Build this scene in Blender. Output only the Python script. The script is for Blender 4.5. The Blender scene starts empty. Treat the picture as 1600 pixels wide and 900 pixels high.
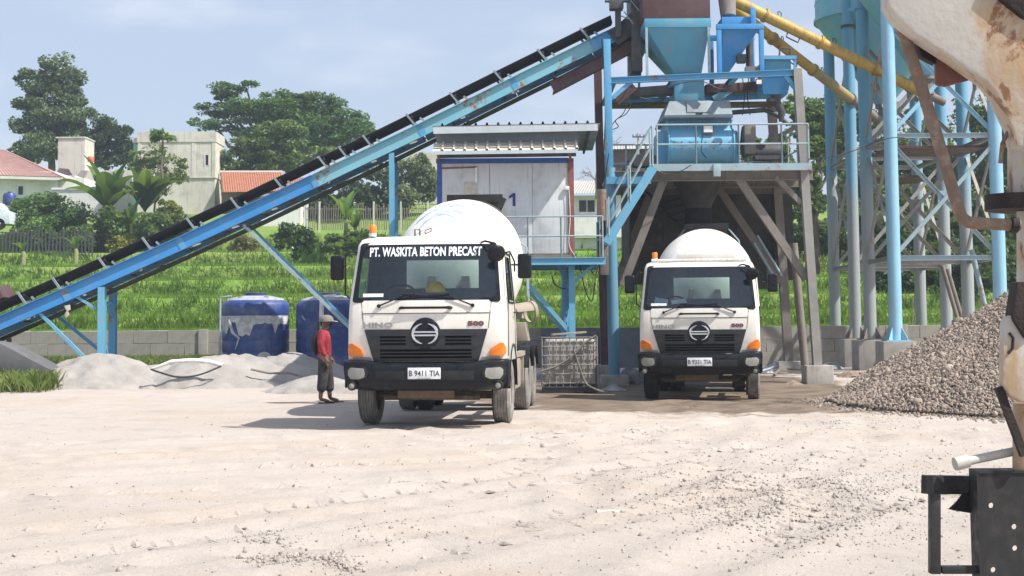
import bpy, bmesh, math, random
import numpy as np
from mathutils import Vector, Matrix
random.seed(7); np.random.seed(7)
S = bpy.context.scene
COL = S.collection
PI = math.pi
# ------------------------------------------------------------------ camera
F, CX, PITCH, ROLL, EYE = 2300.0, 800.0, math.radians(4.5), -0.007, Vector((0, 0, 1.5))
CY = 505 - F * math.tan(PITCH)
RM = Matrix.Rotation(PI / 2 + PITCH, 3, 'X') @ Matrix.Rotation(ROLL, 3, 'Z')
cam = bpy.data.objects.new('camera', bpy.data.cameras.new('camera'))
COL.objects.link(cam); S.camera = cam
cam.data.sensor_width = 36; cam.data.lens = 36 * F / 1600
cam.data.shift_y = -(450 - CY) / 1600
cam.data.clip_end = 6000; cam.data.clip_start = 0.1
cam.location = EYE; cam.rotation_euler = RM.to_euler()
# ------------------------------------------------------------------ world, sun, exposure
SUNV = Vector((0.56, -0.27, 0.80)).normalized()
W = bpy.data.worlds.new('World'); S.world = W; W.use_nodes = True
nt = W.node_tree; nt.nodes.clear()
def wn(t): return nt.nodes.new(t)
sky = wn('ShaderNodeTexSky'); sky.sky_type = 'NISHITA'; sky.sun_disc = False
sky.sun_elevation = math.asin(SUNV.z); sky.sun_rotation = math.atan2(SUNV.x, SUNV.y)
sky.air_density = 1.0; sky.dust_density = 2.6; sky.ozone_density = 2.2
tc = wn('ShaderNodeTexCoord'); mp = wn('ShaderNodeMapping'); mp.inputs['Scale'].default_value = (3.0, 3.0, 9.0)
mp.inputs['Location'].default_value = (0.35, 0.1, 0.22)
ns = wn('ShaderNodeTexNoise'); ns.inputs['Scale'].default_value = 1.3; ns.inputs['Detail'].default_value = 7; ns.inputs['Roughness'].default_value = .52
rp = wn('ShaderNodeMapRange'); rp.inputs['From Min'].default_value = .5; rp.inputs['From Max'].default_value = .70; rp.inputs['To Max'].default_value = .5
rp.interpolation_type = 'SMOOTHSTEP'
mx = wn('ShaderNodeMix'); mx.data_type = 'RGBA'; mx.inputs['B'].default_value = (6.7, 6.8, 7.3, 1)
veil = wn('ShaderNodeMix'); veil.data_type = 'RGBA'; veil.inputs['Factor'].default_value = .55; veil.inputs['B'].default_value = (4.7, 5.35, 6.7, 1)
bg = wn('ShaderNodeBackground'); bg.inputs['Strength'].default_value = 0.1
out = wn('ShaderNodeOutputWorld')
L = nt.links.new
L(tc.outputs['Generated'], mp.inputs['Vector']); L(mp.outputs['Vector'], ns.inputs['Vector']); L(ns.outputs['Fac'], rp.inputs['Value'])
L(sky.outputs['Color'], veil.inputs['A']); L(veil.outputs['Result'], mx.inputs['A'])
L(rp.outputs['Result'], mx.inputs['Factor']); L(mx.outputs['Result'], bg.inputs['Color']); L(bg.outputs['Background'], out.inputs['Surface'])
sun = bpy.data.objects.new('sun', bpy.data.lights.new('sun', 'SUN')); COL.objects.link(sun)
sun.data.energy = 4.6; sun.data.angle = math.radians(0.6); sun.data.color = (1.0, 0.955, 0.88)
sun.rotation_euler = SUNV.to_track_quat('Z', 'Y').to_euler(); sun.location = (20, -10, 30)
S.view_settings.view_transform = 'Standard'; S.view_settings.look = 'None'
S.view_settings.exposure = 0.62; S.view_settings.gamma = 1
S.render.engine = 'CYCLES'
S.cycles.max_bounces = 6; S.cycles.transparent_max_bounces = 12

# ------------------------------------------------------------------ placing helpers
def ray(px, py): return RM @ Vector(((px - CX) / F, -(py - CY) / F, -1))
def P(px, py, Y):
    "world point seen at pixel (px,py) of the 1600x900 photo at distance Y"
    d = ray(px, py); return EYE + d * (Y / d.y)
def G(px, py, z=0.0):
    d = ray(px, py); return EYE + d * ((z - EYE.z) / d.z)
def V(*a): return Vector(a)
# ------------------------------------------------------------------ scene-graph helpers
def world_of(o):
    if o is None: return Matrix.Identity(4)
    b = Matrix.LocRotScale(o.location, o.rotation_euler, o.scale)
    return world_of(o.parent) @ o.matrix_parent_inverse @ b if o.parent else b
def attach(o, parent, keep=True):
    if parent is not None:
        o.parent = parent
        if keep: o.matrix_parent_inverse = world_of(parent).inverted()
    return o
def tag(o, label=None, cat=None, group=None, kind=None):
    if label: o['label'] = label
    if cat: o['category'] = cat
    if group: o['group'] = group
    if kind: o['kind'] = kind
    return o
def thing(name, loc, label, cat, group=None):
    o = bpy.data.objects.new(name, None); COL.objects.link(o); o.location = loc; o.empty_display_size = .2
    return tag(o, label, cat, group)
def place(name, me, mat, parent=None, keep=True, loc=None, rot=None):
    o = bpy.data.objects.new(name, me); COL.objects.link(o)
    if mat and not me.materials: me.materials.append(mat)
    attach(o, parent, keep)
    if loc is not None: o.location = loc
    if rot is not None: o.rotation_euler = rot
    return o
def perp(d, up=V(0, 0, 1)):
    d = d.normalized()
    if abs(d.dot(up)) > .98: up = V(0, 1, 0)
    s = d.cross(up).normalized(); return s, s.cross(d).normalized()
class MB:
    def __init__(s): s.v = []; s.f = []
    def add(s, vs, fs):
        o = len(s.v); s.v += [tuple(v) for v in vs]; s.f += [tuple(i + o for i in f) for f in fs]; return s
    def hexa(s, vs):
        return s.add(vs, [(0, 3, 2, 1), (4, 5, 6, 7), (0, 1, 5, 4), (1, 2, 6, 5), (2, 3, 7, 6), (3, 0, 4, 7)])
    def box(s, c, d, m=None):
        c = Vector(c); x, y, z = d[0] / 2, d[1] / 2, d[2] / 2
        vs = [V(-x, -y, -z), V(x, -y, -z), V(x, y, -z), V(-x, y, -z), V(-x, -y, z), V(x, -y, z), V(x, y, z), V(-x, y, z)]
        if m is not None: vs = [m @ v for v in vs]
        return s.hexa([c + v for v in vs])
    def span(s, x0, x1, y0, y1, z0, z1):
        return s.box(((x0 + x1) / 2, (y0 + y1) / 2, (z0 + z1) / 2), (x1 - x0, y1 - y0, z1 - z0))
    def beam(s, p, q, w, h, up=V(0, 0, 1)):
        p, q = Vector(p), Vector(q); a, b = perp(q - p, up); a = a * w / 2; b = b * h / 2
        return s.hexa([p - a - b, p + a - b, p + a + b, p - a + b, q - a - b, q + a - b, q + a + b, q - a + b])
    def ibeam(s, p, q, w, h, t=.018, up=V(0, 0, 1)):
        p, q = Vector(p), Vector(q); a, b = perp(q - p, up)
        s.beam(p, q, t, h - 2 * t, up)
        for k in (-1, 1):
            o = b * (k * (h - t) / 2); s.beam(p + o, q + o, w, t, up)
        return s
    def angle(s, p, q, w, t=.012, up=V(0, 0, 1)):
        p, q = Vector(p), Vector(q); a, b = perp(q - p, up)
        s.beam(p, q, w, t, up)
        o = a * (w / 2 - t / 2) - b * (w / 2 + t * .4); s.beam(p + o, q + o, t, w * .96, up); return s
    def tube(s, p, q, r, r2=None, n=10, caps=True):
        return s.path([p, q], [r, r if r2 is None else r2], n, caps)
    def path(s, pts, r, n=8, caps=True):
        pts = [Vector(p) for p in pts]; k = len(pts)
        rs = r if isinstance(r, (list, tuple)) else [r] * k
        o = len(s.v); A = None
        for i, p in enumerate(pts):
            d = (pts[min(i + 1, k - 1)] - pts[max(i - 1, 0)])
            d = d.normalized() if d.length > 1e-9 else V(0, 0, 1)
            if A is None: A, B = perp(d)
            else:
                A = (A - d * A.dot(d)); A = A.normalized() if A.length > 1e-6 else perp(d)[0]; B = A.cross(d) * -1
            for j in range(n):
                t = 2 * PI * j / n
                s.v.append(tuple(p + (A * math.cos(t) + d.cross(A) * math.sin(t)) * rs[i]))
        for i in range(k - 1):
            for j in range(n):
                a = o + i * n + j; b = o + i * n + (j + 1) % n
                s.f.append((a, b, b + n, a + n))
        if caps:
            s.f.append(tuple(o + j for j in range(n))[::-1]); s.f.append(tuple(o + (k - 1) * n + j for j in range(n)))
        return s
    def lathe(s, prof, org=V(0, 0, 0), axis=V(0, 0, 1), n=24, closed=False, a0=0, a1=2 * PI):
        org = Vector(org); axis = Vector(axis).normalized(); A, B = perp(axis, V(0, 0, 1) if abs(axis.z) < .9 else V(0, 1, 0))
        full = abs(a1 - a0 - 2 * PI) < 1e-6; m = n if full else n + 1; o = len(s.v)
        for r, h in prof:
            for j in range(m):
                t = a0 + (a1 - a0) * j / n
                s.v.append(tuple(org + axis * h + (A * math.cos(t) + B * math.sin(t)) * r))
        k = len(prof)
        for i in range(k - 1 + (1 if closed else 0)):
            i2 = (i + 1) % k
            for j in range(n):
                j2 = (j + 1) % m
                s.f.append((o + i * m + j, o + i * m + j2, o + i2 * m + j2, o + i2 * m + j))
        return s
    def prism(s, poly, ext):
        poly = [Vector(p) for p in poly]; ext = Vector(ext); n = len(poly); o = len(s.v)
        s.v += [tuple(p) for p in poly] + [tuple(p + ext) for p in poly]
        s.f.append(tuple(o + i for i in range(n))[::-1]); s.f.append(tuple(o + n + i for i in range(n)))
        for i in range(n): s.f.append((o + i, o + (i + 1) % n, o + n + (i + 1) % n, o + n + i))
        return s
    def mesh(s, name, smooth=True, bevel=0, seg=2, recalc=True):
        me = bpy.data.meshes.new(name); me.from_pydata(s.v, [], s.f)
        if recalc or bevel:
            bm = bmesh.new(); bm.from_mesh(me)
            if bevel:
                bmesh.ops.remove_doubles(bm, verts=bm.verts, dist=1e-5)
                es = [e for e in bm.edges if len(e.link_faces) == 2 and e.calc_face_angle(0) > .5]
                bmesh.ops.bevel(bm, geom=es, offset=bevel, segments=seg, profile=.6, affect='EDGES', clamp_overlap=True)
            bmesh.ops.recalc_face_normals(bm, faces=bm.faces)
            bm.to_mesh(me); bm.free()
        if smooth:
            me.polygons.foreach_set('use_smooth', [True] * len(me.polygons)); me.set_sharp_from_angle(angle=math.radians(38))
        return me
    def build(s, name, mat, parent=None, smooth=True, bevel=0, keep=True, seg=2, recalc=True):
        return place(name, s.mesh(name, smooth, bevel, seg, recalc), mat, parent, keep)
# ------------------------------------------------------------------ numpy noise
def vnoise(x, y, seed=0):
    xi = np.floor(x).astype(np.int64); yi = np.floor(y).astype(np.int64); fx = x - xi; fy = y - yi
    def h(a, b):
        n = (a * 374761393 + b * 668265263 + seed * 974711) & 0x7fffffff
        n = ((n ^ (n >> 13)) * 1274126177) & 0x7fffffff
        return ((n ^ (n >> 16)) & 0xffff) / 65535.0
    u = fx * fx * (3 - 2 * fx); v = fy * fy * (3 - 2 * fy)
    return (h(xi, yi) * (1 - u) + h(xi + 1, yi) * u) * (1 - v) + (h(xi, yi + 1) * (1 - u) + h(xi + 1, yi + 1) * u) * v
def fbm(x, y, o=4, seed=0):
    t = 0; a = .5
    for i in range(o): t = t + a * vnoise(x * 2 ** i + 17 * i, y * 2 ** i - 9 * i, seed + i); a *= .5
    return t
def sst(a, b, x): t = np.clip((x - a) / (b - a), 0, 1); return t * t * (3 - 2 * t)
def np_mesh(name, verts, faces, smooth=False):
    me = bpy.data.meshes.new(name); nv = len(verts); nf, k = faces.shape
    me.vertices.add(nv); me.vertices.foreach_set('co', np.ascontiguousarray(verts, dtype=np.float32).ravel())
    me.loops.add(nf * k); me.loops.foreach_set('vertex_index', np.ascontiguousarray(faces, dtype=np.int32).ravel())
    me.polygons.add(nf); me.polygons.foreach_set('loop_start', np.arange(0, nf * k, k, dtype=np.int32))
    if smooth: me.polygons.foreach_set('use_smooth', np.ones(nf, dtype=bool))
    me.update(calc_edges=True); return me
def grid_mesh(name, xs, ys, zf, smooth=True):
    X, Y = np.meshgrid(xs, ys); Z = zf(X, Y); v = np.stack([X, Y, Z], -1).reshape(-1, 3)
    nx, ny = len(xs), len(ys); i = np.arange(nx - 1); j = np.arange(ny - 1); I, J = np.meshgrid(i, j)
    a = (J * nx + I).ravel(); return np_mesh(name, v, np.stack([a, a + 1, a + 1 + nx, a + nx], 1), smooth)
# ------------------------------------------------------------------ materials
def lin(c):
    return tuple((x / 12.92 if x <= .04045 else ((x + .055) / 1.055) ** 2.4) for x in [k / 255 for k in c]) + (1,)
def C4(c): return tuple(c[:3]) + (1,)
class NT:
    def __init__(s, name):
        s.m = bpy.data.materials.new(name); s.m.use_nodes = True; s.t = s.m.node_tree; s.b = s.t.nodes['Principled BSDF']
        s.o = s.t.nodes['Material Output']; s.tc = s.n('ShaderNodeTexCoord')
    def n(s, t, **k):
        n = s.t.nodes.new(t)
        for a, v in k.items(): setattr(n, a, v)
        return n
    def l(s, a, b): s.t.links.new(a, b)
    def noise(s, scale, detail=5, rough=.55, stretch=None, dist=0, coord='Object'):
        n = s.n('ShaderNodeTexNoise'); n.inputs['Scale'].default_value = scale; n.inputs['Detail'].default_value = detail
        n.inputs['Roughness'].default_value = rough; n.inputs['Distortion'].default_value = dist
        src = s.tc.outputs[coord]
        if stretch:
            m = s.n('ShaderNodeMapping'); m.inputs['Scale'].default_value = stretch; s.l(src, m.inputs['Vector']); src = m.outputs['Vector']
        s.l(src, n.inputs['Vector']); return n.outputs['Fac']
    def rng(s, x, a, b, c=0., d=1., smooth=True):
        r = s.n('ShaderNodeMapRange'); s.l(x, r.inputs['Value'])
        for k, v in zip(('From Min', 'From Max', 'To Min', 'To Max'), (a, b, c, d)): r.inputs[k].default_value = v
        if smooth: r.interpolation_type = 'SMOOTHSTEP'
        return r.outputs['Result']
    def math(s, op, a, b=None):
        n = s.n('ShaderNodeMath', operation=op)
        for i, x in enumerate((a, b)):
            if x is None: continue
            if isinstance(x, (int, float)): n.inputs[i].default_value = x
            else: s.l(x, n.inputs[i])
        return n.outputs[0]
    def mix(s, f, a, b, blend='MIX'):
        n = s.n('ShaderNodeMix', data_type='RGBA', blend_type=blend)
        for k, x in (('Factor', f), ('A', a), ('B', b)):
            if isinstance(x, (int, float)): n.inputs[k].default_value = x
            elif isinstance(x, tuple): n.inputs[k].default_value = C4(x)
            else: s.l(x, n.inputs[k])
        return n.outputs['Result']
    def bump(s, h, strength=.3, dist=.02):
        n = s.n('ShaderNodeBump'); n.inputs['Strength'].default_value = strength; n.inputs['Distance'].default_value = dist
        s.l(h, n.inputs['Height']); s.l(n.outputs['Normal'], s.b.inputs['Normal'])
    def fin(s, col, rough=.6, metal=0., spec=.5):
        if isinstance(col, tuple): s.b.inputs['Base Color'].default_value = C4(col)
        else: s.l(col, s.b.inputs['Base Color'])
        if isinstance(rough, (int, float)): s.b.inputs['Roughness'].default_value = rough
        else: s.l(rough, s.b.inputs['Roughness'])
        s.b.inputs['Metallic'].default_value = metal; s.b.inputs['Specular IOR Level'].default_value = spec
        return s.m
MATS = {}
def paint(name, col, dirt=(.30, .25, .20), amt=.35, scale=2.0, rough=.5, metal=0., rust=0., bump=.12, streak=True, fade=.25, coord='Object'):
    "painted / weathered surface: tone drift, dust, rain streaks, optional rust breaking through"
    if name in MATS: return MATS[name]
    t = NT(name)
    c = t.mix(t.rng(t.noise(scale * .7, 4, coord=coord), .35, .7, 0, fade), col, tuple(min(1, x * 1.25 + .05) for x in col[:3]))
    d = t.rng(t.noise(scale * 2.2, 8, .62, coord=coord), .46, .72, 0, amt)
    c = t.mix(d, c, dirt)
    if streak:
        sk = t.rng(t.noise(scale * 2.5, 4, .6, (5, 5, .35), coord=coord), .52, .75, 0, amt * .9)
        c = t.mix(sk, c, tuple(x * .75 for x in dirt))
    r = t.rng(t.noise(scale * 3, 4, coord=coord), .3, .7, rough - .12, rough + .15)
    if rust:
        rm = t.rng(t.noise(scale * 1.1, 9, .68, dist=.4, coord=coord), .60 - rust * .12, .66 - rust * .10, 0, 1)
        rc = t.mix(t.rng(t.noise(scale * 9, 5, coord=coord), .3, .7), (.16, .055, .02), (.36, .17, .07))
        c = t.mix(rm, c, rc)
    t.bump(t.noise(scale * 22, 5, coord=coord), bump, .01)
    MATS[name] = t.fin(c, r, metal); return MATS[name]
def flat(name, col, rough=.5, metal=0., var=.15, scale=8., bump=.08, spec=.5):
    if name in MATS: return MATS[name]
    t = NT(name); n = t.noise(scale, 5)
    c = t.mix(t.rng(n, .3, .7), tuple(x * (1 - var) for x in col[:3]), tuple(min(1, x * (1 + var)) for x in col[:3]))
    t.bump(t.noise(scale * 6, 4), bump, .01)
    MATS[name] = t.fin(c, t.rng(n, .3, .7, max(.03, rough - .06), min(1, rough + .08)), metal, spec); return MATS[name]
def leafmat(name, a, b, c=None, trans=.35, rough=.55):
    if name in MATS: return MATS[name]
    t = NT(name); g = t.n('ShaderNodeNewGeometry'); r = g.outputs['Random Per Island']
    cr = t.n('ShaderNodeValToRGB'); t.l(r, cr.inputs['Fac']); e = cr.color_ramp.elements
    e[0].color = C4(a); e[1].color = C4(b)
    if c: k = cr.color_ramp.elements.new(.93); k.color = C4(b); e[-1].color = C4(c)
    big = t.rng(t.noise(.35, 3), .35, .68, .72, 1.25)
    m = t.n('ShaderNodeMix', data_type='RGBA', blend_type='MULTIPLY'); m.inputs['Factor'].default_value = 1
    t.l(cr.outputs['Color'], m.inputs['A']); t.l(big, m.inputs['B'])
    t.fin(m.outputs['Result'], rough, 0, .35)
    tr = t.n('ShaderNodeBsdfTranslucent'); mxs = t.n('ShaderNodeMixShader'); mxs.inputs['Fac'].default_value = trans
    y = t.mix(.55, m.outputs['Result'], (.30, .42, .04)); t.l(y, tr.inputs['Color'])
    t.l(t.b.outputs[0], mxs.inputs[1]); t.l(tr.outputs[0], mxs.inputs[2]); t.l(mxs.outputs[0], t.o.inputs['Surface'])
    MATS[name] = t.m; return t.m
def glassmat(name, tint, refl=1.0):
    if name in MATS: return MATS[name]
    t = NT(name); tr = t.n('ShaderNodeBsdfTransparent'); tr.inputs['Color'].default_value = C4(tint)
    gl = t.n('ShaderNodeBsdfGlossy'); gl.inputs['Roughness'].default_value = .03; gl.inputs['Color'].default_value = (refl, refl, refl, 1)
    fr = t.n('ShaderNodeFresnel'); fr.inputs['IOR'].default_value = 1.72; mx = t.n('ShaderNodeMixShader')
    t.l(fr.outputs[0], mx.inputs['Fac']); t.l(tr.outputs[0], mx.inputs[1]); t.l(gl.outputs[0], mx.inputs[2]); t.l(mx.outputs[0], t.o.inputs['Surface'])
    MATS[name] = t.m; return t.m
DUST = (.42, .36, .30)
M_blue = paint('bright_blue_paint', (.035, .24, .52), (.30, .33, .33), .22, 1.4, .5)
M_sky = paint('pale_teal_paint', (.17, .42, .50), (.34, .36, .34), .35, 1.6, .55, rust=.25)
M_mid = paint('mid_blue_paint', (.07, .29, .50), (.28, .29, .27), .45, 1.8, .55, rust=.12)
M_hop = paint('hopper_blue_paint', (.075, .28, .41), (.25, .28, .29), .50, 1.2, .5)
M_silo = paint('silo_blue_paint', (.14, .40, .53), (.40, .42, .40), .40, .8, .5)
M_sleg = None
M_grey = paint('dusty_grey_steel', (.24, .235, .22), DUST, .5, 1.5, .75)
M_dust = paint('cement_caked_steel', (.195, .172, .15), (.12, .10, .082), .5, 2.2, .85, bump=.35)
M_dark = paint('dark_steel', (.045, .047, .055), (.16, .14, .12), .4, 2.5, .6)
M_mar = paint('maroon_sheet', (.075, .034, .038), (.14, .09, .08), .4, 1.3, .6)
M_rail = paint('pale_blue_rail', (.27, .37, .41), (.30, .27, .23), .4, 3, .5, rust=.1)
M_yel = paint('screw_yellow_paint', (.46, .29, .055), (.15, .11, .065), .7, 1.1, .55, rust=.15)
M_belt = flat('black_rubber_belt', (.020, .020, .024), .75, 0, .3, 3)
M_rub = flat('black_rubber', (.022, .022, .023), .7, 0, .3, 5)
M_conc = paint('concrete', (.38, .36, .33), (.20, .18, .16), .5, 1.6, .9, bump=.3)
M_wire = flat('black_cable', (.02, .02, .02), .6)
# ================================================================== GROUND
PATHS = [  # wheel tracks across the yard: (points, half gauge)
    ([(-9, 13.0), (-3.5, 16.3), (3, 18.5), (8, 19.2)], .9), ([(-3.6, 7.5), (-1.0, 10.5), (2.3, 15.5), (4.2, 22), (4.0, 28)], .95),
    ([(-1.6, 7.0), (.6, 10.0), (1.6, 14), (-.8, 22)], .95), ([(-8, 17.5), (-2, 19.2), (5, 19.6), (12, 17)], .9),
    ([(-5.5, 8.5), (-1.5, 11.2), (1.0, 15), (1.5, 20), (3.5, 27)], .95), ([(-10, 14.8), (-4, 14.2), (1, 16.5), (3.2, 21)], .9), ([(1.2, 6.5), (2.6, 10), (6.5, 14), (13, 15.5)], .95)]
def spl(pts, n):
    pts = [Vector((p[0], p[1], 0)) for p in pts]; out = []
    k = len(pts) - 1
    for i in range(n + 1):
        t = i / n * k; j = min(int(t), k - 1); u = t - j
        p0 = pts[max(j - 1, 0)]; p1 = pts[j]; p2 = pts[j + 1]; p3 = pts[min(j + 2, k)]
        out.append(.5 * ((2 * p1) + (p2 - p0) * u + (2 * p0 - 5 * p1 + 4 * p2 - p3) * u * u + (3 * p1 - p0 - 3 * p2 + p3) * u ** 3))
    return out
RUTS = []
for pts, g in PATHS:
    c = spl(pts, 120)
    for sgn in (-1, 1):
        rr = []
        for i, p in enumerate(c):
            d = (c[min(i + 1, 120)] - c[max(i - 1, 0)]).normalized(); rr.append(p + V(-d.y, d.x, 0) * g * sgn)
        RUTS.append(rr)
def gz(x, y):
    x = np.asarray(x, float); y = np.asarray(y, float)
    z = .2 * sst(33, 39, y) - .075 * np.exp(-((x - 4.6) / 2.6) ** 2 - ((y - 31.2) / 2.6) ** 2)
    z = z + .10 * (fbm(x * .16 + 3, y * .16, 3, 5) - .5) * sst(60, 20, y) + .035 * (fbm(x * .8, y * .8, 3, 9) - .5) + .022 * (fbm(x * 3.1, y * 3.1, 3, 2) - .5)
    return z - .0
def ground_z(X, Y):
    z = gz(X, Y); sh = z.shape; zz = z.ravel(); xx = X.ravel(); yy = Y.ravel(); dd = np.full(len(xx), 9.)
    for r in RUTS:
        for p in r[::3]:
            d = (xx - p.x) ** 2 + (yy - p.y) ** 2; dd = np.minimum(dd, d)
    dd = np.sqrt(dd); zz = zz - .05 * np.exp(-(dd / .17) ** 2) + .035 * np.exp(-((dd - .36) / .12) ** 2)
    return zz.reshape(sh)
t = NT('dusty_yard_ground')
big = t.rng(t.noise(.22, 5, .6), .36, .66)
c = t.mix(big, (.47, .415, .37), (.45, .375, .31))
c = t.mix(t.rng(t.noise(.9, 7, .65), .45, .70, 0, .7), c, (.50, .45, .41))
c = t.mix(t.rng(t.noise(1.1, 9, .72, (1, .6, 1), .6), .50, .68, 0, .6), c, (.34, .308, .285))
c = t.mix(t.rng(t.noise(7, 7, .75), .52, .70, 0, .45), c, (.37, .33, .30))
c = t.mix(t.rng(t.noise(22, 6, .8), .54, .70, 0, .62), c, (.26, .228, .205))  # dark speckle painted in for the small shadows of bumps
c = t.mix(t.rng(t.noise(15, 6, .8, None, .3), .56, .70, 0, .6), c, (.56, .505, .455))
sx = t.n('ShaderNodeSeparateXYZ'); t.l(t.tc.outputs['Object'], sx.inputs[0])
ux = t.math('DIVIDE', t.math('SUBTRACT', sx.outputs[0], 3.6), 4.6); uy = t.math('DIVIDE', t.math('SUBTRACT', sx.outputs[1], 31.6), 7.6)
rad = t.math('SQRT', t.math('ADD', t.math('MULTIPLY', ux, ux), t.math('MULTIPLY', uy, uy)))
rad = t.math('ADD', rad, t.math('MULTIPLY', t.math('SUBTRACT', t.noise(.8, 6, .65), .5), .75))
wet = t.rng(rad, .96, 1.10, 1, 0)
c = t.mix(t.math('MULTIPLY', wet, .93), c, t.mix(t.rng(t.noise(1.4, 6), .35, .65), (.12, .085, .058), (.21, .16, .115)))
h = t.math('ADD', t.noise(7, 10, .78), t.math('MULTIPLY', t.noise(40, 5, .75), .5))
t.bump(h, .8, .036)
M_ground = t.fin(c, t.rng(wet, 0, 1, .95, .62), 0, .25)
gx = np.concatenate([[-60, -40, -30], np.arange(-22, 22.01, .13), [30, 40, 60]]); gy = np.concatenate([[-60, -20, 0, 3], np.arange(5, 34, .105), np.arange(34, 44.3, .2)])
ground = place('ground', grid_mesh('ground', gx, gy, ground_z), M_ground); tag(ground, kind='structure')
base = place('ground_plain', grid_mesh('ground_plain', np.linspace(-2500, 2500, 9), np.linspace(-2500, 2500, 9), lambda a, b: a * 0 - .6), flat('far_ground', (.16, .17, .08), .95)); tag(base, kind='structure')
# puddle beside the right truck
def puddle(c, rx, ry, seed):
    rs = np.random.RandomState(seed); vs = [(c.x, c.y, 0)]; n = 40
    zc = float(gz(c.x, c.y)) + .012
    for i in range(n):
        a = 2 * PI * i / n; k = .75 + .5 * fbm(np.array([math.cos(a) * 1.3 + seed]), np.array([math.sin(a) * 1.3]), 3, seed)[0]
        vs.append((c.x + rx * k * math.cos(a), c.y + ry * k * math.sin(a), 0))
    m = MB(); m.add([(v[0], v[1], zc) for v in vs], [(0, i + 1, (i + 1) % n + 1) for i in range(n)]); return m
t = NT('muddy_water'); t.bump(t.noise(14, 3), .06, .01); M_water = t.fin((.16, .12, .085), .08, 0, .6)
for c_, rx, ry, sd in ((G(1245, 627), .62, 1.2, 3), (G(1130, 640), .5, .5, 8)):
    tag(puddle(c_, rx, ry, sd).build('puddle', M_water, recalc=False), kind='structure')
# ================================================================== TERRACES
TE = [44.0, 51.5, 59.5, 67.5, 76.0, 85.0, 92.0, 100.0, 130.0, 300.0]
TZ = [1.22, 1.75, 2.62, 3.55, 4.55, 5.7, 7.2, 9.0, 12.0, 20.0]
def tz(x, y):
    x = np.asarray(x, float); y = np.asarray(y, float)
    yw = y + 1.6 * (fbm(x * .07, x * 0 + 2.5, 3, 3) - .5) * 2 * sst(44, 50, y) - .03 * x * sst(44, 50, y)
    z = np.full(np.shape(yw), TZ[0])
    for a, b0, b1 in zip(TE[1:7], TZ[:-1], TZ[1:]): z = z + (b1 - b0) * sst(a - .55, a + .25, yw)
    z = z + (TZ[7] - TZ[6]) * sst(92, 100, yw) + (TZ[8] - TZ[7]) * sst(100, 130, y) + 8 * sst(130, 300, y)
    return z + .10 * (fbm(x * .5, y * .5, 3, 4) - .5)
t = NT('terrace_soil'); n1 = t.rng(t.noise(.25, 6, .6), .35, .65); c = t.mix(n1, (.125, .225, .035), (.195, .255, .065))
c = t.mix(t.rng(t.noise(.9, 6, .65), .58, .72, 0, .8), c, (.19, .18, .09)); t.bump(t.noise(6, 6), .6, .1); M_soil = t.fin(c, .95, 0, .2)
terr = place('field_terrain', grid_mesh('field_terrain', np.concatenate([[-400, -200, -90], np.arange(-42, 42.1, .45), [90, 200, 400]]),
    np.concatenate([np.arange(43.75, 104, .22), np.linspace(105, 300, 40), [500, 900]]), tz), M_soil); tag(terr, kind='structure')
def blades(name, pts, h0, h1, mat, per=5, spread=.12, w=.02, lean=.35, seed=1):
    rs = np.random.RandomState(seed); n = len(pts) * per; b = np.repeat(pts, per, 0) + np.c_[rs.normal(0, spread, (n, 2)), np.zeros(n)]
    a = rs.uniform(0, 2 * PI, n); h = rs.uniform(h0, h1, n); ln = rs.uniform(.1, 1, n) * lean * h; la = rs.uniform(0, 2 * PI, n)
    ww = w * rs.uniform(.6, 1.4, n); dx = np.c_[np.cos(a) * ww, np.sin(a) * ww, np.zeros(n)]
    ld = np.c_[np.cos(la) * ln, np.sin(la) * ln, np.zeros(n)]; up = np.c_[np.zeros((n, 2)), h]
    v = np.stack([b - dx, b + dx, b + up * .6 + ld * .35 + dx * .8, b + up * .97 + ld], 1).reshape(-1, 3)
    f = np.arange(n * 4).reshape(n, 4); f = np.concatenate([f[:, [0, 1, 2]], f[:, [0, 2, 3]]]); return np_mesh(name, v, f)
rs = np.random.RandomState(11)
n = 72000; yy = 44.3 + (rs.uniform(0, 1, n) ** 1.25) * 46; xx = rs.uniform(-1, 1, n) * (yy * .36 + 1)
# rows of young rice: dense on terraces, thinner on the banks
yw = yy + 1.6 * (fbm(xx * .07, xx * 0 + 2.5, 3, 3) - .5) * 2 * sst(44, 50, yy) - .03 * xx * sst(44, 50, yy); sd = yw[:, None] - np.array(TE[1:7])[None]
bund = ((sd > .0) & (sd < 1.1)).any(1); keep = (~bund | (rs.uniform(0, 1, n) < .12)) & (fbm(xx * .12, yy * .2, 3, 21) > .26)
xx, yy = xx[keep], yy[keep]; pts = np.c_[xx, yy, tz(xx, yy) - .02]
M_rice = leafmat('rice_leaves', (.125, .265, .032), (.225, .38, .062), (.34, .39, .12), .58, .6)
tag(place('rice_plants', blades('rice_plants', pts, .10, .25, M_rice, 5, .18, .016, .6, 3), M_rice), 'bright green young rice growing on the terraces behind the block wall', 'rice', kind='stuff')
# tufts on the terrace banks
n = 16000; ti = rs.randint(0, 6, n); xx = rs.uniform(-1, 1, n) * 31; y0 = np.array(TE[1:7])[ti]; yy = y0 - .3 + rs.uniform(-.5, .35, n) - 1.6 * (fbm(xx * .07, xx * 0 + 2.5, 3, 3) - .5) * 2 + .03 * xx
ok = np.abs(xx) < yy * .36; xx, yy = xx[ok], yy[ok]
M_tuft = leafmat('bank_grass', (.09, .19, .03), (.18, .29, .055), (.30, .32, .10), .5)
tag(place('bank_grass', blades('bank_grass', np.c_[xx, yy, tz(xx, yy) - .03], .18, .5, M_tuft, 7, .2, .02, .5, 5), M_tuft), 'rough darker grass along the terrace banks', 'grass', kind='stuff')
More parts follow.
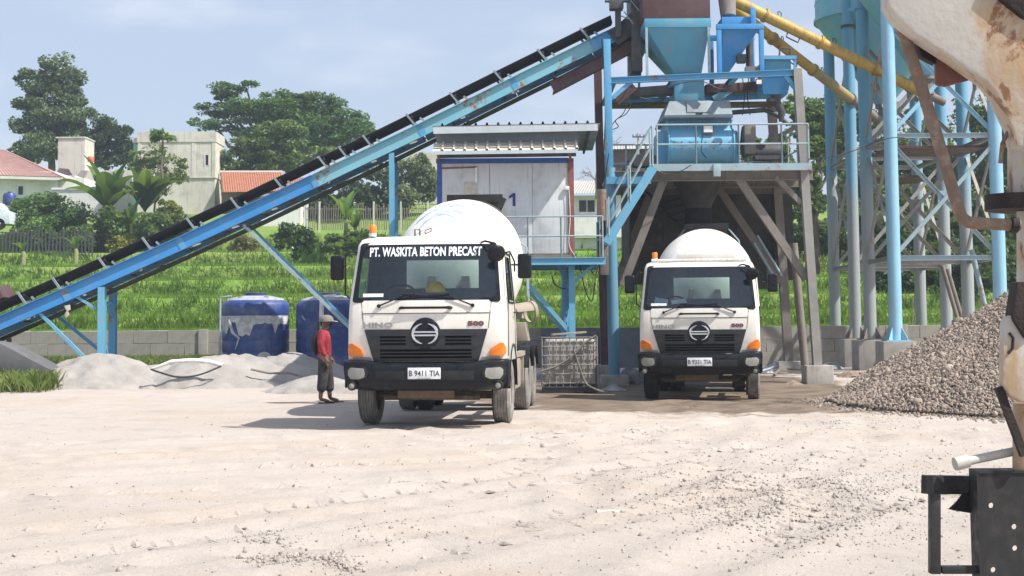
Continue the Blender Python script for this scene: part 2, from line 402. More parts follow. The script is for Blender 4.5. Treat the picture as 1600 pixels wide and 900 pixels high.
# ================================================================== BOUNDARY WALL (blocks one by one)
WY = 43.2
wt = paint('wall_block', (.285, .27, .235), (.17, .155, .13), .5, 1.1, .92, bump=.35, fade=.4)
wall = thing('boundary_wall', V(0, WY, 0), 'long low grey concrete block wall below the green rice terraces', 'wall')
zt = 1.36; ch = .375
core = MB().span(-18, 18, WY + .03, WY + .28, -.2, zt - .03).build('wall_core', paint('mortar', (.23, .215, .19), (.15, .135, .115), .4, 2, .95), wall)
me_b = [MB().box((0, 0, 0), (.991, .2, ch - .008)).mesh('block', True, .006, 1) for _ in range(3)]
for k, me in enumerate(me_b):
    for v in me.vertices: v.co += Vector(np.random.RandomState(k * 999 + v.index).uniform(-.006, .006, 3))
    me.materials.append(wt)
for r in range(4):
    x = -17.6 + (r % 2) * .5; z = zt - ch / 2 - r * ch
    while x < 17.6:
        place('block', me_b[random.randrange(3)], None, wall, True, V(x, WY + .1 + random.uniform(-.004, .004), z)); x += 1.0
for x in (-9.05, -1.2, 6.0, 11.4):
    MB().span(x - .14, x + .14, WY - .06, WY + .05, -.1, zt + .03).build('pilaster', wt, wall, bevel=.015)
# ================================================================== VEGETATION BUILDERS
def leaves_mesh(name, cl, n, size, seed, flatb=.35, asp=.55, sub=14, tight=.30):
    "cl: (centre, (rx,ry,rz)) clumps; leaf-sized bent diamonds around sub-clump centres"
    rs = np.random.RandomState(seed); vol = np.array([c[1][0] * c[1][2] for c in cl]); vol = vol / vol.sum(); out = []
    for (c, r), w in zip(cl, vol):
        k = max(3, int(n * w)); ns = max(3, int(sub * (w * len(cl)) ** .5)); u = rs.normal(0, 1, (ns, 3)); u /= np.linalg.norm(u, axis=1)[:, None]
        u *= rs.uniform(.25, 1, ns)[:, None] ** .45
        sc = u * np.array(r); id_ = rs.randint(0, ns, k); sz = rs.uniform(.55, 1.25, ns) * tight
        g = rs.normal(0, 1, (k, 3)); g /= np.maximum(1, np.linalg.norm(g, axis=1) / 1.7)[:, None]
        out.append(np.array(c) + sc[id_] + g * sz[id_][:, None] * np.array([r[0], r[1], r[2] * .75]))
    p = np.concatenate(out); k = len(p); s = size * rs.uniform(.6, 1.4, k)
    nrm = rs.normal(0, 1, (k, 3)); nrm[:, 2] = np.abs(nrm[:, 2]) + flatb; nrm /= np.linalg.norm(nrm, axis=1)[:, None]
    d = np.cross(nrm, rs.normal(0, 1, (k, 3))); d /= np.linalg.norm(d, axis=1)[:, None] + 1e-9; e = np.cross(nrm, d)
    S_ = s[:, None]; q = np.stack([p - d * S_ * .5, p + e * S_ * asp * .5 - nrm * S_ * .1, p + d * S_ * .5 - nrm * S_ * .12, p - e * S_ * asp * .5 - nrm * S_ * .1], 1)
    f = np.arange(k * 4).reshape(k, 4); f = np.concatenate([f[:, [0, 1, 2]], f[:, [0, 2, 3]]]); return np_mesh(name, q.reshape(-1, 3), f)
M_bark = paint('bark', (.12, .095, .07), (.22, .19, .15), .5, 3, .9, bump=.5)
def limb(m, p, q, r0, r1, seed, bend=.12, n=5):
    rs = np.random.RandomState(seed); pts = []; L_ = (q - p).length
    for i in range(n + 1):
        t_ = i / n; o = Vector(rs.normal(0, 1, 3)) * bend * L_ * .3 * math.sin(PI * t_); pts.append(p.lerp(q, t_) + o)
    m.path(pts, [r0 + (r1 - r0) * i / n for i in range(n + 1)], 7)
def tree(name, Y, base, clumps, n, size, mat, seed, label, cat='tree', group=None, trunk=.2, fork=.35, depth=.8, sub=14, tight=.30, flatb=.35, asp=.55):
    "base=(px,py or None); clumps in photo pixels (cx,cy,rx,ry[,dY])"
    b = P(base[0], base[1] or 300, Y); b.z = float(tz(b.x, Y)) if base[1] is None else b.z
    t_ = thing(name, b, label, cat, group); cl = []; k = Y / F; rs = np.random.RandomState(seed)
    for c in clumps:
        dy = c[4] if len(c) > 4 else rs.uniform(-.5, .5) * c[2] * k
        cl.append((P(c[0], c[1], Y + dy), (c[2] * k, c[2] * k * depth, c[3] * k)))
    place('crown', leaves_mesh('crown', cl, n, size, seed, flatb, asp, sub, tight), mat, t_)
    if trunk:
        m = MB(); top = max(c[0].z for c in cl); mid = b.lerp(V(sum(c[0].x for c in cl) / len(cl), Y, top), fork)
        limb(m, b - V(0, 0, .3), mid, trunk, trunk * .75, seed, .05)
        for i, (c, r) in enumerate(cl): limb(m, mid, Vector(c) - V(0, 0, r[2] * .2), trunk * .5, trunk * .12, seed + i, .15)
        m.build('trunk', M_bark, t_)
    return t_
Lt_a = leafmat('airy_tree_leaves', (.038, .07, .045), (.165, .22, .12), (.36, .42, .31), .33)
Lt_d = leafmat('dark_tree_leaves', (.018, .04, .03), (.055, .095, .055), None, .2)
Lt_w = leafmat('rain_tree_leaves', (.024, .085, .04), (.095, .21, .065), None, .32)
Lt_f = leafmat('broad_tree_leaves', (.06, .11, .04), (.18, .26, .10), None, .35)
Lt_g = leafmat('greyish_tree_leaves', (.08, .105, .07), (.22, .25, .16), None, .35)
Lt_y = leafmat('yellow_bush_leaves', (.12, .15, .02), (.34, .30, .04), (.45, .33, .04), .4)
Lt_h = leafmat('bush_leaves', (.055, .12, .03), (.15, .25, .07), None, .35)
Lt_b = leafmat('right_wood_leaves', (.05, .085, .035), (.16, .21, .085), (.26, .27, .12), .35)
tree('tall_tree', 118, (80, 300), [(88, 105, 26, 22), (60, 125, 22, 18), (42, 122, 17, 14), (105, 128, 22, 20), (75, 150, 30, 20), (112, 155, 22, 18), (48, 160, 20, 20), (90, 185, 38, 22), (55, 200, 28, 24), (115, 195, 24, 20), (80, 225, 44, 24), (45, 240, 24, 20), (115, 232, 26, 18), (128, 175, 18, 12)],
     26000, .30, Lt_a, 31, 'tallest airy tree at the far left, rising behind the pink-roofed house', trunk=.35, sub=12, tight=.36)
tree('dark_tree', 112, (165, 290), [(165, 205, 28, 24), (185, 215, 22, 22), (150, 225, 24, 26), (190, 240, 26, 26), (165, 248, 34, 22)], 11000, .26, Lt_d, 32, 'small dark tree between the tall airy tree and the unfinished concrete building', trunk=.25)
tree('wide_tree', 112, (430, 300), [(358, 140, 22, 13), (385, 135, 20, 9), (340, 150, 14, 9), (395, 165, 34, 14), (335, 172, 28, 11), (310, 192, 15, 7), (345, 195, 34, 9), (430, 152, 26, 14), (455, 165, 30, 20), (480, 150, 22, 10), (500, 172, 34, 22), (520, 160, 18, 12), (545, 185, 24, 16), (560, 205, 24, 14), (530, 215, 34, 16), (475, 195, 44, 22), (420, 190, 34, 16), (450, 180, 46, 20), (510, 195, 44, 20), (380, 178, 40, 16), (540, 200, 36, 16), (420, 170, 40, 16), (495, 225, 30, 16), (395, 210, 26, 12)],
     34000, .26, Lt_w, 33, 'broad spreading dark green tree with layered flat crown behind the red-roofed house', trunk=.45, fork=.25, depth=.9, flatb=.8, sub=12, tight=.36)
tree('broad_leaf_tree', 104, (430, 300), [(430, 200, 28, 18), (455, 215, 26, 22), (395, 232, 30, 18), (425, 240, 36, 22), (370, 250, 26, 16), (460, 250, 28, 20), (395, 262, 34, 14), (508, 236, 26, 9)], 11000, .32, Lt_f, 34, 'lighter broad-leaved tree in front of the broad spreading tree, above the red roof', trunk=.25)
tree('grey_tree', 98, (635, 335), [(600, 285, 30, 26), (635, 265, 34, 22), (660, 280, 26, 34), (625, 310, 38, 22), (580, 310, 22, 18), (660, 250, 16, 10)], 9500, .25, Lt_g, 35, 'dull grey-green tree beside the blue conveyor leg, behind the bamboo fence', trunk=.22)
tree('dark_garden_tree', 97, (545, 340), [(500, 318, 26, 20), (540, 305, 32, 24), (578, 320, 26, 20), (520, 330, 40, 16)], 7000, .26, Lt_d, 75, 'dark garden tree behind the bamboo fence and banana plant', trunk=.15)
tree('feathery_tree', 93, (240, 360), [(245, 245, 30, 14), (225, 262, 24, 14), (270, 270, 22, 20), (240, 285, 34, 16), (285, 255, 12, 8), (215, 240, 12, 6)], 2600, .32, leafmat('feathery_leaves', (.09, .13, .04), (.22, .27, .10), None, .4), 36, 'feathery pale green sapling in front of the unfinished concrete building', trunk=.08, asp=.3)
tree('round_hedge_tree', 90, (75, 385), [(75, 330, 55, 26), (35, 340, 34, 22), (115, 345, 30, 24), (75, 355, 64, 20)], 11000, .22, leafmat('hedge_leaves', (.04, .095, .03), (.11, .20, .065), None, .3), 37, 'dense dome-shaped dark green hedge tree in front of the white house', trunk=.12)
for a in ((120, 372, 26, 24, 'leafy_shrub', Lt_f, 'mid green shrub in front of the right end of the hedge tree', 71), (178, 345, 30, 26, 'leafy_shrub', Lt_h, 'dark green shrub at the foot of the large dark banana plant', 72), (220, 378, 30, 22, 'leafy_shrub', Lt_h, 'dark green shrub right of the yellow shrub, touching the conveyor belt', 73), (275, 352, 26, 20, 'leafy_shrub', Lt_g, 'grey-green shrub below the unfinished building wall', 74), (195, 375, 24, 22, 'yellow_shrub', Lt_y, 'yellow-leaved shrub below the banana plants', 61), (235, 350, 26, 26, 'leafy_shrub', Lt_f, 'olive green shrub between the yellow shrub and the conveyor', 62), (262, 330, 20, 26, 'leafy_shrub', leafmat('lime_leaves', (.12, .17, .03), (.30, .32, .08), None, .4), 'lime-tinted shrub close above the dark conveyor belt', 63),
          (150, 378, 24, 20, 'leafy_shrub', Lt_g, 'brownish-green shrub between the hedge tree and the yellow shrub', 64), (62, 362, 26, 26, 'leafy_shrub', Lt_h, 'loose green shrub in front of the hedge tree by the black fence', 65), (378, 385, 20, 20, 'leafy_shrub', leafmat('dry_leaves', (.14, .13, .05), (.28, .24, .12), None, .3), 'dry brownish bush right of the conveyor on the terrace edge', 66)):
    x, y, rx, ry, nm, mt, lb, sd = a
    tree(nm, 88 + (sd % 5) * .7, (x, y + ry), [(x, y, rx * .9, ry * .8), (x - rx * .4, y + ry * .3, rx * .6, ry * .5), (x + rx * .4, y + ry * .2, rx * .6, ry * .6)], 2600, .22, mt, sd, lb, 'shrub', trunk=.05, fork=.2)
tree('round_shrub', 80, (460, 408), [(460, 362, 26, 24), (450, 375, 24, 20), (472, 375, 20, 20), (458, 392, 16, 12)], 2600, .26, leafmat('glossy_leaves', (.02, .055, .016), (.07, .14, .035), None, .2, .35), 67, 'round clipped dark green shrub standing left of the mixer truck cab', 'shrub', trunk=.07, fork=.3)
tree('low_thicket', 82, (560, 385), [(520, 378, 24, 14), (570, 372, 26, 14), (620, 380, 30, 12), (545, 388, 36, 10)], 3000, .28, Lt_h, 68, 'low green thicket under the banana plant beside the truck cab', 'shrub', trunk=.04, fork=.2)
rw = [(1275, 215, 34, 40, 74), (1262, 290, 22, 40, 70), (1310, 235, 40, 44, 80), (1345, 300, 44, 50, 72), (1400, 240, 48, 52, 82), (1425, 330, 46, 52, 74), (1465, 250, 44, 60, 80), (1500, 340, 46, 60, 71), (1535, 245, 44, 66, 78), (1570, 350, 44, 70, 74), (1640, 270, 60, 80, 76), (1215, 235, 20, 26, 84), (1180, 232, 24, 18, 88)]
wl = ['tree with loose crown just right of the mixer platform railing', 'slim tree behind the right tower column', 'tree seen between the two leftmost silo legs', 'tree low behind the grey silo legs', 'tall tree behind the yellow screw conveyors', 'bushy tree behind the front silo leg', 'tall tree behind the upper silo bracing', 'bushy tree behind the lower cross bracing of the silo', 'tall tree behind the rusty pipe at the right', 'bushy tree above the gravel heap', 'tree at the right picture edge behind the rusty machine', 'small tree behind the gearbox on the mixer platform', 'low distant tree behind the mixer at deck height']
for i, (x, y, rx, ry, Y) in enumerate(rw):
    y -= 22 if i in (0, 2, 4, 6, 8) else 0; r_ = np.random.RandomState(100 + i); rx *= 1.15; cl = [(x + r_.uniform(-.8, .8) * rx, y + r_.uniform(-.8, 1.0) * ry, rx * r_.uniform(.4, .65), ry * r_.uniform(.3, .5)) for _ in range(10)] + [(x, y, rx * .7, ry * .7), (x, y + ry * .8, rx * .8, ry * .5)]
    tree('woodland_tree', Y, (x, None), cl, 6500, .26, Lt_b if i % 3 else Lt_f, 140 + i, wl[i], 'tree', 'trees behind the silos', trunk=.16, sub=10)
tl = ['dense shrubs on the terrace right of the tower column', 'dense shrubs behind the two leftmost silo legs', 'dense shrubs between the grey silo legs and the front blue leg', 'dark undergrowth behind the leftmost silo pier', 'dark undergrowth behind the front blue silo leg', 'dark undergrowth behind the grey rear silo legs', 'dark undergrowth just above the gravel heap']
for i, (x, y, rx, ry, Y) in enumerate([(1270, 365, 40, 30, 80), (1325, 372, 42, 34, 78), (1375, 370, 42, 40, 74), (1395, 440, 34, 44, 62), (1450, 425, 44, 50, 64), (1510, 430, 44, 50, 61), (1580, 420, 50, 60, 63)]):
    tree('undergrowth', Y, (x, None), [(x, y, rx, ry * .7), (x - rx * .3, y + ry * .5, rx * .8, ry * .5), (x + rx * .3, y + ry * .4, rx * .8, ry * .6), (x, y - ry * .4, rx * .7, ry * .5)], 3800, .26, leafmat('undergrowth_leaves', (.018, .045, .016), (.06, .11, .035), (.14, .15, .05), .25), 170 + i, tl[i], 'shrub', 'undergrowth behind the silos', trunk=.04, fork=.2)
# bare tree behind the hut
b = P(932, 300, 84); bt = thing('bare_tree', b, 'leafless grey tree between the control cabin roof and the tower', 'tree'); m = MB()
def twig(p, d, L_, r, k, rs):
    q = p + d * L_; limb(m, p, q, r, r * .6, rs.randint(1e6), .1, 3)
    if k:
        for _ in range(3): twig(p.lerp(q, rs.uniform(.5, 1)), (d + Vector(rs.normal(0, .45, 3))).normalized(), L_ * rs.uniform(.5, .75), r * .55, k - 1, rs)
twig(b - V(0, 0, .4), V(.05, 0, 1), 1.9, .10, 4, np.random.RandomState(5)); m.build('trunk', paint('bare_bark', (.2, .18, .16), (.3, .27, .24), .4, 3, .9), bt)
# banana plants
M_ban = [leafmat('banana_leaf_dark', (.025, .07, .025), (.05, .11, .04), None, .3, .4), leafmat('banana_leaf_light', (.08, .16, .04), (.14, .23, .075), None, .4, .4)]
M_bst = paint('banana_stem', (.22, .24, .10), (.16, .11, .06), .5, 4, .7)
def banana(px, py, Y, H, label, seed, n=9, ll=2.0, mi=0):
    rs = np.random.RandomState(seed); b = P(px, py, Y); t_ = thing('banana_plant', b, label, 'banana plant', 'banana plants on the slope'); sh = H * .27
    MB().path([b - V(0, 0, .3), b + V(.03, 0, sh * .6), b + V(0, 0, sh)], [.15, .13, .09], 8).build('stem', M_bst, t_)
    for i in range(n):
        a = i * 2.4 + rs.uniform(-.3, .3); up = rs.uniform(.7, 1.7) if i % 3 else 2.2; L_ = ll * rs.uniform(.75, 1.1); w = .33 * ll / 2 * rs.uniform(.8, 1.15)
        p = b + V(0, 0, sh); d = V(math.cos(a) / (1 + up * .4), math.sin(a) / (1 + up * .4), up).normalized(); vs = []; K = 9; m = MB()
        for k in range(K + 1):
            t_k = k / K; ww = w * (max(.07, math.sin(PI * min(1, .1 + t_k * .93)) ** .6) if t_k > .14 else .09)
            s = d.cross(V(0, 0, 1)); s = s.normalized() if s.length > .05 else V(math.sin(a), -math.cos(a), 0); nn = s.cross(d)
            jag = rs.uniform(.72, 1.06)
            vs += [p - s * ww * jag - nn * ww * -.35, p - nn * .015, p + s * ww * rs.uniform(.82, 1.06) + nn * ww * .35]
            p = p + d * (L_ / K); d = (d + V(0, 0, -.07 - .17 * t_k)).normalized()
        m.add(vs, [(3 * k, 3 * k + 1, 3 * k + 4, 3 * k + 3) for k in range(K)] + [(3 * k + 1, 3 * k + 2, 3 * k + 5, 3 * k + 4) for k in range(K)])
        m.build('leaf', M_ban[(i + mi) % 2 if mi < 2 else 1], t_, recalc=False)
banana(168, 365, 90, 5.0, 'large dark banana plant left of the unfinished building', 1, 15, 3.6)
banana(226, 365, 91, 4.8, 'large banana plant in front of the unfinished concrete building', 2, 15, 3.4, 1)
banana(205, 372, 89, 3.2, 'smaller banana plant between the two large ones', 12, 7, 1.8)
banana(540, 372, 84, 3.6, 'bright banana plant beside the bamboo fence left of the truck', 3, 9, 2.0, 2)
banana(556, 378, 82, 2.4, 'small banana plant next to the orange beacon of the truck', 4, 7, 1.3, 2)
banana(118, 402, 80, 1.7, 'young banana plant below the hedge tree at the left', 5, 6, .9, 2)
banana(36, 405, 79, 1.5, 'young banana plant nearest the left picture edge', 6, 5, .8, 2)
# papaya in front of the building
b = P(254, 300, 92); t_ = thing('papaya_tree', b, 'thin papaya tree with a small tuft of leaves before the unfinished building', 'tree')
tp = P(254, 212, 92); m = MB(); limb(m, b, tp, .09, .05, 9, .05); m.build('trunk', M_bark, t_)
place('crown', leaves_mesh('crown', [(tp + V(0, 0, .1), (.62, .5, .22)), (tp + V(.4, 0, -.15), (.35, .3, .18)), (tp + V(-.45, 0, -.2), (.35, .3, .2))], 130, .50, 77), Lt_h, t_)
# weeds in the yard, lower left
n = 5200; xx = []; yy = []
for _ in range(n):
    if rs.uniform() < .55: p = G(rs.uniform(-30, 75), rs.uniform(572, 612)); xx.append(p.x); yy.append(p.y + rs.normal(0, .3))
    else: xx.append(rs.uniform(-15.5, -6.2)); yy.append(42.9 - 3.2 * rs.uniform() ** 2)
xx = np.array(xx); yy = np.array(yy); M_weed = leafmat('weed_leaves', (.09, .15, .03), (.25, .29, .10), (.36, .31, .14), .4)
tag(place('weeds', blades('weeds', np.c_[xx, yy, gz(xx, yy) - .02], .12, .55, M_weed, 9, .16, .006, .8, 15), M_weed), 'tall straggly weeds at the left yard edge and along the wall foot', 'weeds', kind='stuff')
# ================================================================== BACKGROUND BUILDINGS
M_wht = paint('white_plaster', (.72, .72, .69), (.42, .40, .36), .35, .6, .85)
M_ren = paint('raw_render', (.56, .53, .47), (.30, .28, .25), .55, .5, .92, bump=.2, fade=.4)
M_pnk = paint('pink_roof_tiles', (.40, .235, .205), (.24, .16, .14), .5, 1.2, .85)
M_red = paint('red_roof_tiles', (.36, .135, .075), (.17, .10, .07), .6, 1.5, .85)
M_dkw = flat('dark_interior', (.035, .035, .038), .9)
M_wood = paint('grey_wood', (.20, .175, .145), (.14, .12, .10), .5, 4, .9)
def PZ(px, py, Y): return P(px, py, Y)
def block(px0, px1, py0, py1, Y, dep, drop=1.5):
    a = P(px0, py1, Y); b = P(px1, py0, Y); return MB().span(a.x, b.x, Y, Y + dep, a.z - drop, b.z)
def roof_strips(m, a, b, c, d, n, t=.05):
    "ridged roof sheet over quad a(left eave) b(right eave) c(right ridge) d(left ridge)"
    for i in range(n):
        p, q = a.lerp(b, i / n), a.lerp(b, (i + 1) / n); r, s = d.lerp(c, (i + 1) / n), d.lerp(c, i / n); mm, nn = p.lerp(q, .5) + V(0, 0, t * 1.4), s.lerp(r, .5) + V(0, 0, t * 1.4)
        m.add([p, mm, nn, s, q, r], [(0, 1, 2, 3), (1, 4, 5, 2)])
    return m
# white house, pink hip roof
Y = 98; h = thing('white_house', P(20, 330, Y), 'white house with pink tiled hip roof at the left picture edge', 'house')
wl_ = block(-60, 86, 268, 330, Y, 6).build('wall', M_wht, h)
block(86.3, 132, 278, 330, Y + .5, 5).build('side_wall', M_wht, h)
e0, e1 = P(-80, 272, Y - .6), P(98, 277, Y - .6); dz = V(0, 7.4, 0); r0, r1 = P(-50, 228, Y + 3), P(8, 236, Y + 3)
m = MB(); roof_strips(m, e0, e1, r1, r0, 34, .04); m.add([e1, e1 + dz, r1], [(0, 1, 2)]); m.add([e0 + dz, e1 + dz, r1, r0], [(0, 1, 2, 3)])
rf = m.build('roof', M_pnk, h, recalc=False)
m = MB().beam(r1, e1, .16, .12); m.beam(r0, r1, .16, .12); m.build('ridge_tile', M_pnk, rf)
MB().beam(e0 - V(0, .05, .12), e1 - V(0, .05, .12), .06, .18).build('fascia', M_wht, rf)
for x in (29, ):
    a = P(x, 304, Y); MB().span(a.x, a.x + .28, Y - .06, Y + .02, a.z, a.z + .55).build('window', M_dkw, h)
MB().span(P(80, 286, Y).x, P(88, 286, Y).x, Y - .12, Y + .3, P(80, 330, Y).z, P(80, 281, Y).z).build('pillar', M_wht, h)
# garden wall right of it
g = thing('garden_wall', P(120, 335, 94), 'white garden wall with coping, stepping down behind the banana plants', 'wall')
a, b2 = P(80, 330, 94), P(165, 296, 94); MB().span(a.x, b2.x, 94, 94.2, a.z - .6, b2.z).build('wall', M_wht, g); MB().span(a.x, b2.x + .1, 93.92, 94.28, b2.z + .002, b2.z + .14).build('coping', M_wht, g)
# concrete stair-tower block
t1 = thing('concrete_block_tower', P(110, 275, 108), 'plain square rendered block rising behind the pink roof', 'building'); block(90, 133, 215, 275, 108, 2.4).build('wall', M_ren, t1)
a = P(88, 216, 108); MB().span(a.x - .04, P(134, 216, 108).x, 107.92, 110.5, a.z, a.z + .1).build('coping', M_ren, t1)
t2 = thing('small_shed', P(105, 280, 103), 'small shed with brown tiled roof beside the square block', 'building'); block(88, 118, 274, 290, 103, 2).build('wall', M_ren, t2)
m = MB(); roof_strips(m, P(84, 277, 102.4), P(118, 281, 102.4), P(108, 265, 105), P(92, 263, 105), 8); m.build('roof', M_mar, t2, recalc=False)
t2b = thing('low_rendered_house', P(150, 290, 105), 'low rendered house wall between the square block and the unfinished building', 'building'); block(118, 206, 266, 300, 105, 4).build('wall', M_ren, t2b)
b = P(142, 253, 104.6); tk = thing('roof_drum', b, 'small orange-red drum on the low rendered house', 'drum'); MB().lathe([(0, 0), (.22, 0), (.24, .06), (.24, .3), (.2, .38), (0, .4)], b, n=14).build('shell', flat('orange_plastic', (.6, .12, .05), .4), tk)
# unfinished tall building
Y = 101; t3 = thing('unfinished_building', P(275, 335, Y), 'tall pale unfinished concrete building with one small window', 'building')
a0, a1 = P(214, 335, Y), P(337, 202, Y); x0, x1, zb, ztop = a0.x, a1.x, a0.z - 2, P(280, 206, Y).z
fl = P(280, 277, Y).z; pr = P(280, 222, Y).z; wx0, wx1, wz0, wz1 = P(320, 258, Y).x, P(326, 258, Y).x, P(320, 258, Y).z, P(320, 242, Y).z
m = MB()
for (u0, u1, v0, v1) in ((x0, wx0, fl, pr), (wx1, x1, fl, pr), (wx0, wx1, fl, wz0), (wx0, wx1, wz1, pr)): m.span(u0, u1, Y, Y + .2, v0, v1)
m.span(x0, x0 + .2, Y + .2, Y + 3, fl, pr); m.span(x1 - .2, x1, Y + .2, Y + 3, fl, pr); m.build('upper_wall', M_ren, t3)
MB().span(x0 + .02, x1 - .02, Y + .03, Y + 3, zb, fl - .06).build('lower_wall', M_ren, t3)
MB().span(x0 - .03, x1 + .03, Y - .05, Y + 3.1, fl - .058, fl - .002).build('floor_slab', M_ren, t3)
MB().span(x0 - .04, x1 + .04, Y - .06, Y + 3.1, pr + .002, ztop).build('parapet', M_ren, t3)
wn_ = MB().span(wx0 + .03, wx1 - .03, Y + .12, Y + .16, wz0, wz1).build('window', M_dkw, t3)
m = MB(); m.span(wx0 - .04, wx0 + .02, Y - .03, Y + .1, wz0 - .04, wz1 + .04); m.span(wx1 - .02, wx1 + .04, Y - .03, Y + .1, wz0 - .04, wz1 + .04); m.build('frame', M_ren, wn_)
cx_ = P(302, 260, Y).x
for xx_ in (cx_, x1 - .12, x0 + .12): MB().span(xx_ - .12, xx_ + .12, Y - .03, Y + .05, fl + .002, pr).build('column', M_ren, t3)
for k, (u, v) in enumerate(((205, 222), )):
    p = P(u, v, Y); MB().span(p.x, x0 - .05, Y + .3, Y + 2.6, p.z, ztop - .35).build('side_parapet', M_ren, t3)
MB().span(P(206, 236, Y).x, x0 - .06, Y + .4, Y + 3, zb, P(206, 224, Y).z).build('side_wall', flat('teal_wall', (.20, .42, .36), .8), t3)
# red roof house
Y = 99; t4 = thing('red_roof_house', P(395, 320, Y), 'low house with weathered red tile roof right of the unfinished building', 'house')
m = MB(); roof_strips(m, P(348, 301, Y - .8), P(446, 298, Y - .8), P(440, 269, Y + 3), P(345, 269, Y + 3), 26, .04); rf = m.build('roof', M_red, t4, recalc=False)
MB().beam(P(344, 268, Y + 3), P(441, 268, Y + 3), .2, .12).build('ridge_tile', M_wht, rf)
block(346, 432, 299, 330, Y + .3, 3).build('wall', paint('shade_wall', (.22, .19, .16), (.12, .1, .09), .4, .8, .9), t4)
m = MB(); roof_strips(m, P(420, 300, 95), P(480, 292, 95), P(478, 278, 98), P(430, 278, 98), 14, .04); rf = m.build('lower_roof', M_red, t4, recalc=False)
t5 = thing('white_annex', P(450, 345, 94), 'white house wall with porch post, left of the banana plant', 'house'); block(408, 470, 308, 345, 95, 4).build('wall', M_wht, t5)
p = P(478, 345, 93); MB().span(p.x - .12, p.x + .12, 93, 93.25, p.z - .5, P(478, 306, 93).z).build('porch_post', M_wht, t5)
MB().span(P(404, 306, 95).x, P(480, 306, 95).x, 94.7, 98, P(450, 307, 95).z, P(450, 303, 95).z).build('porch_roof', M_conc, t5)
# house behind the control cabin + white wall left of it
Y = 92; t6 = thing('pale_house', P(915, 350, Y), 'pale house with grey roof seen between the cabin and the tower', 'house')
block(880, 985, 305, 352, Y, 5).build('wall', M_wht, t6); m = MB(); roof_strips(m, P(860, 303, Y - .8), P(990, 301, Y - .8), P(985, 283, Y + 3), P(880, 283, Y + 3), 30, .04); m.build('roof', M_conc, t6, recalc=False)
for x_ in (905, 918): 
    p, q = P(x_, 331, Y), P(x_ + 11, 313, Y); w_ = MB().span(p.x, q.x, Y - .04, Y + .02, p.z, q.z).build('window', M_dkw, t6)
MB().span(P(895, 340, Y).x, P(990, 340, Y).x, Y - .6, Y - .2, P(900, 372, Y).z, P(900, 338, Y).z).build('porch_wall', M_wht, t6)
t7 = thing('far_white_wall', P(660, 300, 120), 'far pale wall seen above the grey tree left of the cabin', 'wall'); block(638, 700, 238, 290, 120, .3).build('wall', M_ren, t7)
t8 = thing('warehouse', P(1040, 255, 110), 'distant low maroon-roofed shed behind the mixer', 'building'); block(950, 1080, 232, 262, 110, 6, 6).build('wall', M_mar, t8)
m = MB(); roof_strips(m, P(945, 234, 109.5), P(1085, 230, 109.5), P(1085, 222, 114), P(945, 226, 114), 30, .04); m.build('roof', M_conc, t8, recalc=False)
# rooftop tank and a parked car by the white house
b = P(15, 321, 92); tk = thing('rooftop_tank', b, 'small dark blue water tank beside the white house', 'water tank'); MB().lathe([(0, 0), (.40, 0), (.42, .08), (.42, .62), (.33, .76), (.14, .80), (.14, .86), (0, .87)], b, n=18).build('shell', flat('navy_plastic', (.025, .05, .22), .4), tk)
b = P(-8, 350, 88); car = thing('parked_car', b, 'pale parked car half cut off at the left picture edge', 'car'); k = 88 / F
prof = [(-70, 350), (-70, 331), (-58, 327), (-50, 315), (-8, 315), (4, 327), (14, 331), (16, 350)]
MB().prism([P(x, y, 88) for x, y in prof], V(0, 1.6, 0)).build('body', flat('pale_car_paint', (.55, .62, .66), .25), car, bevel=.05)
MB().prism([P(x, y, 87.98) for x, y in [(-46, 325), (-44, 318), (-10, 318), (-3, 325)]], V(0, .015, 0)).build('window', flat('car_glass', (.05, .08, .1), .1), car)
for x in (-52, 0): MB().lathe([(.1, -.1), (.33, -.1), (.36, 0), (.33, .1), (.1, .1)], P(x, 350, 88.1), V(0, 1, 0), 18, True).build('wheel', M_rub, car)
# fences
def picket_fence(name, p, q, hgt, gap, w, label, mat, posts):
    f_ = thing(name, p, label, 'fence'); n = int((q - p).length / gap); m = MB()
    for i in range(n):
        a = p.lerp(q, i / n); h_ = hgt * random.uniform(.85, 1.1); m.box(a + V(0, 0, h_ / 2 - .2), (w * random.uniform(.7, 1.2), .03, h_ + .2), Matrix.Rotation(random.uniform(-.05, .05), 3, 'Y'))
    o = m.build('pickets', mat, f_); o['kind'] = 'stuff'
    for z in (.25, .75): MB().beam(p + V(0, .03, hgt * z), q + V(0, .03, hgt * z), .03, .05).build('rail', mat, f_)
    for i in range(posts):
        a = p.lerp(q, (i + .5) / posts); MB().box(a + V(0, -.02, hgt * .52 - .2), (.10, .10, hgt * 1.12 + .4)).build('post', M_ren, f_)
picket_fence('bamboo_fence', P(478, 352, 90), P(690, 352, 90), 1.35, .14, .06, 'weathered bamboo picket fence with pale posts behind the banana plant', M_wood, 5)
picket_fence('dark_fence', P(-30, 388, 84), P(150, 392, 84), 1.25, .2, .09, 'dark picket fence below the hedge tree at the left', M_dark, 0)
# pole
b = P(997, 262, 105); t9 = thing('utility_pole', b, 'thin utility pole with crossarm seen beside the blue mixer', 'utility pole'); MB().tube(b - V(0, 0, 2), P(997, 208, 105), .09, .06).build('pole', M_conc, t9); MB().beam(P(988, 214, 104.9), P(1007, 214, 104.9), .07, .09).build('crossarm', M_dark, t9)
for x in (989, 994, 1000, 1006): MB().tube(P(x, 213.5, 104.9), P(x, 210, 104.9), .04, n=6).build('insulator', M_dark, t9)
b = P(1425, 505, 46); t10 = thing('bamboo_stake', b, 'thin stake standing behind the wall near the front silo leg', 'stake'); MB().tube(b - V(0, 0, .3), P(1426, 462, 46), .03, .02, 6).build('stake', M_wood, t10)
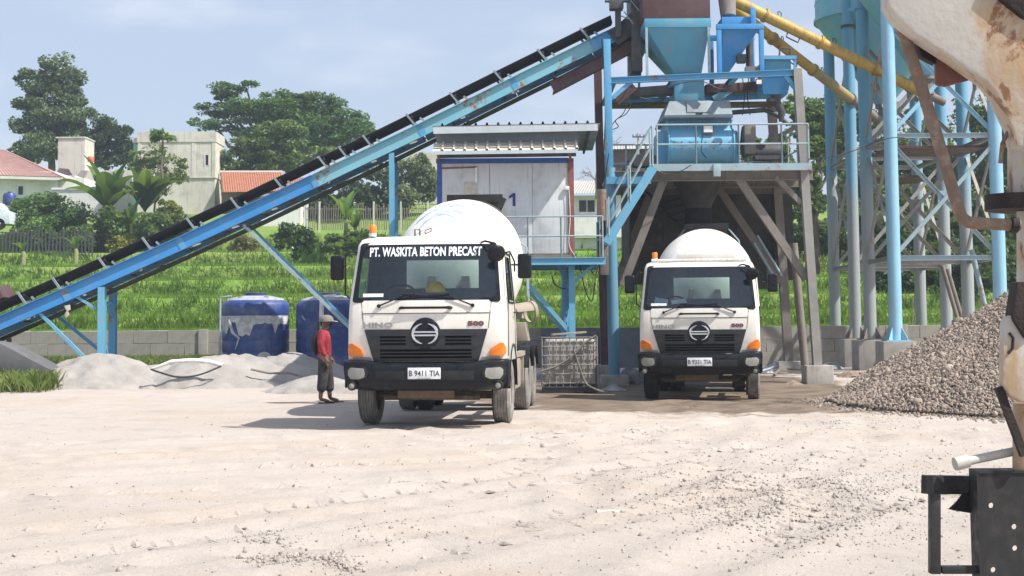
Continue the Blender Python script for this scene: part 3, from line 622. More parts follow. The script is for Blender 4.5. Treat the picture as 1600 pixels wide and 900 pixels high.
# ================================================================== BELT CONVEYOR
CN = [(-70, 524), (0, 493), (100, 450), (188, 411), (280, 370), (400, 315), (488, 273), (590, 225), (655, 193), (800, 121), (924, 60), (964, 41)]
YN, YFAR = 36.6, 37.6
conv = thing('belt_conveyor', P(160, 590, YN), 'long inclined blue belt conveyor with black belt rising to the tower', 'conveyor')
TOP = [P(x, y, YN) for x, y in CN]
def conv_at(px):
    for (x0, y0), (x1, y1) in zip(CN[:-1], CN[1:]):
        if x0 <= px <= x1: return P(px, y0 + (y1 - y0) * (px - x0) / (x1 - x0), YN), (P(x1, y1, YN) - P(x0, y0, YN)).normalized()
def cup(d): return V(-d.z, 0, d.x)
segs = [(-70, 99, M_blue), (100, 279, M_blue), (280, 487, M_blue), (488, 654, M_sky), (655, 799, M_sky), (800, 923, M_sky), (924, 964, M_blue)]
for x0, x1, mt in segs:
    for yy_, nm, mt2 in ((0, 'side_beam', mt), (YFAR - YN, 'far_side_beam', M_mid)):
        p, d = conv_at(x0); q, d2 = conv_at(x1 - .2); d = (q - p).normalized(); u = cup(d); o = V(0, yy_, 0); m = MB()
        s_ = -1 if yy_ == 0 else 1
        m.beam(p + o - u * .17, q + o - u * .17, .014, .31, u); m.beam(p + o - u * .008 - V(0, s_ * -.045, 0), q + o - u * .008 - V(0, s_ * -.045, 0), .105, .016, u); m.beam(p + o - u * .334 - V(0, s_ * -.045, 0), q + o - u * .334 - V(0, s_ * -.045, 0), .105, .016, u)
        m.build(nm, mt2, conv)
    p, d = conv_at(x1 - .3); u = cup(d)
    if yy_ and x1 < 960: MB().beam(p - V(0, .012, 0) - u * .015, p - V(0, .012, 0) - u * .325, .16, .012, V(0, 1, 0)).build('joint_plate', M_mid, conv)
def sweep(name, prof, mat, x0=-70, x1=964, thick=.014):
    xs = [x0] + [c[0] for c in CN if x0 < c[0] < x1] + [x1]; m = MB(); k = len(prof); vs = []
    for x in xs:
        p, d = conv_at(min(x, 963.9)); u = cup(d)
        for dt in (0, thick):
            vs += [p + V(0, y, 0) + u * (h + dt) for y, h in prof]
    fs = []
    for i in range(len(xs) - 1):
        a = i * 2 * k; b = a + 2 * k
        for j in range(k - 1):
            fs += [(a + j, a + j + 1, b + j + 1, b + j), (a + k + j, a + k + j + 1, b + k + j + 1, b + k + j)]
        fs += [(a, b, b + k, a + k), (a + k - 1, b + k - 1, b + 2 * k - 1, a + 2 * k - 1)]
    m.add(vs, fs); return m.build(name, mat, conv)
sweep('belt', [(.02, .315), (.06, .295), (.30, .18), (.70, .18), (.94, .295), (.98, .315)], M_belt, -70, 990 - 27)
sweep('return_belt', [(.12, -.50), (.88, -.50)], M_belt)
for i, x in enumerate([-28, 42, 96, 168, 237, 306, 375, 443, 512, 544, 582, 650, 718, 787, 855, 922]):
    p, d = conv_at(x); u = cup(d); m = MB()
    for yo in (-.012, 1.012):
        o = V(0, yo, 0); m.beam(p + o - d * .02, p + o + u * .36 - d * .10, .05, .075, V(0, 1, 0) if 1 else u)
        m.beam(p + o + u * .02 + d * .22, p + o + u * .12 + d * .17, .04, .05)
    m.beam(p + u * .04 + V(0, -.01, 0), p + u * .04 + V(0, 1.01, 0), .05, .05)
    br = m.build('idler_bracket', paint('bracket_grey', (.20, .25, .28), (.16, .14, .12), .4, 4, .6), conv)
    m = MB(); m.tube(p + u * .26 + V(0, .06, 0), p + u * .145 + V(0, .30, 0), .03); m.tube(p + u * .143 + V(0, .31, 0), p + u * .143 + V(0, .69, 0), .03); m.tube(p + u * .145 + V(0, .7, 0), p + u * .26 + V(0, .94, 0), .03); m.build('roller', M_dark, br)
    if i % 2 == 0: MB().tube(p - u * .45 + V(0, .05, 0), p - u * .45 + V(0, .95, 0), .045).build('return_roller', M_dark, conv)
for x in (20, 100, 188, 280, 340, 400, 488, 560, 620, 700, 780, 860):
    p, d = conv_at(x); u = cup(d); MB().beam(p - u * .30 + V(0, .05, 0), p - u * .30 + V(0, .95, 0), .06, .06).build('cross_member', M_dark, conv)
    q, d2 = conv_at(x + 55); MB().beam(p - u * .32 + V(0, .05, 0), q - u * .32 + V(0, .95, 0), .04, .04).build('lacing_bar', M_grey, conv)
M_legb = paint('conveyor_leg_paint', (.12, .36, .52), (.30, .30, .28), .35, 2, .5)
for x, top, wd in ((160, 448, .17), (612, 238, .13)):
    p, d = conv_at(x); 
    for yo, mt in ((0.0, M_legb), (1.0, M_mid)):
        a = V(p.x, YN + yo, p.z - .40); b_ = V(p.x + .02, YN + yo, .05); m = MB(); m.ibeam(a, b_, wd, wd + .02, .014, V(0, 1, 0)); m.build('leg', mt, conv); MB().box(b_ + V(0, 0, .16), (.34, .34, .02)).build('base_plate', M_grey, conv)
    for z0, z1 in (((p.z - .6), (p.z - 1.15)), (p.z - .5 * p.z, .3)):
        MB().angle(V(p.x, YN + .05, z0), V(p.x, YN + .95, z1), .06).build('leg_brace', M_mid, conv)
    MB().angle(V(p.x, YN + .05, p.z - .75), V(p.x, YN + .95, p.z - .75), .06).build('leg_tie', M_mid, conv)
for (a, b_, yo, mt, r) in (((64, 488), (152, 575), 0, M_legb, .07), ((84, 486), (160, 548), 1.0, M_mid, .07), ((120, 462), (152, 481), 0, M_legb, .055), ((382, 350), (640, 600), .1, M_rail, .07), ((392, 352), (640, 595), .95, M_mid, .05)):
    MB().angle(P(a[0], a[1], YN + yo), P(b_[0], b_[1], YN + yo), r).build('strut', mt, conv)
MB().beam(P(14, 528, YN + .3), P(14, 560, YN + .3), .1, .1).build('tail_post', M_mar, conv)
MB().box(P(4, 470, YN + .4) + V(-.3, 0, .05), (.9, .95, .34), Matrix.Rotation(-.42, 3, 'Y')).build('tail_hopper', M_mar, conv, bevel=.02)
m = MB(); m.beam(P(862, 136, YN + .18), P(992, 69, YN + .18), .03, .30); m.beam(P(862, 136, YN + .85), P(992, 69, YN + .85), .03, .30); m.beam(P(864, 139, YN + .52) - V(0, 0, .10), P(992, 72, YN + .52) - V(0, 0, .10), .66, .02); m.build('spill_tray', M_mar, conv)
# rag caught under the beam
rag = thing('hanging_rag', P(106, 480, YN - .06), 'pale torn rag hanging from the underside of the conveyor near its lower end', 'rag')
m = MB(); pr = [(100, 478), (109, 476), (110, 484), (106, 486), (108, 492), (103, 497), (101, 490), (104, 486)]; m.prism([P(x, y, YN - .06) for x, y in pr], V(0, .03, 0)); m.build('cloth', flat('pale_cloth', (.5, .45, .36), .9), rag, bevel=.006)
# ================================================================== TOWER
YF, YR = 35.0, 38.6; DY = V(0, YR - YF, 0)
tower = thing('batching_tower', P(1115, 600, 36.5), 'blue and grey steel batching tower straddling the right mixer truck', 'tower')
FL0, FL1 = P(948, 62, YF), P(960, 590, YF); FR0, FR1 = P(1245, 108, YF), P(1277, 572, YF)
def atz(a, b, z): t_ = (z - a.z) / (b.z - a.z); return a.lerp(b, t_)
m_z = P(1000, 262, YF).z
MB().beam(FL0, atz(FL0, FL1, m_z), .17, .17, V(0, 1, 0)).build('column', M_mid, tower, bevel=.01)
MB().tube(atz(FL0, FL1, m_z), FL1, .135, n=16).build('column', paint('tower_pipe_blue', (.10, .27, .40), (.26, .25, .23), .45, 1.5, .6), tower)
MB().ibeam(FR0, FR1, .20, .22, .02, V(0, 1, 0)).build('column', M_grey, tower)
MB().beam(FL0 + DY + V(-.02, 0, .5), FL1 + DY, .2, .2, V(0, 1, 0)).build('rear_column', M_mar, tower)
MB().beam(FR0 + DY, FR1 + DY, .22, .22, V(0, 1, 0)).build('rear_column', M_dust, tower)
for a in (FR1, FR1 + DY, FL1, FL1 + DY):
    gzv = float(gz(a.x, a.y)); MB().span(a.x - .32, a.x + .32, a.y - .32, a.y + .32, gzv - .15, max(a.z + .02, gzv + .22)).build('footing', M_conc, tower, bevel=.02)
B0, B1 = P(953, 126, YF - .02), P(1252, 113, YF - .02)
MB().ibeam(B0, B1, .14, .15, .016).build('upper_beam', M_mid, tower); MB().ibeam(B0 + DY, B1 + DY, .14, .15, .016).build('upper_beam', M_mid, tower)
for t_ in (.02, .34, .66, .985): MB().ibeam(B0.lerp(B1, t_) + V(0, .1, -.01), B0.lerp(B1, t_) + DY + V(0, -.1, -.01), .12, .13, .014).build('upper_joist', M_mid, tower)
m = MB(); m.span(B0.x + .2, B1.x - .1, YR - 1.0, YR - .1, B0.z - .17, B0.z - .135); m.build('upper_floor', M_mar, tower)
for a, b_ in (((986, 128), (957, 153)), ((1226, 118), (1247, 143))): MB().beam(P(*a, YF), P(*b_, YF), .1, .1).build('knee_brace', M_mid, tower)
# main deck
dz_ = P(1150, 258, YF - .3).z; dx0, dx1 = P(1018, 258, YF - .3).x, P(1267, 258, YF - .3).x
nb = 9
for i in range(nb):
    a = dx0 + (dx1 - dx0) * i / nb; b_ = dx0 + (dx1 - dx0) * (i + 1) / nb - .012; MB().span(a, b_, YF - .28, YR + .2, dz_ - .035, dz_).build('deck_plate', M_dust, tower)
MB().span(dx0 - .02, dx1 + .02, YF - .32, YF - .285, dz_ - .13, dz_ + .04).build('deck_edge', M_rail, tower)
MB().span(dx1 + .002, dx1 + .03, YF - .283, YR + .2, dz_ - .13, dz_ + .04).build('deck_edge', M_rail, tower)
for y_ in (YF, (YF + YR) / 2, YR): MB().ibeam(V(FL0.x, y_, dz_ - .22), V(FR1.x, y_, dz_ - .22), .16, .24, .018).build('deck_girder', M_dust, tower)
for x_ in (.15, .38, .62, .85): xx_ = dx0 + (dx1 - dx0) * x_; MB().ibeam(V(xx_, YF + .1, dz_ - .12), V(xx_, YR - .1, dz_ - .12), .1, .14, .014).build('deck_joist', M_dust, tower)
MB().box(P(1120, 266, YF - .34), (.17, .1, .3)).build('bracket_box', M_rail, tower, bevel=.01)
for a, b_ in (((1040, 274), (974, 446)), ((1148, 268), (1262, 436))):
    for yo in (.12, YR - YF - .3): MB().ibeam(P(a[0], a[1], YF) + V(0, yo, 0), P(b_[0], b_[1], YF) + V(0, yo, 0), .19, .17, .02, V(0, 1, 0)).build('diagonal_brace', M_dust, tower)
MB().beam(P(1212, 276, YF), P(1252, 318, YF), .12, .12).build('knee_brace', M_dust, tower)
for a, b_ in (((1183, 368), (1222, 432)), ((1178, 380), (1214, 440))): MB().tube(P(*a, 38.2), P(*b_, 38.2), .035, n=8).build('rear_pipe', M_rail, tower)
MB().tube(P(1240, 380, 36.5), P(1258, 575, 36.5), .10, n=12).build('drain_pipe', M_dust, tower)
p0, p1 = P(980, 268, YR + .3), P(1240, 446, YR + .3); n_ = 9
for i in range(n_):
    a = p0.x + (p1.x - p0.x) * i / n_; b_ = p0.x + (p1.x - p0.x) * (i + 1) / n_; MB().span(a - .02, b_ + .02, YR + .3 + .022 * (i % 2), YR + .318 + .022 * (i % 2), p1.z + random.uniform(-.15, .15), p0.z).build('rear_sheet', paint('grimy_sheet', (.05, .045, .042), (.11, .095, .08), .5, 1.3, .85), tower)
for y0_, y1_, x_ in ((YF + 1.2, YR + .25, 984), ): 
    a = P(x_, 268, YF + 1.2); MB().span(a.x - .03, a.x, y0_, y1_, p1.z + .5, p0.z).build('side_sheet', MATS['grimy_sheet'], tower)  # sheet added to darken the space under the deck
# discharge cone + rubber sleeve under deck
c_ = P(1090, 275, 36.9); MB().lathe([(.72, 0), (.70, -.05), (.34, -.75), (.34, -.82)], V(c_.x, 36.9, dz_ - .04), n=20).build('discharge_cone', MATS['grimy_sheet'], tower)
MB().lathe([(.335, -.78), (.33, -.95), (.36, -1.25)], V(c_.x, 36.9, dz_ - .04), n=20).build('discharge_sleeve', M_rub, tower)
for k in range(5): 
    a = P(1010 + k * 8, 300 + k * 9, 38.2); MB().path([a, a + V(.4, .05, -.3), a + V(.9, 0, -.15), a + V(1.2, .05, -.6)], .03, 6).build('hose', M_rub, tower)
# railing of the deck
def rail(parent, pts, n_post, hgt=1.0, r=.022, mat=M_rail, mids=(.52, 1.0)):
    for p, q, n in zip(pts[:-1], pts[1:], n_post):
        for i in range(n + 1):
            a = p.lerp(q, i / n); MB().tube(a, a + V(0, 0, hgt), r, n=8).build('rail_post', mat, parent)
        for k in mids: MB().tube(p + V(0, 0, hgt * k), q + V(0, 0, hgt * k), r, n=8).build('rail_bar', mat, parent)
DK = lambda px, Y: V(P(px, 258, Y).x, Y, dz_)
rail(tower, [DK(1027, YF - .26), DK(1088, YF - .26), DK(1155, YF - .26), DK(1222, YF - .26), DK(1264, YF - .26)], [1, 1, 1, 1], .98)
rail(tower, [V(dx1 - .03, YF - .1, dz_), V(dx1 - .03, YR, dz_)], [3], .98)
rail(tower, [V(dx0, YR + .1, dz_), V(dx1 - .1, YR + .1, dz_)], [5], .98)
# stair from landing to hut deck
lz = P(985, 277, YF - .4).z; lx0, lx1 = P(948, 277, YF - .4).x, P(1020, 277, YF - .4).x
MB().span(lx0, lx1 - .02, YF - .2, YF + 1.4, lz - .06, lz).build('landing', M_mid, tower); MB().span(lx0, lx1 - .02, YF - .24, YF - .203, lz - .14, lz + .03).build('landing_edge', M_mid, tower)
rail(tower, [V(lx0 + .1, YF + 1.3, lz), V(lx1, YF + 1.3, lz)], [2], .98)
s0, s1 = P(1018, 265, YF - .5), P(945, 382, YF - .5)
for yo in (0, -.62): MB().beam(s0 + V(0, yo, 0), s1 + V(0, yo, 0), .05, .2).build('stair_stringer', M_legb, tower)
for i in range(1, 9): a = s0.lerp(s1, i / 9.3); MB().box(a + V(0, -.31, 0), (.22, .56, .03)).build('stair_tread', M_dust, tower)
for yo in (.02, -.64):
    for k in (.5, .95): MB().tube(s0 + V(-.05, yo, k), s1 + V(.1, yo, k), .02, n=8).build('stair_rail', M_rail, tower)
    for i in (0.03, .5, .95): a = s0.lerp(s1, i) + V(0, yo, .08); MB().tube(a, a + V(0, 0, .9), .02, n=8).build('stair_post', M_rail, tower)
# cables
def cable(parent, pts, r=.012, name='cable', mat=None): MB().path(spl3(pts, 8 * len(pts)), r, 6).build(name, mat or M_wire, parent)
def spl3(pts, n):
    pts = [Vector(p) for p in pts]; out = []; k = len(pts) - 1
    for i in range(n + 1):
        t_ = i / n * k; j = min(int(t_), k - 1); u = t_ - j; p0 = pts[max(j - 1, 0)]; p1 = pts[j]; p2 = pts[j + 1]; p3 = pts[min(j + 2, k)]
        out.append(.5 * ((2 * p1) + (p2 - p0) * u + (2 * p0 - 5 * p1 + 4 * p2 - p3) * u * u + (3 * p1 - p0 - 3 * p2 + p3) * u ** 3))
    return out
for pl, Y_ in (([(986, 142), (975, 175), (960, 190), (952, 205)], 35.3), ([(980, 150), (985, 165), (978, 178), (962, 188), (966, 198), (955, 203)], 35.4), ([(955, 165), (968, 158), (980, 140)], 35.2), ([(1000, 152), (1025, 158), (1048, 155)], 35.3), ([(1040, 136), (1075, 128), (1100, 128), (1125, 139), (1145, 135)], 34.9), ([(940, 60), (946, 150), (944, 250), (947, 330), (944, 480)], 34.95), ([(951, 240), (944, 300), (950, 345), (946, 370)], 34.7), ([(1018, 262), (1040, 272), (1062, 268), (1080, 258)], 34.6), ([(1098, 208), (1096, 235), (1104, 247)], 35.0), ([(1262, 250), (1320, 240), (1395, 215), (1440, 225)], 36.0), ([(1160, 120), (1163, 150), (1160, 180)], 36), ([(1170, 120), (1168, 150), (1172, 180)], 36)):
    cable(tower, [P(x, y, Y_) for x, y in pl])
MB().tube(P(940, 302, 34.6), P(942, 345, 34.6), .11, n=14).build('dust_filter', paint('rusty_can', (.22, .14, .10), (.35, .3, .25), .5, 4, .8), tower); MB().tube(P(940, 296, 34.6), P(940, 302, 34.6), .115, n=14).build('filter_cap', M_dust, tower)
MB().box(P(944, 400, 34.8), (.2, .2, .9)).build('cable_box', M_dust, tower, bevel=.01)
# work lamp box under upper beam
MB().box(P(1186, 128, 34.85), (.16, .12, .14)).build('flood_light', M_dark, tower, bevel=.01); MB().box(P(1186, 128, 34.78), (.12, .02, .1)).build('flood_light_glass', flat('lamp_glass', (.7, .7, .68), .2), tower)
# ================================================================== HOPPERS ON THE TOWER
def frus(x0, x1, y0, y1, z0, X0, X1, Y0, Y1, z1): return MB().hexa([V(x0, y0, z0), V(x1, y0, z0), V(x1, y1, z0), V(x0, y1, z0), V(X0, Y0, z1), V(X1, Y0, z1), V(X1, Y1, z1), V(X0, Y1, z1)])
def X_(px, y, Y): return P(px, y, Y).x
def Z_(px, y, Y): return P(px, y, Y).z
Yh = 35.3
ah = thing('aggregate_hopper', P(1060, 118, 36.3), 'large blue aggregate hopper with maroon box above, on the tower top', 'hopper')
zb_, zt_ = Z_(1075, 117, 35.9), Z_(1060, 43, Yh)
frus(X_(1056, 117, 35.9), X_(1096, 117, 35.9), 35.95, 36.9, zb_, X_(1009, 43, Yh), X_(1109, 43, Yh), Yh, 37.6, zt_).build('funnel', M_hop, ah)
MB().span(X_(1007, 40, Yh), X_(1111, 40, Yh), Yh - .03, 37.63, zt_ + .002, Z_(1060, 29, Yh)).build('rim_band', M_hop, ah, bevel=.01)
MB().span(X_(1005, 20, Yh), X_(1110, 20, Yh), Yh + .02, 37.55, Z_(1060, 29, Yh) + .002, Z_(1060, -50, Yh)).build('upper_box', M_mar, ah, bevel=.01)
zbm = Z_(1060, 120, Yh)
for px in (1010, 1107):
    for y_ in (Yh - .02, 37.55): p = P(px, 43, Yh); MB().beam(V(p.x, y_, zt_), V(p.x, y_, zbm), .06, .06, V(0, 1, 0)).build('post', M_rail, ah)
MB().span(X_(1054, 134, 35.8), X_(1101, 134, 35.8), 35.85, 37.0, Z_(1075, 158, 35.8), zb_ + .003).build('throat', M_hop, ah, bevel=.01)
hd = thing('conveyor_head_drive', P(972, 60, 36.9), 'dark drive housing and torn rubber at the conveyor head beside the maroon box', 'machine')
MB().span(X_(986, 60, 36.5), X_(1003, 60, 36.5), 36.4, 37.8, Z_(990, 112, 36.5), Z_(990, -40, 36.5)).build('housing', M_dark, hd, bevel=.02)
m = MB(); m.prism([P(x, y, 36.45) for x, y in [(958, 60), (950, 48), (963, 40), (990, 16), (1000, 22), (998, 45), (978, 62), (966, 70)]], V(0, .9, 0)); m.build('rubber_skirt', flat('torn_rubber', (.05, .05, .055), .85, 0, .5, 6, .5), hd, bevel=.02)
MB().beam(P(966, 58, 36.4), P(965, -30, 36.4), .14, .16, V(0, 1, 0)).build('post', M_dark, hd); MB().box(P(963, 8, 36.3), (.34, .35, .25)).build('gearbox', M_dark, hd, bevel=.03); MB().tube(P(945, 2, 36.3), P(985, 2, 36.3), .035).build('shaft', M_dark, hd)
for a, b_ in (((975, 18), (990, 38)), ((968, 24), (984, 30)), ((985, 0), (1003, 22))): MB().tube(P(*a, 36.35), P(*b_, 36.35), .015, n=6).build('rod', M_rail, hd)
MB().prism([P(x, y, 36.7) for x, y in [(985, 70), (1008, 62), (1008, 82), (990, 84)]], V(0, .8, 0)).build('chute_lip', M_hop, hd)
MB().beam(P(1000, 84, 36.7), P(1000, 118, 36.7), .06, .06, V(0, 1, 0)).build('lip_post', M_dark, hd)
ch_ = thing('cement_hopper', P(1155, 116, 35.6), 'bright blue cement weigh hopper in a square frame right of the aggregate hopper', 'hopper')
Yc = 35.2
for px in (1123, 1189):
    for y_ in (Yc, 36.6): a = P(px, 40, Yc); b_ = P(px, 116, Yc); MB().beam(V(a.x, y_, a.z), V(a.x, y_, b_.z), .11, .11, V(0, 1, 0)).build('frame_post', M_blue, ch_, bevel=.006)
for y_ in (Yc - .004, 36.6): MB().beam(V(X_(1119, 42, Yc), y_, Z_(1155, 42, Yc)), V(X_(1193, 42, Yc), y_, Z_(1155, 42, Yc)), .12, .13, V(0, 0, 1)).build('frame_beam', M_blue, ch_, bevel=.006)
z0, z1 = Z_(1133, 114, 35.5), Z_(1155, 47, 35.4); frus(X_(1130, 114, 35.5), X_(1139, 114, 35.5), 35.75, 35.95, z0, X_(1129, 47, 35.4), X_(1185, 47, 35.4), 35.35, 36.4, z1).build('funnel', M_blue, ch_)
MB().span(X_(1128, 30, 35.4), X_(1178, 30, 35.4), 35.4, 36.35, z1 + .002, Z_(1155, 26, 35.4)).build('lid_box', M_blue, ch_, bevel=.015)
MB().tube(P(1138, 26, 35.8), P(1136, 0, 35.9), .19, .22, 14).build('inlet_sleeve', flat('canvas_sleeve', (.22, .2, .18), .95), ch_); MB().beam(P(1177, 40, 35.3), P(1176, 12, 35.3), .12, .1, V(0, 1, 0)).build('vent_stub', M_blue, ch_, bevel=.01)
MB().box(P(1158, 92, 35.5), (.22, .2, .22)).build('vibrator', M_dark, ch_, bevel=.03); MB().tube(P(1171, 62, 36.2), P(1171, 116, 36.2), .09, n=10).build('down_pipe', M_dark, ch_); MB().box(P(1174, 110, 35.3), (.3, .2, .16)).build('junction_box', M_dust, ch_)
wh = thing('water_hopper', P(1215, 146, 35.5), 'small blue water weigh tank hung at the right end of the upper beam', 'tank')
MB().span(X_(1194, 100, 35.3), X_(1236, 100, 35.3), 35.3, 36.3, Z_(1215, 113, 35.3), Z_(1215, 92, 35.3)).build('upper_tank', M_hop, wh, bevel=.015)
frus(X_(1194, 146, 35.3), X_(1232, 146, 35.3), 35.4, 36.2, Z_(1215, 146, 35.3), X_(1190, 123, 35.3), X_(1236, 123, 35.3), 35.3, 36.3, Z_(1215, 121, 35.3)).build('lower_tank', M_blue, wh)
MB().beam(P(1190, 90, 35.25), P(1244, 90, 35.25), .1, .09).build('frame_beam', M_mid, wh)
for px in (1192, 1242): MB().beam(P(px, 90, 35.25), P(px, 116, 35.25), .06, .06, V(0, 1, 0)).build('frame_post', M_mid, wh)
MB().path([P(x, y, 35.4) for x, y in [(1218, 88), (1218, 76), (1235, 76), (1235, 88)]], .025, 8).build('handle', M_dark, wh)
MB().path([P(x, y, 35.6) for x, y in [(1212, 146), (1214, 160), (1222, 176), (1220, 190)]], [.13, .1, .1, .05], 10).build('outlet_valve', M_dark, wh); MB().box(P(1208, 156, 35.5), (.2, .12, .1)).build('valve_actuator', M_dark, wh, bevel=.01)
MB().path([P(1142, 176, 35.9), P(1195, 172, 35.9), P(1215, 180, 35.9), P(1232, 195, 35.9)], .06, 10).build('water_pipe', M_dark, wh)
dc = thing('feed_duct', P(1120, 140, 36.4), 'dark horizontal feed duct under the upper beam', 'duct'); MB().beam(P(975, 147, 36.3), P(1052, 141, 36.3), .5, .22).build('left_arm', M_dark, dc, bevel=.02); MB().beam(P(1101, 141, 36.3), P(1190, 136, 36.3), .5, .22).build('right_arm', M_mar, dc, bevel=.02); MB().beam(P(1115, 157, 36.2), P(1140, 140, 36.2), .25, .2).build('elbow', M_hop, dc)
MB().beam(P(962, 158, 35.9), P(990, 135, 35.9), .3, .25).build('lower_arm', M_mar, dc)
# ================================================================== MIXER
mxr = thing('concrete_mixer', P(1090, 256, 36.4), 'big blue twin-shaft concrete mixer with grey hood on the tower deck', 'concrete mixer')
xa, xb = X_(1047, 215, 35.4), X_(1146, 215, 35.4); zt1, zb1 = Z_(1096, 184, 35.4), dz_ + .03
zm_ = (zt1 + zb1) / 2; prof = [V(0, 36.45 - 1.12 * math.copysign(abs(math.cos(a)) ** .8, math.cos(a)), max(zb1 - .05, zm_ - .05 + .60 * math.sin(a))) for a in [PI * .30 - k * PI * 1.6 / 30 for k in range(31)]]; prof[0].z = zt1; prof[-1].z = zt1
prof = [V(xa, p.y, p.z) for p in prof]; body = MB().prism(prof, V(xb - xa, 0, 0)).build('trough', M_mid if 0 else paint('mixer_blue', (.11, .36, .55), (.36, .35, .33), .5, 2.2, .5), mxr)
for px0, px1 in ((1030, 1046.6), (1146.4, 1156)):
    MB().span(X_(px0, 215, 35.6), X_(px1, 215, 35.6), 35.85, 37.1, zb1 + .1, zt1 - .25).build('bearing_housing', MATS['mixer_blue'], mxr, bevel=.06)
for px in (1047, 1145): MB().prism([V(X_(px, 215, 35.4) - (.012 if px < 1100 else -.012), p.y + (-.05 if p.y < 36.4 else .05), p.z - (.03 if p.z < zb1 + .3 else 0)) for p in prof], V(.03 if px > 1100 else -.03, 0, 0)).build('end_plate', MATS['mixer_blue'], mxr)
frus(X_(1037, 186, 35.3), X_(1146, 186, 35.3), 35.33, 37.6, zt1 + .003, X_(1046, 157, 35.6), X_(1140, 157, 35.6), 35.6, 37.3, Z_(1090, 157, 35.5)).build('hood', paint('hood_grey_blue', (.23, .28, .31), (.22, .2, .18), .5, 2, .7), mxr)
MB().prism([P(x, y, 35.36 + (186 - y) * .008) for x, y in [(1073, 177), (1112, 177), (1112, 159), (1073, 159)]], V(0, -.05, .02)).build('hatch', MATS['hood_grey_blue'], mxr, bevel=.01)
MB().beam(P(1088, 177, 35.38), P(1098, 177, 35.38), .05, .04).build('hatch_handle', M_dark, mxr)
sg = MB().span(X_(1098, 202, 35.33), X_(1115, 202, 35.33), 35.325, 35.355, Z_(1106, 209, 35.33), Z_(1106, 195, 35.33)).build('notice_board', M_dark, mxr); MB().span(X_(1099.5, 202, 35.31), X_(1113.5, 202, 35.31), 35.315, 35.323, Z_(1106, 206.5, 35.31), Z_(1106, 196.5, 35.31)).build('notice_sheet', flat('paper_white', (.7, .7, .68), .7), sg)
rs2 = np.random.RandomState(8); m = MB()
for i in range(26):
    x = 1055 + i * 2.15; a = P(x, 190.5 + rs2.uniform(-1, 1) - i * .04, 35.40); m.box(a, (rs2.uniform(.008, .022), .02, rs2.uniform(.015, .05)))
m.build('worn_marking', M_dark, mxr)
for i in range(8):
    for y in (222, 232): p = P(1053 + i * 12.4, y, 35.33 + (.02 if y > 225 else 0)); MB().tube(p + V(0, .1, 0), p - V(0, .012, 0), .016, n=6).build('bolt', M_dark, mxr)
for px in (1035, 1043, 1149): MB().prism([P(px, 250, 35.9), P(px + 3, 250, 35.9), P(px + 3, 232, 35.9), P(px, 232, 35.9)], V(0, .5, 0)).build('foot_rib', MATS['mixer_blue'], mxr)
gm = thing('gearbox_motor', P(1185, 252, 36), 'dusty gearbox and electric motor at the right of the mixer', 'motor')
MB().box(P(1170, 219, 35.8), (.28, .5, .72)).build('belt_guard', M_dust, gm, bevel=.03); MB().lathe([(0, 0), (.36, 0), (.36, .14), (0, .14)], P(1160, 222, 36.1), V(1, 0, 0), 20).build('pulley', M_dark, gm)
MB().tube(P(1180, 238, 36), P(1220, 238, 36), .22, n=18).build('motor_body', M_dark, gm); MB().box(P(1200, 247, 36), (.7, .4, .1)).build('motor_base', M_dark, gm); MB().box(P(1200, 228, 35.9), (.2, .2, .14)).build('terminal_box', M_dust, gm); MB().beam(P(1218, 212, 36), P(1245, 198, 36), .1, .1).build('guard_arm', M_dark, gm)
gm2 = thing('side_gearbox', P(1020, 256, 36.6), 'small dusty gearbox on the landing left of the mixer', 'motor'); MB().box(P(1006, 252, 36.4), (.55, .5, .3)).build('casing', M_dust, gm2, bevel=.05); MB().tube(P(988, 250, 36.4), P(998, 250, 36.4), .1).build('shaft_cover', M_dust, gm2)
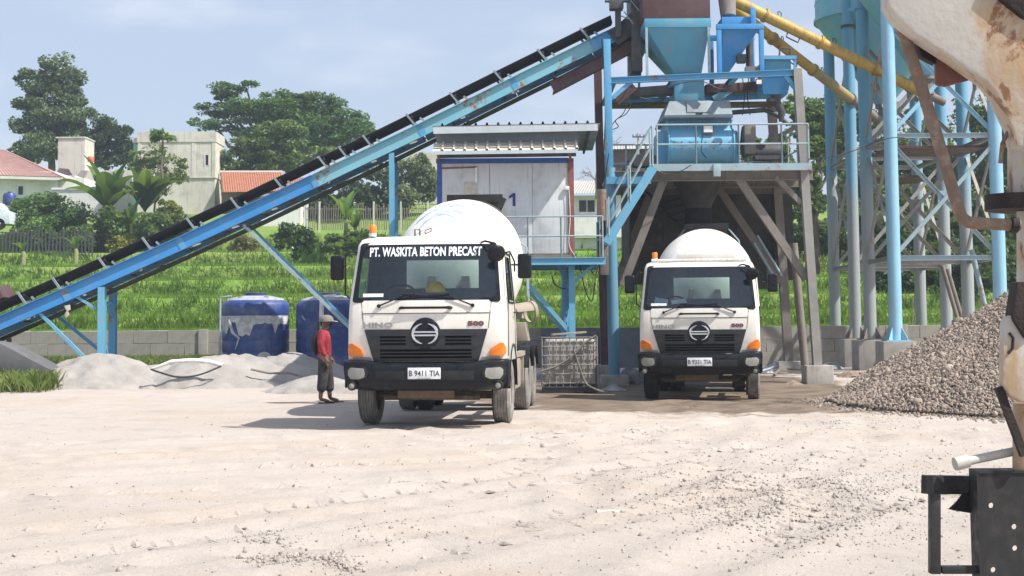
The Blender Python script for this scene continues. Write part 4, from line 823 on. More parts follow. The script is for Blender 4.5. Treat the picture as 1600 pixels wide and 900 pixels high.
# ================================================================== SILOS
t = NT('silo_leg_paint'); sx = t.n('ShaderNodeSeparateXYZ'); t.l(t.tc.outputs['Object'], sx.inputs[0])
hz = t.math('ADD', sx.outputs[2], t.math('MULTIPLY', t.math('SUBTRACT', t.noise(1.2, 6, .6, (1, 1, .4)), .5), 5)); f_ = t.rng(hz, 4.2, 7.2, .82, .1)
c = t.mix(f_, (.10, .33, .50), (.33, .315, .28)); c = t.mix(t.rng(t.noise(6, 6, .6, (4, 4, .5)), .5, .75, 0, .4), c, (.22, .2, .18)); t.bump(t.noise(30, 4), .1, .01); M_sleg = t.fin(c, .65)
M_sblue = paint('clean_leg_blue', (.24, .46, .60), (.32, .34, .33), .3, 1.6, .5)
M_brc = paint('dusty_brace', (.29, .28, .255), (.2, .17, .14), .4, 1.6, .75)
def silo(label, X0, X1, Y0, Y1, blue, apex, ctop, brm):
    cxm, cym = (X0 + X1) / 2, (Y0 + Y1) / 2; R = 1.92; s = thing('cement_silo', V(cxm, cym, .2), label, 'silo', 'cement silos on legs')
    MB().lathe([(.22, apex), (.24, apex), (R - .06, ctop - .05), (R, ctop)], V(cxm, cym, 0), n=40).build('cone', M_silo, s)
    MB().lathe([(R, ctop), (R + .05, ctop), (R + .05, ctop + .09), (R, ctop + .1), (R, ctop + .55), (R + .02, ctop + .56), (R, ctop + .6), (R, ctop + 5.2), (R * .6, ctop + 6), (0, ctop + 6.2)], V(cxm, cym, 0), n=40).build('shell', M_silo, s)
    MB().lathe([(.24, 0), (.24, -.1), (.16, -.12), (.16, -.42), (.21, -.43), (.21, -.5), (0, -.5)], V(cxm, cym, apex), n=18).build('outlet_valve', M_dust, s)
    zs = [3.05, 6.12, 9.1]
    for i, (x, y) in enumerate(((X0, Y0), (X1, Y0), (X0, Y1), (X1, Y1))):
        pz = 1.02; mt = M_sblue if (blue and y == Y0) else M_sleg
        lg = MB().tube(V(x, y, pz), V(x, y, 12.4), .165, n=18).build('leg', mt, s)
        MB().lathe([(.165, 0), (.21, 0), (.21, .07), (.165, .07)], V(x, y, 9.9), n=18, closed=True).build('collar', M_dark if not blue else mt, lg)
        MB().span(x - .42, x + .42, y - .42, y + .42, -.1, pz - .03).build('pier', M_conc if i % 2 else paint('damp_concrete', (.27, .255, .235), (.14, .13, .12), .5, 1.2, .85, bump=.3), s, bevel=.02)
        m = MB(); m.span(x - .3, x + .3, y - .3, y + .3, pz - .028, pz)
        for a in range(4):
            dx, dy = math.cos(a * PI / 2 + PI / 4), math.sin(a * PI / 2 + PI / 4); e = V(dx, dy, 0); b_ = V(x, y, pz); tt = V(-dy, dx, 0) * .01
            m.prism([b_ + e * .15 - tt, b_ + e * .33 - tt, b_ + e * .33 + V(0, 0, .04) - tt, b_ + e * .15 + V(0, 0, .34) - tt], tt * 2)
        m.build('base_plate', M_dust if not (blue and y == Y0) else M_sblue, lg)
    faces = [((X0, Y0), (X1, Y0)), ((X0, Y1), (X1, Y1)), ((X0, Y0), (X0, Y1)), ((X1, Y0), (X1, Y1))]
    for k, (a, b_) in enumerate(faces):
        mt = M_rail if (blue and k == 0) else brm
        for z in zs[:2]: MB().ibeam(V(*a, z), V(*b_, z), .1, .12, .012).build('tie_beam', mt, s)
        for z0, z1 in zip(zs[:-1], zs[1:]):
            A, B, C_, D_ = V(*a, z0 + .1), V(*b_, z1 - .1), V(*b_, z0 + .1), V(*a, z1 - .1); n_ = (B - A).cross(V(0, 0, 1)).normalized() * .035
            e = mt if z0 < 6 else (M_sblue if blue and k == 0 else mt)
            MB().angle(A + n_, B + n_, .085).build('cross_brace', e, s); MB().angle(C_ - n_, D_ - n_, .085).build('cross_brace', e, s)
            mid = (A + B) / 2; MB().box(mid - n_ * 1.4, (.3, .03, .3) if k < 2 else (.03, .3, .3)).build('gusset_plate', e, s)
    return s, cxm, cym
XB0, XB1 = X_(1400, 530, 36.7), X_(1563, 470, 36.7); XA0, XA1 = X_(1337, 525, 41.8), X_(1480, 525, 41.8)
sB, bx, by = silo('nearer blue cement silo on bright blue front legs above the gravel heap', XB0, XB1, 36.7, 39.3, True, 7.85, 10.35, M_brc)
sA, ax_, ay_ = silo('farther blue cement silo on dusty grey legs left of the nearer one', XA0, XA1, 41.8, 44.4, False, 7.85, 10.35, M_brc)
a, b_ = V(XB0, 37.2, 6.05), V(XB1, 38.8, 6.05); m = MB(); m.span(XB0 + .1, XB1 - .1, 37.1, 39.1, 5.86, 5.92); m.build('platform', M_mar, sB); m = MB(); m.span(XA0 + .1, XA1 - .1, 42.1, 44.1, 5.6, 5.66); m.build('platform', M_mar, sA)
lo = V(XB0, 36.7, 0); MB().tube(P(1545, 505, 37.6), P(1518, 390, 37.6), .07, n=10).build('raking_strut', M_rail, sB); MB().tube(P(1505, 505, 40.3), P(1480, 420, 40.3), .06, n=10).build('raking_strut', M_dust, sA); MB().tube(P(1498, 505, 40.2), P(1472, 415, 40.2), .06, n=10).build('raking_strut', M_dust, sA)
# ================================================================== SCREW CONVEYORS
def screw(label, p, q, r, seed, mats):
    s = thing('screw_conveyor', q, label, 'screw conveyor', 'yellow screw conveyors'); N = 4; d = (q - p).normalized(); L_ = (q - p).length
    for i in range(N):
        a, b_ = p.lerp(q, i / N), p.lerp(q, (i + 1) / N - .004); MB().tube(a, b_, r, n=20).build('tube_section', mats[i], s)
        if i:
            for o in (-.02, .02): MB().tube(a + d * (o - .014), a + d * (o + .014), r * 1.28, n=20).build('flange', mats[i], s)
    for t_ in (.12, .3, .55, .8):
        a = p.lerp(q, t_) ; u = perp(d)[1]; MB().path([a + u * r * .95, a + u * (r + .1) + d * -.05, a + u * (r + .12), a + u * (r + .1) + d * .05, a + u * r * .95 + d * .08], .013, 6).build('lifting_eye', M_dark, s)
    a = p.lerp(q, .36); MB().path([a - u * r, a - u * (r + .12), a - u * (r + .12) + d * .35, a - u * r + d * .35], .018, 6).build('cable_bracket', M_dark, s)
    MB().tube(q, q + d * .5, r * .8, r * .7, n=14).build('drive_motor', M_dust, s)
    return s
M_yd = paint('dusty_yellow', (.34, .27, .12), (.24, .21, .17), .7, 1.2, .8)
screw('upper yellow screw conveyor running from the nearer silo to the hoppers', P(1108, -18, 36.5), P(1450, 148, 37.95), .145, 1, [M_yel] * 4)
screw('lower yellow screw conveyor, dust-caked at its lower end, from the farther silo', P(1140, 8, 37.4), P(1385, 198, 43.0), .14, 2, [M_yel, M_yel, M_yd, M_dust])
# ================================================================== CONTROL CABIN
HY = 33.8; hut = thing('control_cabin', P(790, 398, HY), 'white panel control cabin numbered 1 with blue and maroon corner trims', 'cabin')
M_pan = paint('cabin_white_panel', (.58, .615, .63), (.36, .34, .31), .45, 1.3, .45, fade=.15); M_btr = flat('royal_blue_trim', (.025, .085, .33), .5); M_mtr = paint('cabin_maroon_trim', (.20, .065, .055), (.3, .2, .17), .35, 2, .6)
hz0, hz1 = Z_(790, 398, HY), Z_(790, 247, HY); HX0, HX1 = X_(683, 320, HY), X_(897, 320, HY)
seams = [690, 765, 832, 888]
MB().span(HX0 + .03, HX1 - .03, HY + .05, HY + 2.2, hz0, hz1).build('cabin_body', M_pan, hut)
for a, b_ in zip(seams[:-1], seams[1:]): MB().span(X_(a, 320, HY) + .004, X_(b_, 320, HY) - .004, HY, HY + .048, hz0 + .02, hz1 - .12).build('wall_panel', M_pan, hut, bevel=.006)
MB().span(HX0, X_(690, 320, HY), HY - .03, HY + .15, hz0, hz1 - .02).build('corner_trim', M_btr, hut); MB().span(X_(888, 320, HY), HX1, HY - .03, HY + .2, hz0 - .05, hz1 - .02).build('corner_trim', M_mtr, hut)
MB().span(HX0 - .02, X_(888, 320, HY), HY - .035, HY + .02, hz1 - .118, hz1 - .003).build('top_trim', M_btr, hut); MB().span(HX0 - .04, HX1 + .04, HY - .05, HY + 2.25, hz0 - .10, hz0 - .002).build('base_frame', M_dust, hut)
dr = MB().span(X_(690.5, 265, HY), X_(744, 265, HY), HY - .012, HY - .002, hz0 + .05, Z_(715, 263, HY)).build('door', M_pan, hut, bevel=.004)
MB().beam(P(689, 263, HY - .03), P(745, 261, HY - .03), .02, .035).build('door_header', M_mtr, dr); MB().box(P(744, 274, HY - .03), (.05, .03, .36)).build('door_closer', flat('white_metal', (.75, .75, .73), .4), dr); MB().box(P(735, 296, HY - .018), (.3, .008, .36)).build('door_patch', flat('tan_patch', (.5, .48, .42), .7), dr)
MB().box(P(886, 294, HY - .05), (.1, .06, .09)).build('lamp_box', MATS['white_metal'], hut, bevel=.01)
cable(hut, [P(889, 297, HY - .06), P(891, 340, HY - .06), P(889, 380, HY - .06), P(897, 398, HY - .06), P(900, 404, HY - .06)], .007, 'conduit', MATS['white_metal'])
def corr(m, a, b, c, d, n, h, frac=.28):
    "sheet a-b (front edge) to d-c (back edge) with raised ribs"
    for i in range(n):
        ts = [i / n, (i + 1 - frac) / n, (i + 1 - frac * .72) / n, (i + 1 - frac * .28) / n, (i + 1) / n]; hs = [0, 0, h, h, 0]; nrm = (b - a).cross(d - a).normalized(); nrm = nrm if nrm.z > 0 or (abs(nrm.z) < .5 and nrm.y < 0) else -nrm
        F_ = [a.lerp(b, t_) + nrm * q for t_, q in zip(ts, hs)]; B_ = [d.lerp(c, t_) + nrm * q for t_, q in zip(ts, hs)]
        m.add(F_ + B_, [(j, j + 1, j + 6, j + 5) for j in range(4)])
    return m
M_rfc = paint('roof_sheet', (.20, .22, .23), (.3, .28, .25), .4, 1.2, .5); M_awn = paint('cream_awning', (.60, .56, .47), (.40, .36, .30), .35, 2, .6); M_fas = paint('pale_fascia', (.46, .52, .55), (.35, .34, .32), .35, 1.5, .5)
fz = 33.05; a, b_ = P(676, 197, fz), P(938, 192, fz); c_, d_ = V(b_.x, 36.35, b_.z - .22), V(a.x, 36.35, a.z - .22)
corr(MB(), a, b_, c_, d_, 15, .06).build('roof', M_rfc, hut, recalc=False)
rfb = MB().hexa([a - V(0, 0, .02), b_ - V(0, 0, .02), c_ - V(0, 0, .02), d_ - V(0, 0, .02), a - V(0, 0, .008), b_ - V(0, 0, .008), c_ - V(0, 0, .008), d_ - V(0, 0, .008)]).build('roof_lining', M_rfc, hut)
MB().beam(P(677, 204, fz - .03), P(934, 199, fz - .03), .03, .15).build('fascia', M_fas, hut)
for i in range(6): p = a.lerp(b_, .04 + i * .18) - V(0, 0, .07); MB().beam(p + V(0, .02, 0), p + V(0, 3.2, -.22), .05, .09).build('rafter', M_dark, hut)
MB().beam(P(686, 216, 33.4), P(905, 212, 33.4), .03, .3).build('soffit_board', paint('grey_blue_board', (.13, .16, .20), (.2, .2, .2), .3, 1, .7), hut)
a, b_, c_, d_ = P(676, 236, 33.05), P(904, 233, 33.05), P(902, 221, 33.38), P(678, 224, 33.38); corr(MB(), a, b_, c_, d_, 13, .045).build('awning', M_awn, hut, recalc=False); MB().beam(P(678, 239, 33.03), P(903, 236, 33.03), .02, .08).build('awning_fascia', M_fas, hut)
for px in (684, 890): MB().beam(P(px, 240, 33.1), P(px + 2, 252, HY), .05, .05).build('awning_bracket', M_mtr, hut)
MB().beam(P(684, 243, HY - .06), P(900, 240, HY - .06), .08, .12).build('header', M_dark, hut)
# number 1
def text_geo(s, size=1., bold=0.02, extr=.004, sx=1., space=1.):
    cu = bpy.data.curves.new('t', 'FONT'); cu.body = s; cu.size = size; cu.offset = bold; cu.extrude = extr; cu.align_x = 'CENTER'; cu.resolution_u = 3; cu.space_character = space
    o = bpy.data.objects.new('t', cu); COL.objects.link(o); dg = bpy.context.evaluated_depsgraph_get(); dg.update(); me = bpy.data.meshes.new_from_object(o.evaluated_get(dg))
    vs = [(v.co.x * sx, v.co.y, v.co.z) for v in me.vertices]; fs = [tuple(p.vertices) for p in me.polygons]
    bpy.data.objects.remove(o); bpy.data.curves.remove(cu); bpy.data.meshes.remove(me); return vs, fs
def lettering(name, s, parent, mat, fn, size, bold=.02, sx=1., space=1., extr=.004, keep=True):
    vs, fs = text_geo(s, size, bold, extr, sx, space); m = MB(); m.add([fn(*v) for v in vs], fs); return m.build(name, mat, parent, smooth=False, keep=keep, recalc=False)
p = P(801, 322, HY - .012); MB().prism([V(p.x + x, p.y, p.z + y) for x, y in [(.0, 0), (.065, 0), (.065, .30), (.01, .30), (-.085, .225), (-.085, .17), (.0, .215)]], V(0, .008, 0)).build('number', flat('navy_paint', (.012, .035, .20), .5), hut)
# cabin platform
plat = thing('cabin_platform', P(880, 600, 34.5), 'blue steel platform carrying the control cabin', 'platform')
pz = Z_(880, 402, 33.0); PX0, PX1 = X_(668, 402, 33.0), X_(946, 402, 33.0)
for i in range(6): a = PX0 + (PX1 - PX0) * i / 6; MB().span(a, a + (PX1 - PX0) / 6 - .01, 33.0, 36.3, pz - .03, pz).build('deck_plate', M_dust, plat)
for y_ in (32.96, 36.3): MB().ibeam(V(PX0, y_ + .02, pz - .09), V(PX1, y_ + .02, pz - .09), .08, .16, .014).build('edge_beam', M_legb, plat)
for px in (700, 760, 820, 884, 930): x = X_(px, 402, 33.4); MB().ibeam(V(x, 33.06, pz - .12), V(x, 36.2, pz - .12), .1, .15, .014).build('joist', M_mid, plat)
for px, y_, mt in ((893, 33.3, M_legb), (893, 36.0, M_mid), (700, 33.3, M_legb), (700, 36.0, M_mid)):
    x = X_(px, 402, 33.3); MB().ibeam(V(x, y_, pz - .17), V(x, y_, .05), .14, .14, .012, V(0, 1, 0)).build('post', mt, plat)
MB().beam(P(934, 408, 33.3), P(898, 440, 33.3), .08, .08).build('knee_brace', M_legb, plat); MB().beam(P(872, 408, 33.9), P(888, 450, 33.9), .1, .1).build('knee_brace', M_mid, plat); MB().beam(P(826, 444, 33.3), P(895, 524, 33.3), .09, .09).build('raking_brace', M_legb, plat); MB().beam(P(824, 452, 33.5), P(886, 524, 33.5), .07, .07).build('raking_brace', M_mid, plat)
MB().tube(P(884, 405, 34.4), P(882, 560, 34.4), .09, n=12).build('cable_pipe', M_mid, plat)
RK = lambda px, Y: V(X_(px, 402, Y), Y, pz)
rail(plat, [RK(786, 33.03), RK(825, 33.03), RK(877, 33.03), RK(942, 33.03)], [1, 1, 1], .92, .018)
rail(plat, [RK(942, 33.06), V(X_(942, 402, 33.03), 35.2, pz)], [2], .92, .018)
for pl in ([(905, 410), (915, 455), (925, 470), (930, 440)], [(862, 430), (868, 445), (885, 450), (905, 430)], [(936, 408), (930, 430), (920, 415)]): cable(plat, [P(x, y, 34.0) for x, y in pl], .014)
# ================================================================== MIXER TRUCKS
t = NT('truck_ivory'); n_ = t.rng(t.noise(1.2, 6, .6), .45, .75, 0, .5); c = t.mix(n_, (.76, .73, .665), (.57, .52, .45))
sx = t.n('ShaderNodeSeparateXYZ'); t.l(t.tc.outputs['Object'], sx.inputs[0]); lowd = t.math('MULTIPLY', t.rng(sx.outputs[2], .6, 1.9, 1, 0), t.rng(t.noise(3, 7, .65), .35, .7)); c = t.mix(t.math('MULTIPLY', lowd, .8), c, (.40, .34, .28))
c = t.mix(t.rng(t.noise(5, 6, .65, (5, 5, .35)), .52, .74, 0, .4), c, (.48, .43, .36)); M_ivory = t.fin(c, .32); t.b.inputs['Coat Weight'].default_value = .35; t.b.inputs['Coat Roughness'].default_value = .12
t = NT('drum_white'); sk = t.rng(t.noise(3, 6, .65, (2.5, 1, .7)), .5, .75, 0, .5); c = t.mix(sk, (.78, .76, .70), (.52, .47, .40)); c = t.mix(t.rng(t.noise(14, 5), .58, .7, 0, .35), c, (.4, .36, .31)); M_drum = t.fin(c, .38)
M_blk = paint('truck_black_plastic', (.006, .007, .010), (.07, .062, .055), .07, 3, .36, streak=False, fade=.02); M_blk.node_tree.nodes['Principled BSDF'].inputs['Specular IOR Level'].default_value = .28; M_rub.node_tree.nodes['Principled BSDF'].inputs['Specular IOR Level'].default_value = .2; M_chr = flat('chrome', (.72, .73, .75), .18, 1.0, .05); M_lamp = flat('lamp_lens', (.27, .265, .235), .14, 0, .15, 6); M_amb = flat('amber_lens', (.75, .19, .015), .25, 0, .1); M_bcn = flat('beacon_orange', (.85, .22, .02), .3, 0, .08)
M_glass = glassmat('windscreen_glass', (.78, .87, .90)); M_gl2 = glassmat('rear_glass', (.46, .58, .54)); M_int = flat('cab_interior', (.085, .14, .19), .8); M_seat = flat('seat_cloth', (.04, .055, .075), .9)  # interior colour blued to carry the sky reflection in the windscreen
M_tyr = paint('dusty_tyre', (.17, .16, .15), (.34, .305, .27), .8, 3.5, .9, streak=False, coord='Object'); M_tyd = paint('dark_tyre', (.022, .022, .023), (.12, .10, .09), .4, 3, .9, streak=False)
M_rim = paint('wheel_rim', (.28, .27, .25), (.3, .25, .2), .6, 5, .7); M_chas = paint('dirty_chassis', (.07, .055, .045), (.28, .22, .17), .6, 3, .85); M_tan = paint('chute_tan', (.29, .25, .20), (.17, .14, .115), .5, 3, .8); M_txt = flat('white_letter_film', (.80, .82, .84), .5); M_grl = flat('grey_badge', (.36, .35, .34), .35, .6); M_mbg = flat('maroon_badge', (.14, .05, .055), .4); M_logo = flat('faded_blue_logo', (.40, .49, .68), .5, 0, .3, 4); M_plate = flat('plate_white', (.74, .75, .76), .45); M_pch = flat('plate_black', (.03, .03, .035), .5)
def lerp_t(tab, z):
    for (a, b), (c, d) in zip(tab[:-1], tab[1:]):
        if z <= c: return b + (d - b) * (max(z, a) - a) / (c - a)
    return tab[-1][1]
YF_T = [(.95, .07), (1.1, .035), (1.5, .02), (1.75, .03), (1.88, .055), (2.72, .32), (2.80, .40), (2.85, .56), (2.88, .95)]
WD_T = [(.95, 1.225), (1.4, 1.225), (1.88, 1.205), (2.72, 1.125), (2.80, 1.09), (2.85, 1.0), (2.88, .75)]
def f_y(x, z):
    w = lerp_t(WD_T, z) - .09; e = min(.0899, max(0, abs(x) - w)) / .09
    return lerp_t(YF_T, z) + .07 * min(1, abs(x) / w) ** 2 + .12 * (1 - math.sqrt(1 - e * e))
def cab_ring(z, ins=0):
    w = lerp_t(WD_T, z); xf = w - .09; y0 = lerp_t(YF_T, z); h = [(t_ * xf, y0 + .07 * t_ * t_) for t_ in (0, .3, .6, .85, 1)]
    h += [(xf + .09 * math.sin(a), y0 + .07 + .12 * (1 - math.cos(a))) for a in (PI / 6, PI / 3, PI / 2)]
    rb = 2.0 if z < 2.84 else 2.0 - (z - 2.84) * 3
    s1 = max(.70, y0 + .24)
    h += [(w, s1), (w, 1.55), (w, rb - .05), (w - .05, rb), (.62, rb), (0, rb)]
    if ins: h = [(x * (1 - ins / 1.2), 1.0 + (y - 1.0) * (1 - ins)) for x, y in h]
    return h + [(-x, y) for x, y in h[-2:0:-1]]
def cab_shell(ins=0):
    zs = [.98, 1.15, 1.5, 1.75, 1.88, 2.1, 2.35, 2.55, 2.72, 2.76, 2.80, 2.83, 2.85, 2.88]; m = MB(); N = None; vs = []; fs = []
    for z in zs:
        r = cab_ring(z, ins); N = len(r); vs += [V(x, y, z - (ins if z > 2.7 else 0)) for x, y in r]
    def half(j): return j if j <= 13 else 26 - j     # symmetric index
    for i in range(len(zs) - 1):
        for j in range(N):
            k = (j + 1) % N; a, b = half(j), half(k); lo, hi = min(a, b), max(a, b); z0, z1 = zs[i], zs[i + 1]
            if hi <= 4 and z0 >= 1.87 and z1 <= 2.73: continue           # windscreen
            if lo == 8 and hi == 9 and z0 >= 1.87 and z1 <= 2.56: continue   # door glass
            if lo == 12 and z0 >= 2.09 and z1 <= 2.56: continue           # rear window
            fs.append((i * N + j, i * N + k, (i + 1) * N + k, (i + 1) * N + j))
    fs.append(tuple((len(zs) - 1) * N + j for j in range(N)))
    if not ins: fs.append(tuple(range(N))[::-1])
    m.add(vs, fs); return m
def surf_patch(m, poly_xz, off, thick=.01):
    "thin plate following the cab front; poly in (x,z), subdivided in strips"
    n = len(poly_xz); A = [V(x, f_y(x, z) - off, z) for x, z in poly_xz]; B = [p + V(0, thick, 0) for p in A]; m.add(A + B, [tuple(range(n))[::-1], tuple(range(n, 2 * n))] + [(i, (i + 1) % n, n + (i + 1) % n, n + i) for i in range(n)]); return m
def strip_patch(m, rows, off, thick=.012, nx=12):
    "rows: list of (z, x0, x1) bottom to top; curved panel"
    vs = []; K = len(rows)
    for o in (off, off - thick):
        for z, x0, x1 in rows:
            for i in range(nx + 1): x = x0 + (x1 - x0) * i / nx; vs.append(V(x, f_y(x, z) - o, z))
    fs = []; S_ = K * (nx + 1)
    for k in range(K - 1):
        for i in range(nx):
            a = k * (nx + 1) + i; fs += [(a, a + 1, a + nx + 2, a + nx + 1), (S_ + a, S_ + a + nx + 1, S_ + a + nx + 2, S_ + a + 1)]
    for i in range(nx): a = i; b = (K - 1) * (nx + 1) + i; fs += [(a, S_ + a, S_ + a + 1, a + 1), (b, b + 1, S_ + b + 1, S_ + b)]
    for k in range(K - 1): a = k * (nx + 1); b = a + nx; fs += [(a, a + nx + 1, S_ + a + nx + 1, S_ + a), (b, S_ + b, S_ + b + nx + 1, b + nx + 1)]
    m.add(vs, fs); return m
def wheel(root, x, y, out, mat, R=.505, w=.29):
    c = V(x, y, R); wh_ = bpy.data.objects.new('wheel', None); COL.objects.link(wh_); wh_.location = c; wh_.parent = root
    h = w / 2; prof = [(.29, -h + .03), (.33, -h + .01), (R - .09, -h), (R - .03, -h + .015), (R - .008, -h + .035)]
    for k in (-.09, -.045, 0, .045, .09): prof += [(R - .002, k - .018), (R - .002, k - .006), (R - .018, k - .004), (R - .018, k + .004), (R - .002, k + .006), (R - .002, k + .016)]
    prof = sorted(set(prof[:5]), key=lambda q: q[1]) + [q for q in prof[5:]]; prof = prof[:5] + [q for q in prof[5:] if abs(q[1]) < h - .036] + [(R - .008, h - .035), (R - .03, h - .015), (R - .09, h), (.33, h - .01), (.29, h - .03)]
    MB().lathe(prof, c, V(1, 0, 0), 44, True).build('tyre', mat, wh_)
    s = out; MB().lathe([(.292, s * (h - .04)), (.27, s * (h - .05)), (.25, s * (h - .11)), (.12, s * (h - .10)), (.11, s * (h - .03)), (0, s * (h - .02))], c, V(1, 0, 0), 28).build('rim', M_rim, wh_)
    m = MB()
    for i in range(10): a = 2 * PI * i / 10; q = c + V(s * (h - .10), .17 * math.cos(a), .17 * math.sin(a)); m.tube(q, q + V(s * .04, 0, 0), .016, n=6)
    m.build('wheel_nuts', M_chas, wh_)
def rot_pts(pts, c, a): return pts
def truck(label, loc, yaw, banner, plate_txt, seed, dark_tyres, visor):
    T = thing('mixer_truck', V(0, 0, 0), label, 'mixer truck', 'concrete mixer trucks'); B = lambda m, n, mt, p=None, **k: m.build(n, mt, p or T, keep=False, **k)
    cab = B(cab_shell(), 'cab', M_ivory); B(cab_shell(.035), 'cab_lining', M_int, cab)
    # glass
    m = MB(); zs = [1.88, 2.1, 2.35, 2.55, 2.72]; ts = [-1, -.85, -.6, -.3, 0, .3, .6, .85, 1]; vs = []
    for z in zs:
        w = lerp_t(WD_T, z) - .09; vs += [V(t_ * w, f_y(t_ * w, z) + .004, z) for t_ in ts]
    m.add(vs, [(i * 9 + j, i * 9 + j + 1, i * 9 + j + 10, i * 9 + j + 9) for i in range(4) for j in range(8)]); ws = B(m, 'windscreen', M_glass)
    # gasket: rounded frame ring on the surface
    def rr(ix, iz, rad, n=6):
        out_ = []
        for qx, qz, a0 in ((1, 1, 0), (-1, 1, PI / 2), (-1, -1, PI), (1, -1, 1.5 * PI)):
            for i in range(n + 1):
                a = a0 + PI / 2 * i / n; z = (2.72 - iz - rad if qz > 0 else 1.88 + iz + rad) + rad * math.sin(a); w = lerp_t(WD_T, z) - .075 - ix
                out_.append((qx * (w - rad) + rad * math.cos(a), z))
        return out_
    o_, i_ = rr(-.012, -.03, .05), rr(.045, .035, .09); n = len(o_); m = MB(); fy = lambda x, z, d: V(x, f_y(x, z) - d, z)
    m.add([fy(x, z, .012) for x, z in o_] + [fy(x, z, .012) for x, z in i_] + [fy(x, z, -.004) for x, z in i_] + [fy(x, z, -.004) for x, z in o_], [(k, (k + 1) % n, n + (k + 1) % n, n + k) for k in range(n)] + [(n + k, n + (k + 1) % n, 2 * n + (k + 1) % n, 2 * n + k) for k in range(n)] + [(k, 3 * n + k, 3 * n + (k + 1) % n, (k + 1) % n) for k in range(n)]); B(m, 'windscreen_seal', M_blk, ws)
    if banner: lettering('lettering', banner, ws, M_txt, lambda x, y, z: (x - .04, f_y(x - .04, 2.545 + y) - .006 - z, 2.545 + y), .188, .0055, .655, 1.03, .001, False)
    B(surf_patch(MB(), [(-.98, 1.935), (-.66, 1.935), (-.66, 1.985), (-.98, 1.985)], .002, .004), 'permit_sticker', M_plate, ws)
    for s in (-1, 1):
        m = MB(); m.add([V(s * (lerp_t(WD_T, z) - .012), y, z) for z in (1.88, 2.55) for y in (.70, 1.55)], [(0, 1, 3, 2)]); dr_ = B(m, 'door_glass', M_glass)
        m = MB(); pts = [V(s * (lerp_t(WD_T, z) + .004), y, z) for y, z in ((.66, 1.85), (1.60, 1.85), (1.60, 2.60), (.66, 2.60), (.66, 1.85))]; m.path(pts, .018, 6); B(m, 'door_seal', M_blk, dr_)
        B(MB().path([V(s * 1.232, .40, 1.05), V(s * 1.232, .42, 1.80), V(s * 1.150, .56, 2.62)], .006, 5), 'door_gap', M_blk, cab); B(MB().path([V(s * 1.232, 1.72, 1.05), V(s * 1.215, 1.72, 1.85), V(s * 1.14, 1.72, 2.64)], .006, 5), 'door_gap', M_blk, cab)
        MB().path([V(s * 1.235, 1.35, 1.70), V(s * 1.275, 1.38, 1.70), V(s * 1.275, 1.55, 1.70), V(s * 1.235, 1.58, 1.70)], .014, 6).build('door_handle', M_blk, cab, keep=False)
    m = MB(); m.add([V(x, 1.985, z) for z in (2.1, 2.55) for x in (-.62, .62)], [(0, 1, 3, 2)]); B(m, 'rear_window', M_gl2, cab)
    # interior
    B(MB().prism([V(-1.05, .26, 1.25), V(-1.05, .16, 1.86), V(-1.05, .46, 1.93), V(-1.05, .72, 1.80), V(-1.05, .72, 1.25)], V(2.1, 0, 0)), 'dashboard', M_int, bevel=.03)
    B(MB().span(-1.1, 1.1, .2, 1.95, 1.1, 1.14), 'cab_floor', M_int, cab)
    for sx_ in (-.55, .55):
        st = B(MB().box((sx_, 1.25, 1.50), (.52, .55, .16)).box((sx_, 1.6, 1.55), (.5, .16, .42)), 'seat', M_seat, bevel=.05)
    MB().lathe([(.235 + .018 * math.cos(a), .018 * math.sin(a)) for a in [k * PI / 4 for k in range(8)]], V(-.52, .72, 2.0), V(0, -.55, .83), 28, True).build('steering_wheel', M_blk, T, keep=False)
    MB().tube(V(-.52, .72, 2.0), V(-.52, .5, 1.72), .03).build('steering_column', M_blk, T, keep=False)
    # grille with painted dark gaps and emblem
    rows = [(.985, -.80, .80), (1.10, -.84, .84), (1.25, -.885, .885), (1.40, -.93, .93), (1.455, -.945, .945)]
    gr = B(strip_patch(MB(), rows, .018, .02), 'grille', flat('grille_plastic', (.026, .028, .033), .35, 0, .2, 8, .05, .4)); B(MB().lathe([(0, 0), (.225, 0), (.235, .03), (.19, .055), (0, .058)], V(0, f_y(0, 1.38) + .02, 1.39), V(0, -1, 0), 36), 'emblem_boss', M_blk, gr)
    for z in (1.03, 1.08, 1.13, 1.225, 1.275, 1.325):
        for sg_, xa_, xb_ in ((-1, .30 if z > 1.2 else .0, .70), (1, .30 if z > 1.2 else .0, .70)):
            x0, x1 = (sg_ * xb_, sg_ * xa_) if sg_ < 0 else (sg_ * xa_, sg_ * xb_); B(strip_patch(MB(), [(z, x0, x1), (z + .012, x0, x1), (z + .030, x0, x1)], .022, .012, 6), 'grille_gap_strip', flat('grille_gap', (.004, .004, .005), .9, 0, .1, 8, 0, .05), gr)  # near-black strips paint the shade of the openings between the bars
    for z in (1.185, 1.36, .995): B(strip_patch(MB(), [(z, -.80, .80), (z + .02, -.80, .80)], .032, .016), 'grille_bar', MATS['grille_plastic'], gr)
    em = MB(); ey = f_y(0, 1.39) - .048; R1 = .168
    for s in (-1, 1):        # two crescents and a double cross-bar: the maker's ring emblem
        loop = [V(s * .185 * math.cos(a), ey, 1.39 + .150 * math.sin(a)) for a in [-1.32 + 2.64 * k / 18 for k in range(19)]]; em.path(loop, [.006 + .020 * math.sin(PI * k / 18) ** .8 for k in range(19)], 8)
        em.beam(V(-.165, ey, 1.39 + s * .024), V(.165, ey, 1.39 + s * .024), .02, .024)
    B(em, 'emblem', M_chr, gr)
    lettering('badge', 'HINO', cab, M_grl, lambda x, y, z: (-.735 + x, f_y(-.735 + x, 1.49 + y) - .006 - z, 1.485 + y), .10, .004, 1.75, 1.06, .004, False)
    lettering('badge', '500', cab, M_mbg, lambda x, y, z: (.765 + x, f_y(.765 + x, 1.495 + y) - .006 - z, 1.505 + y), .088, .006, 1.75, 1.05, .004, False)
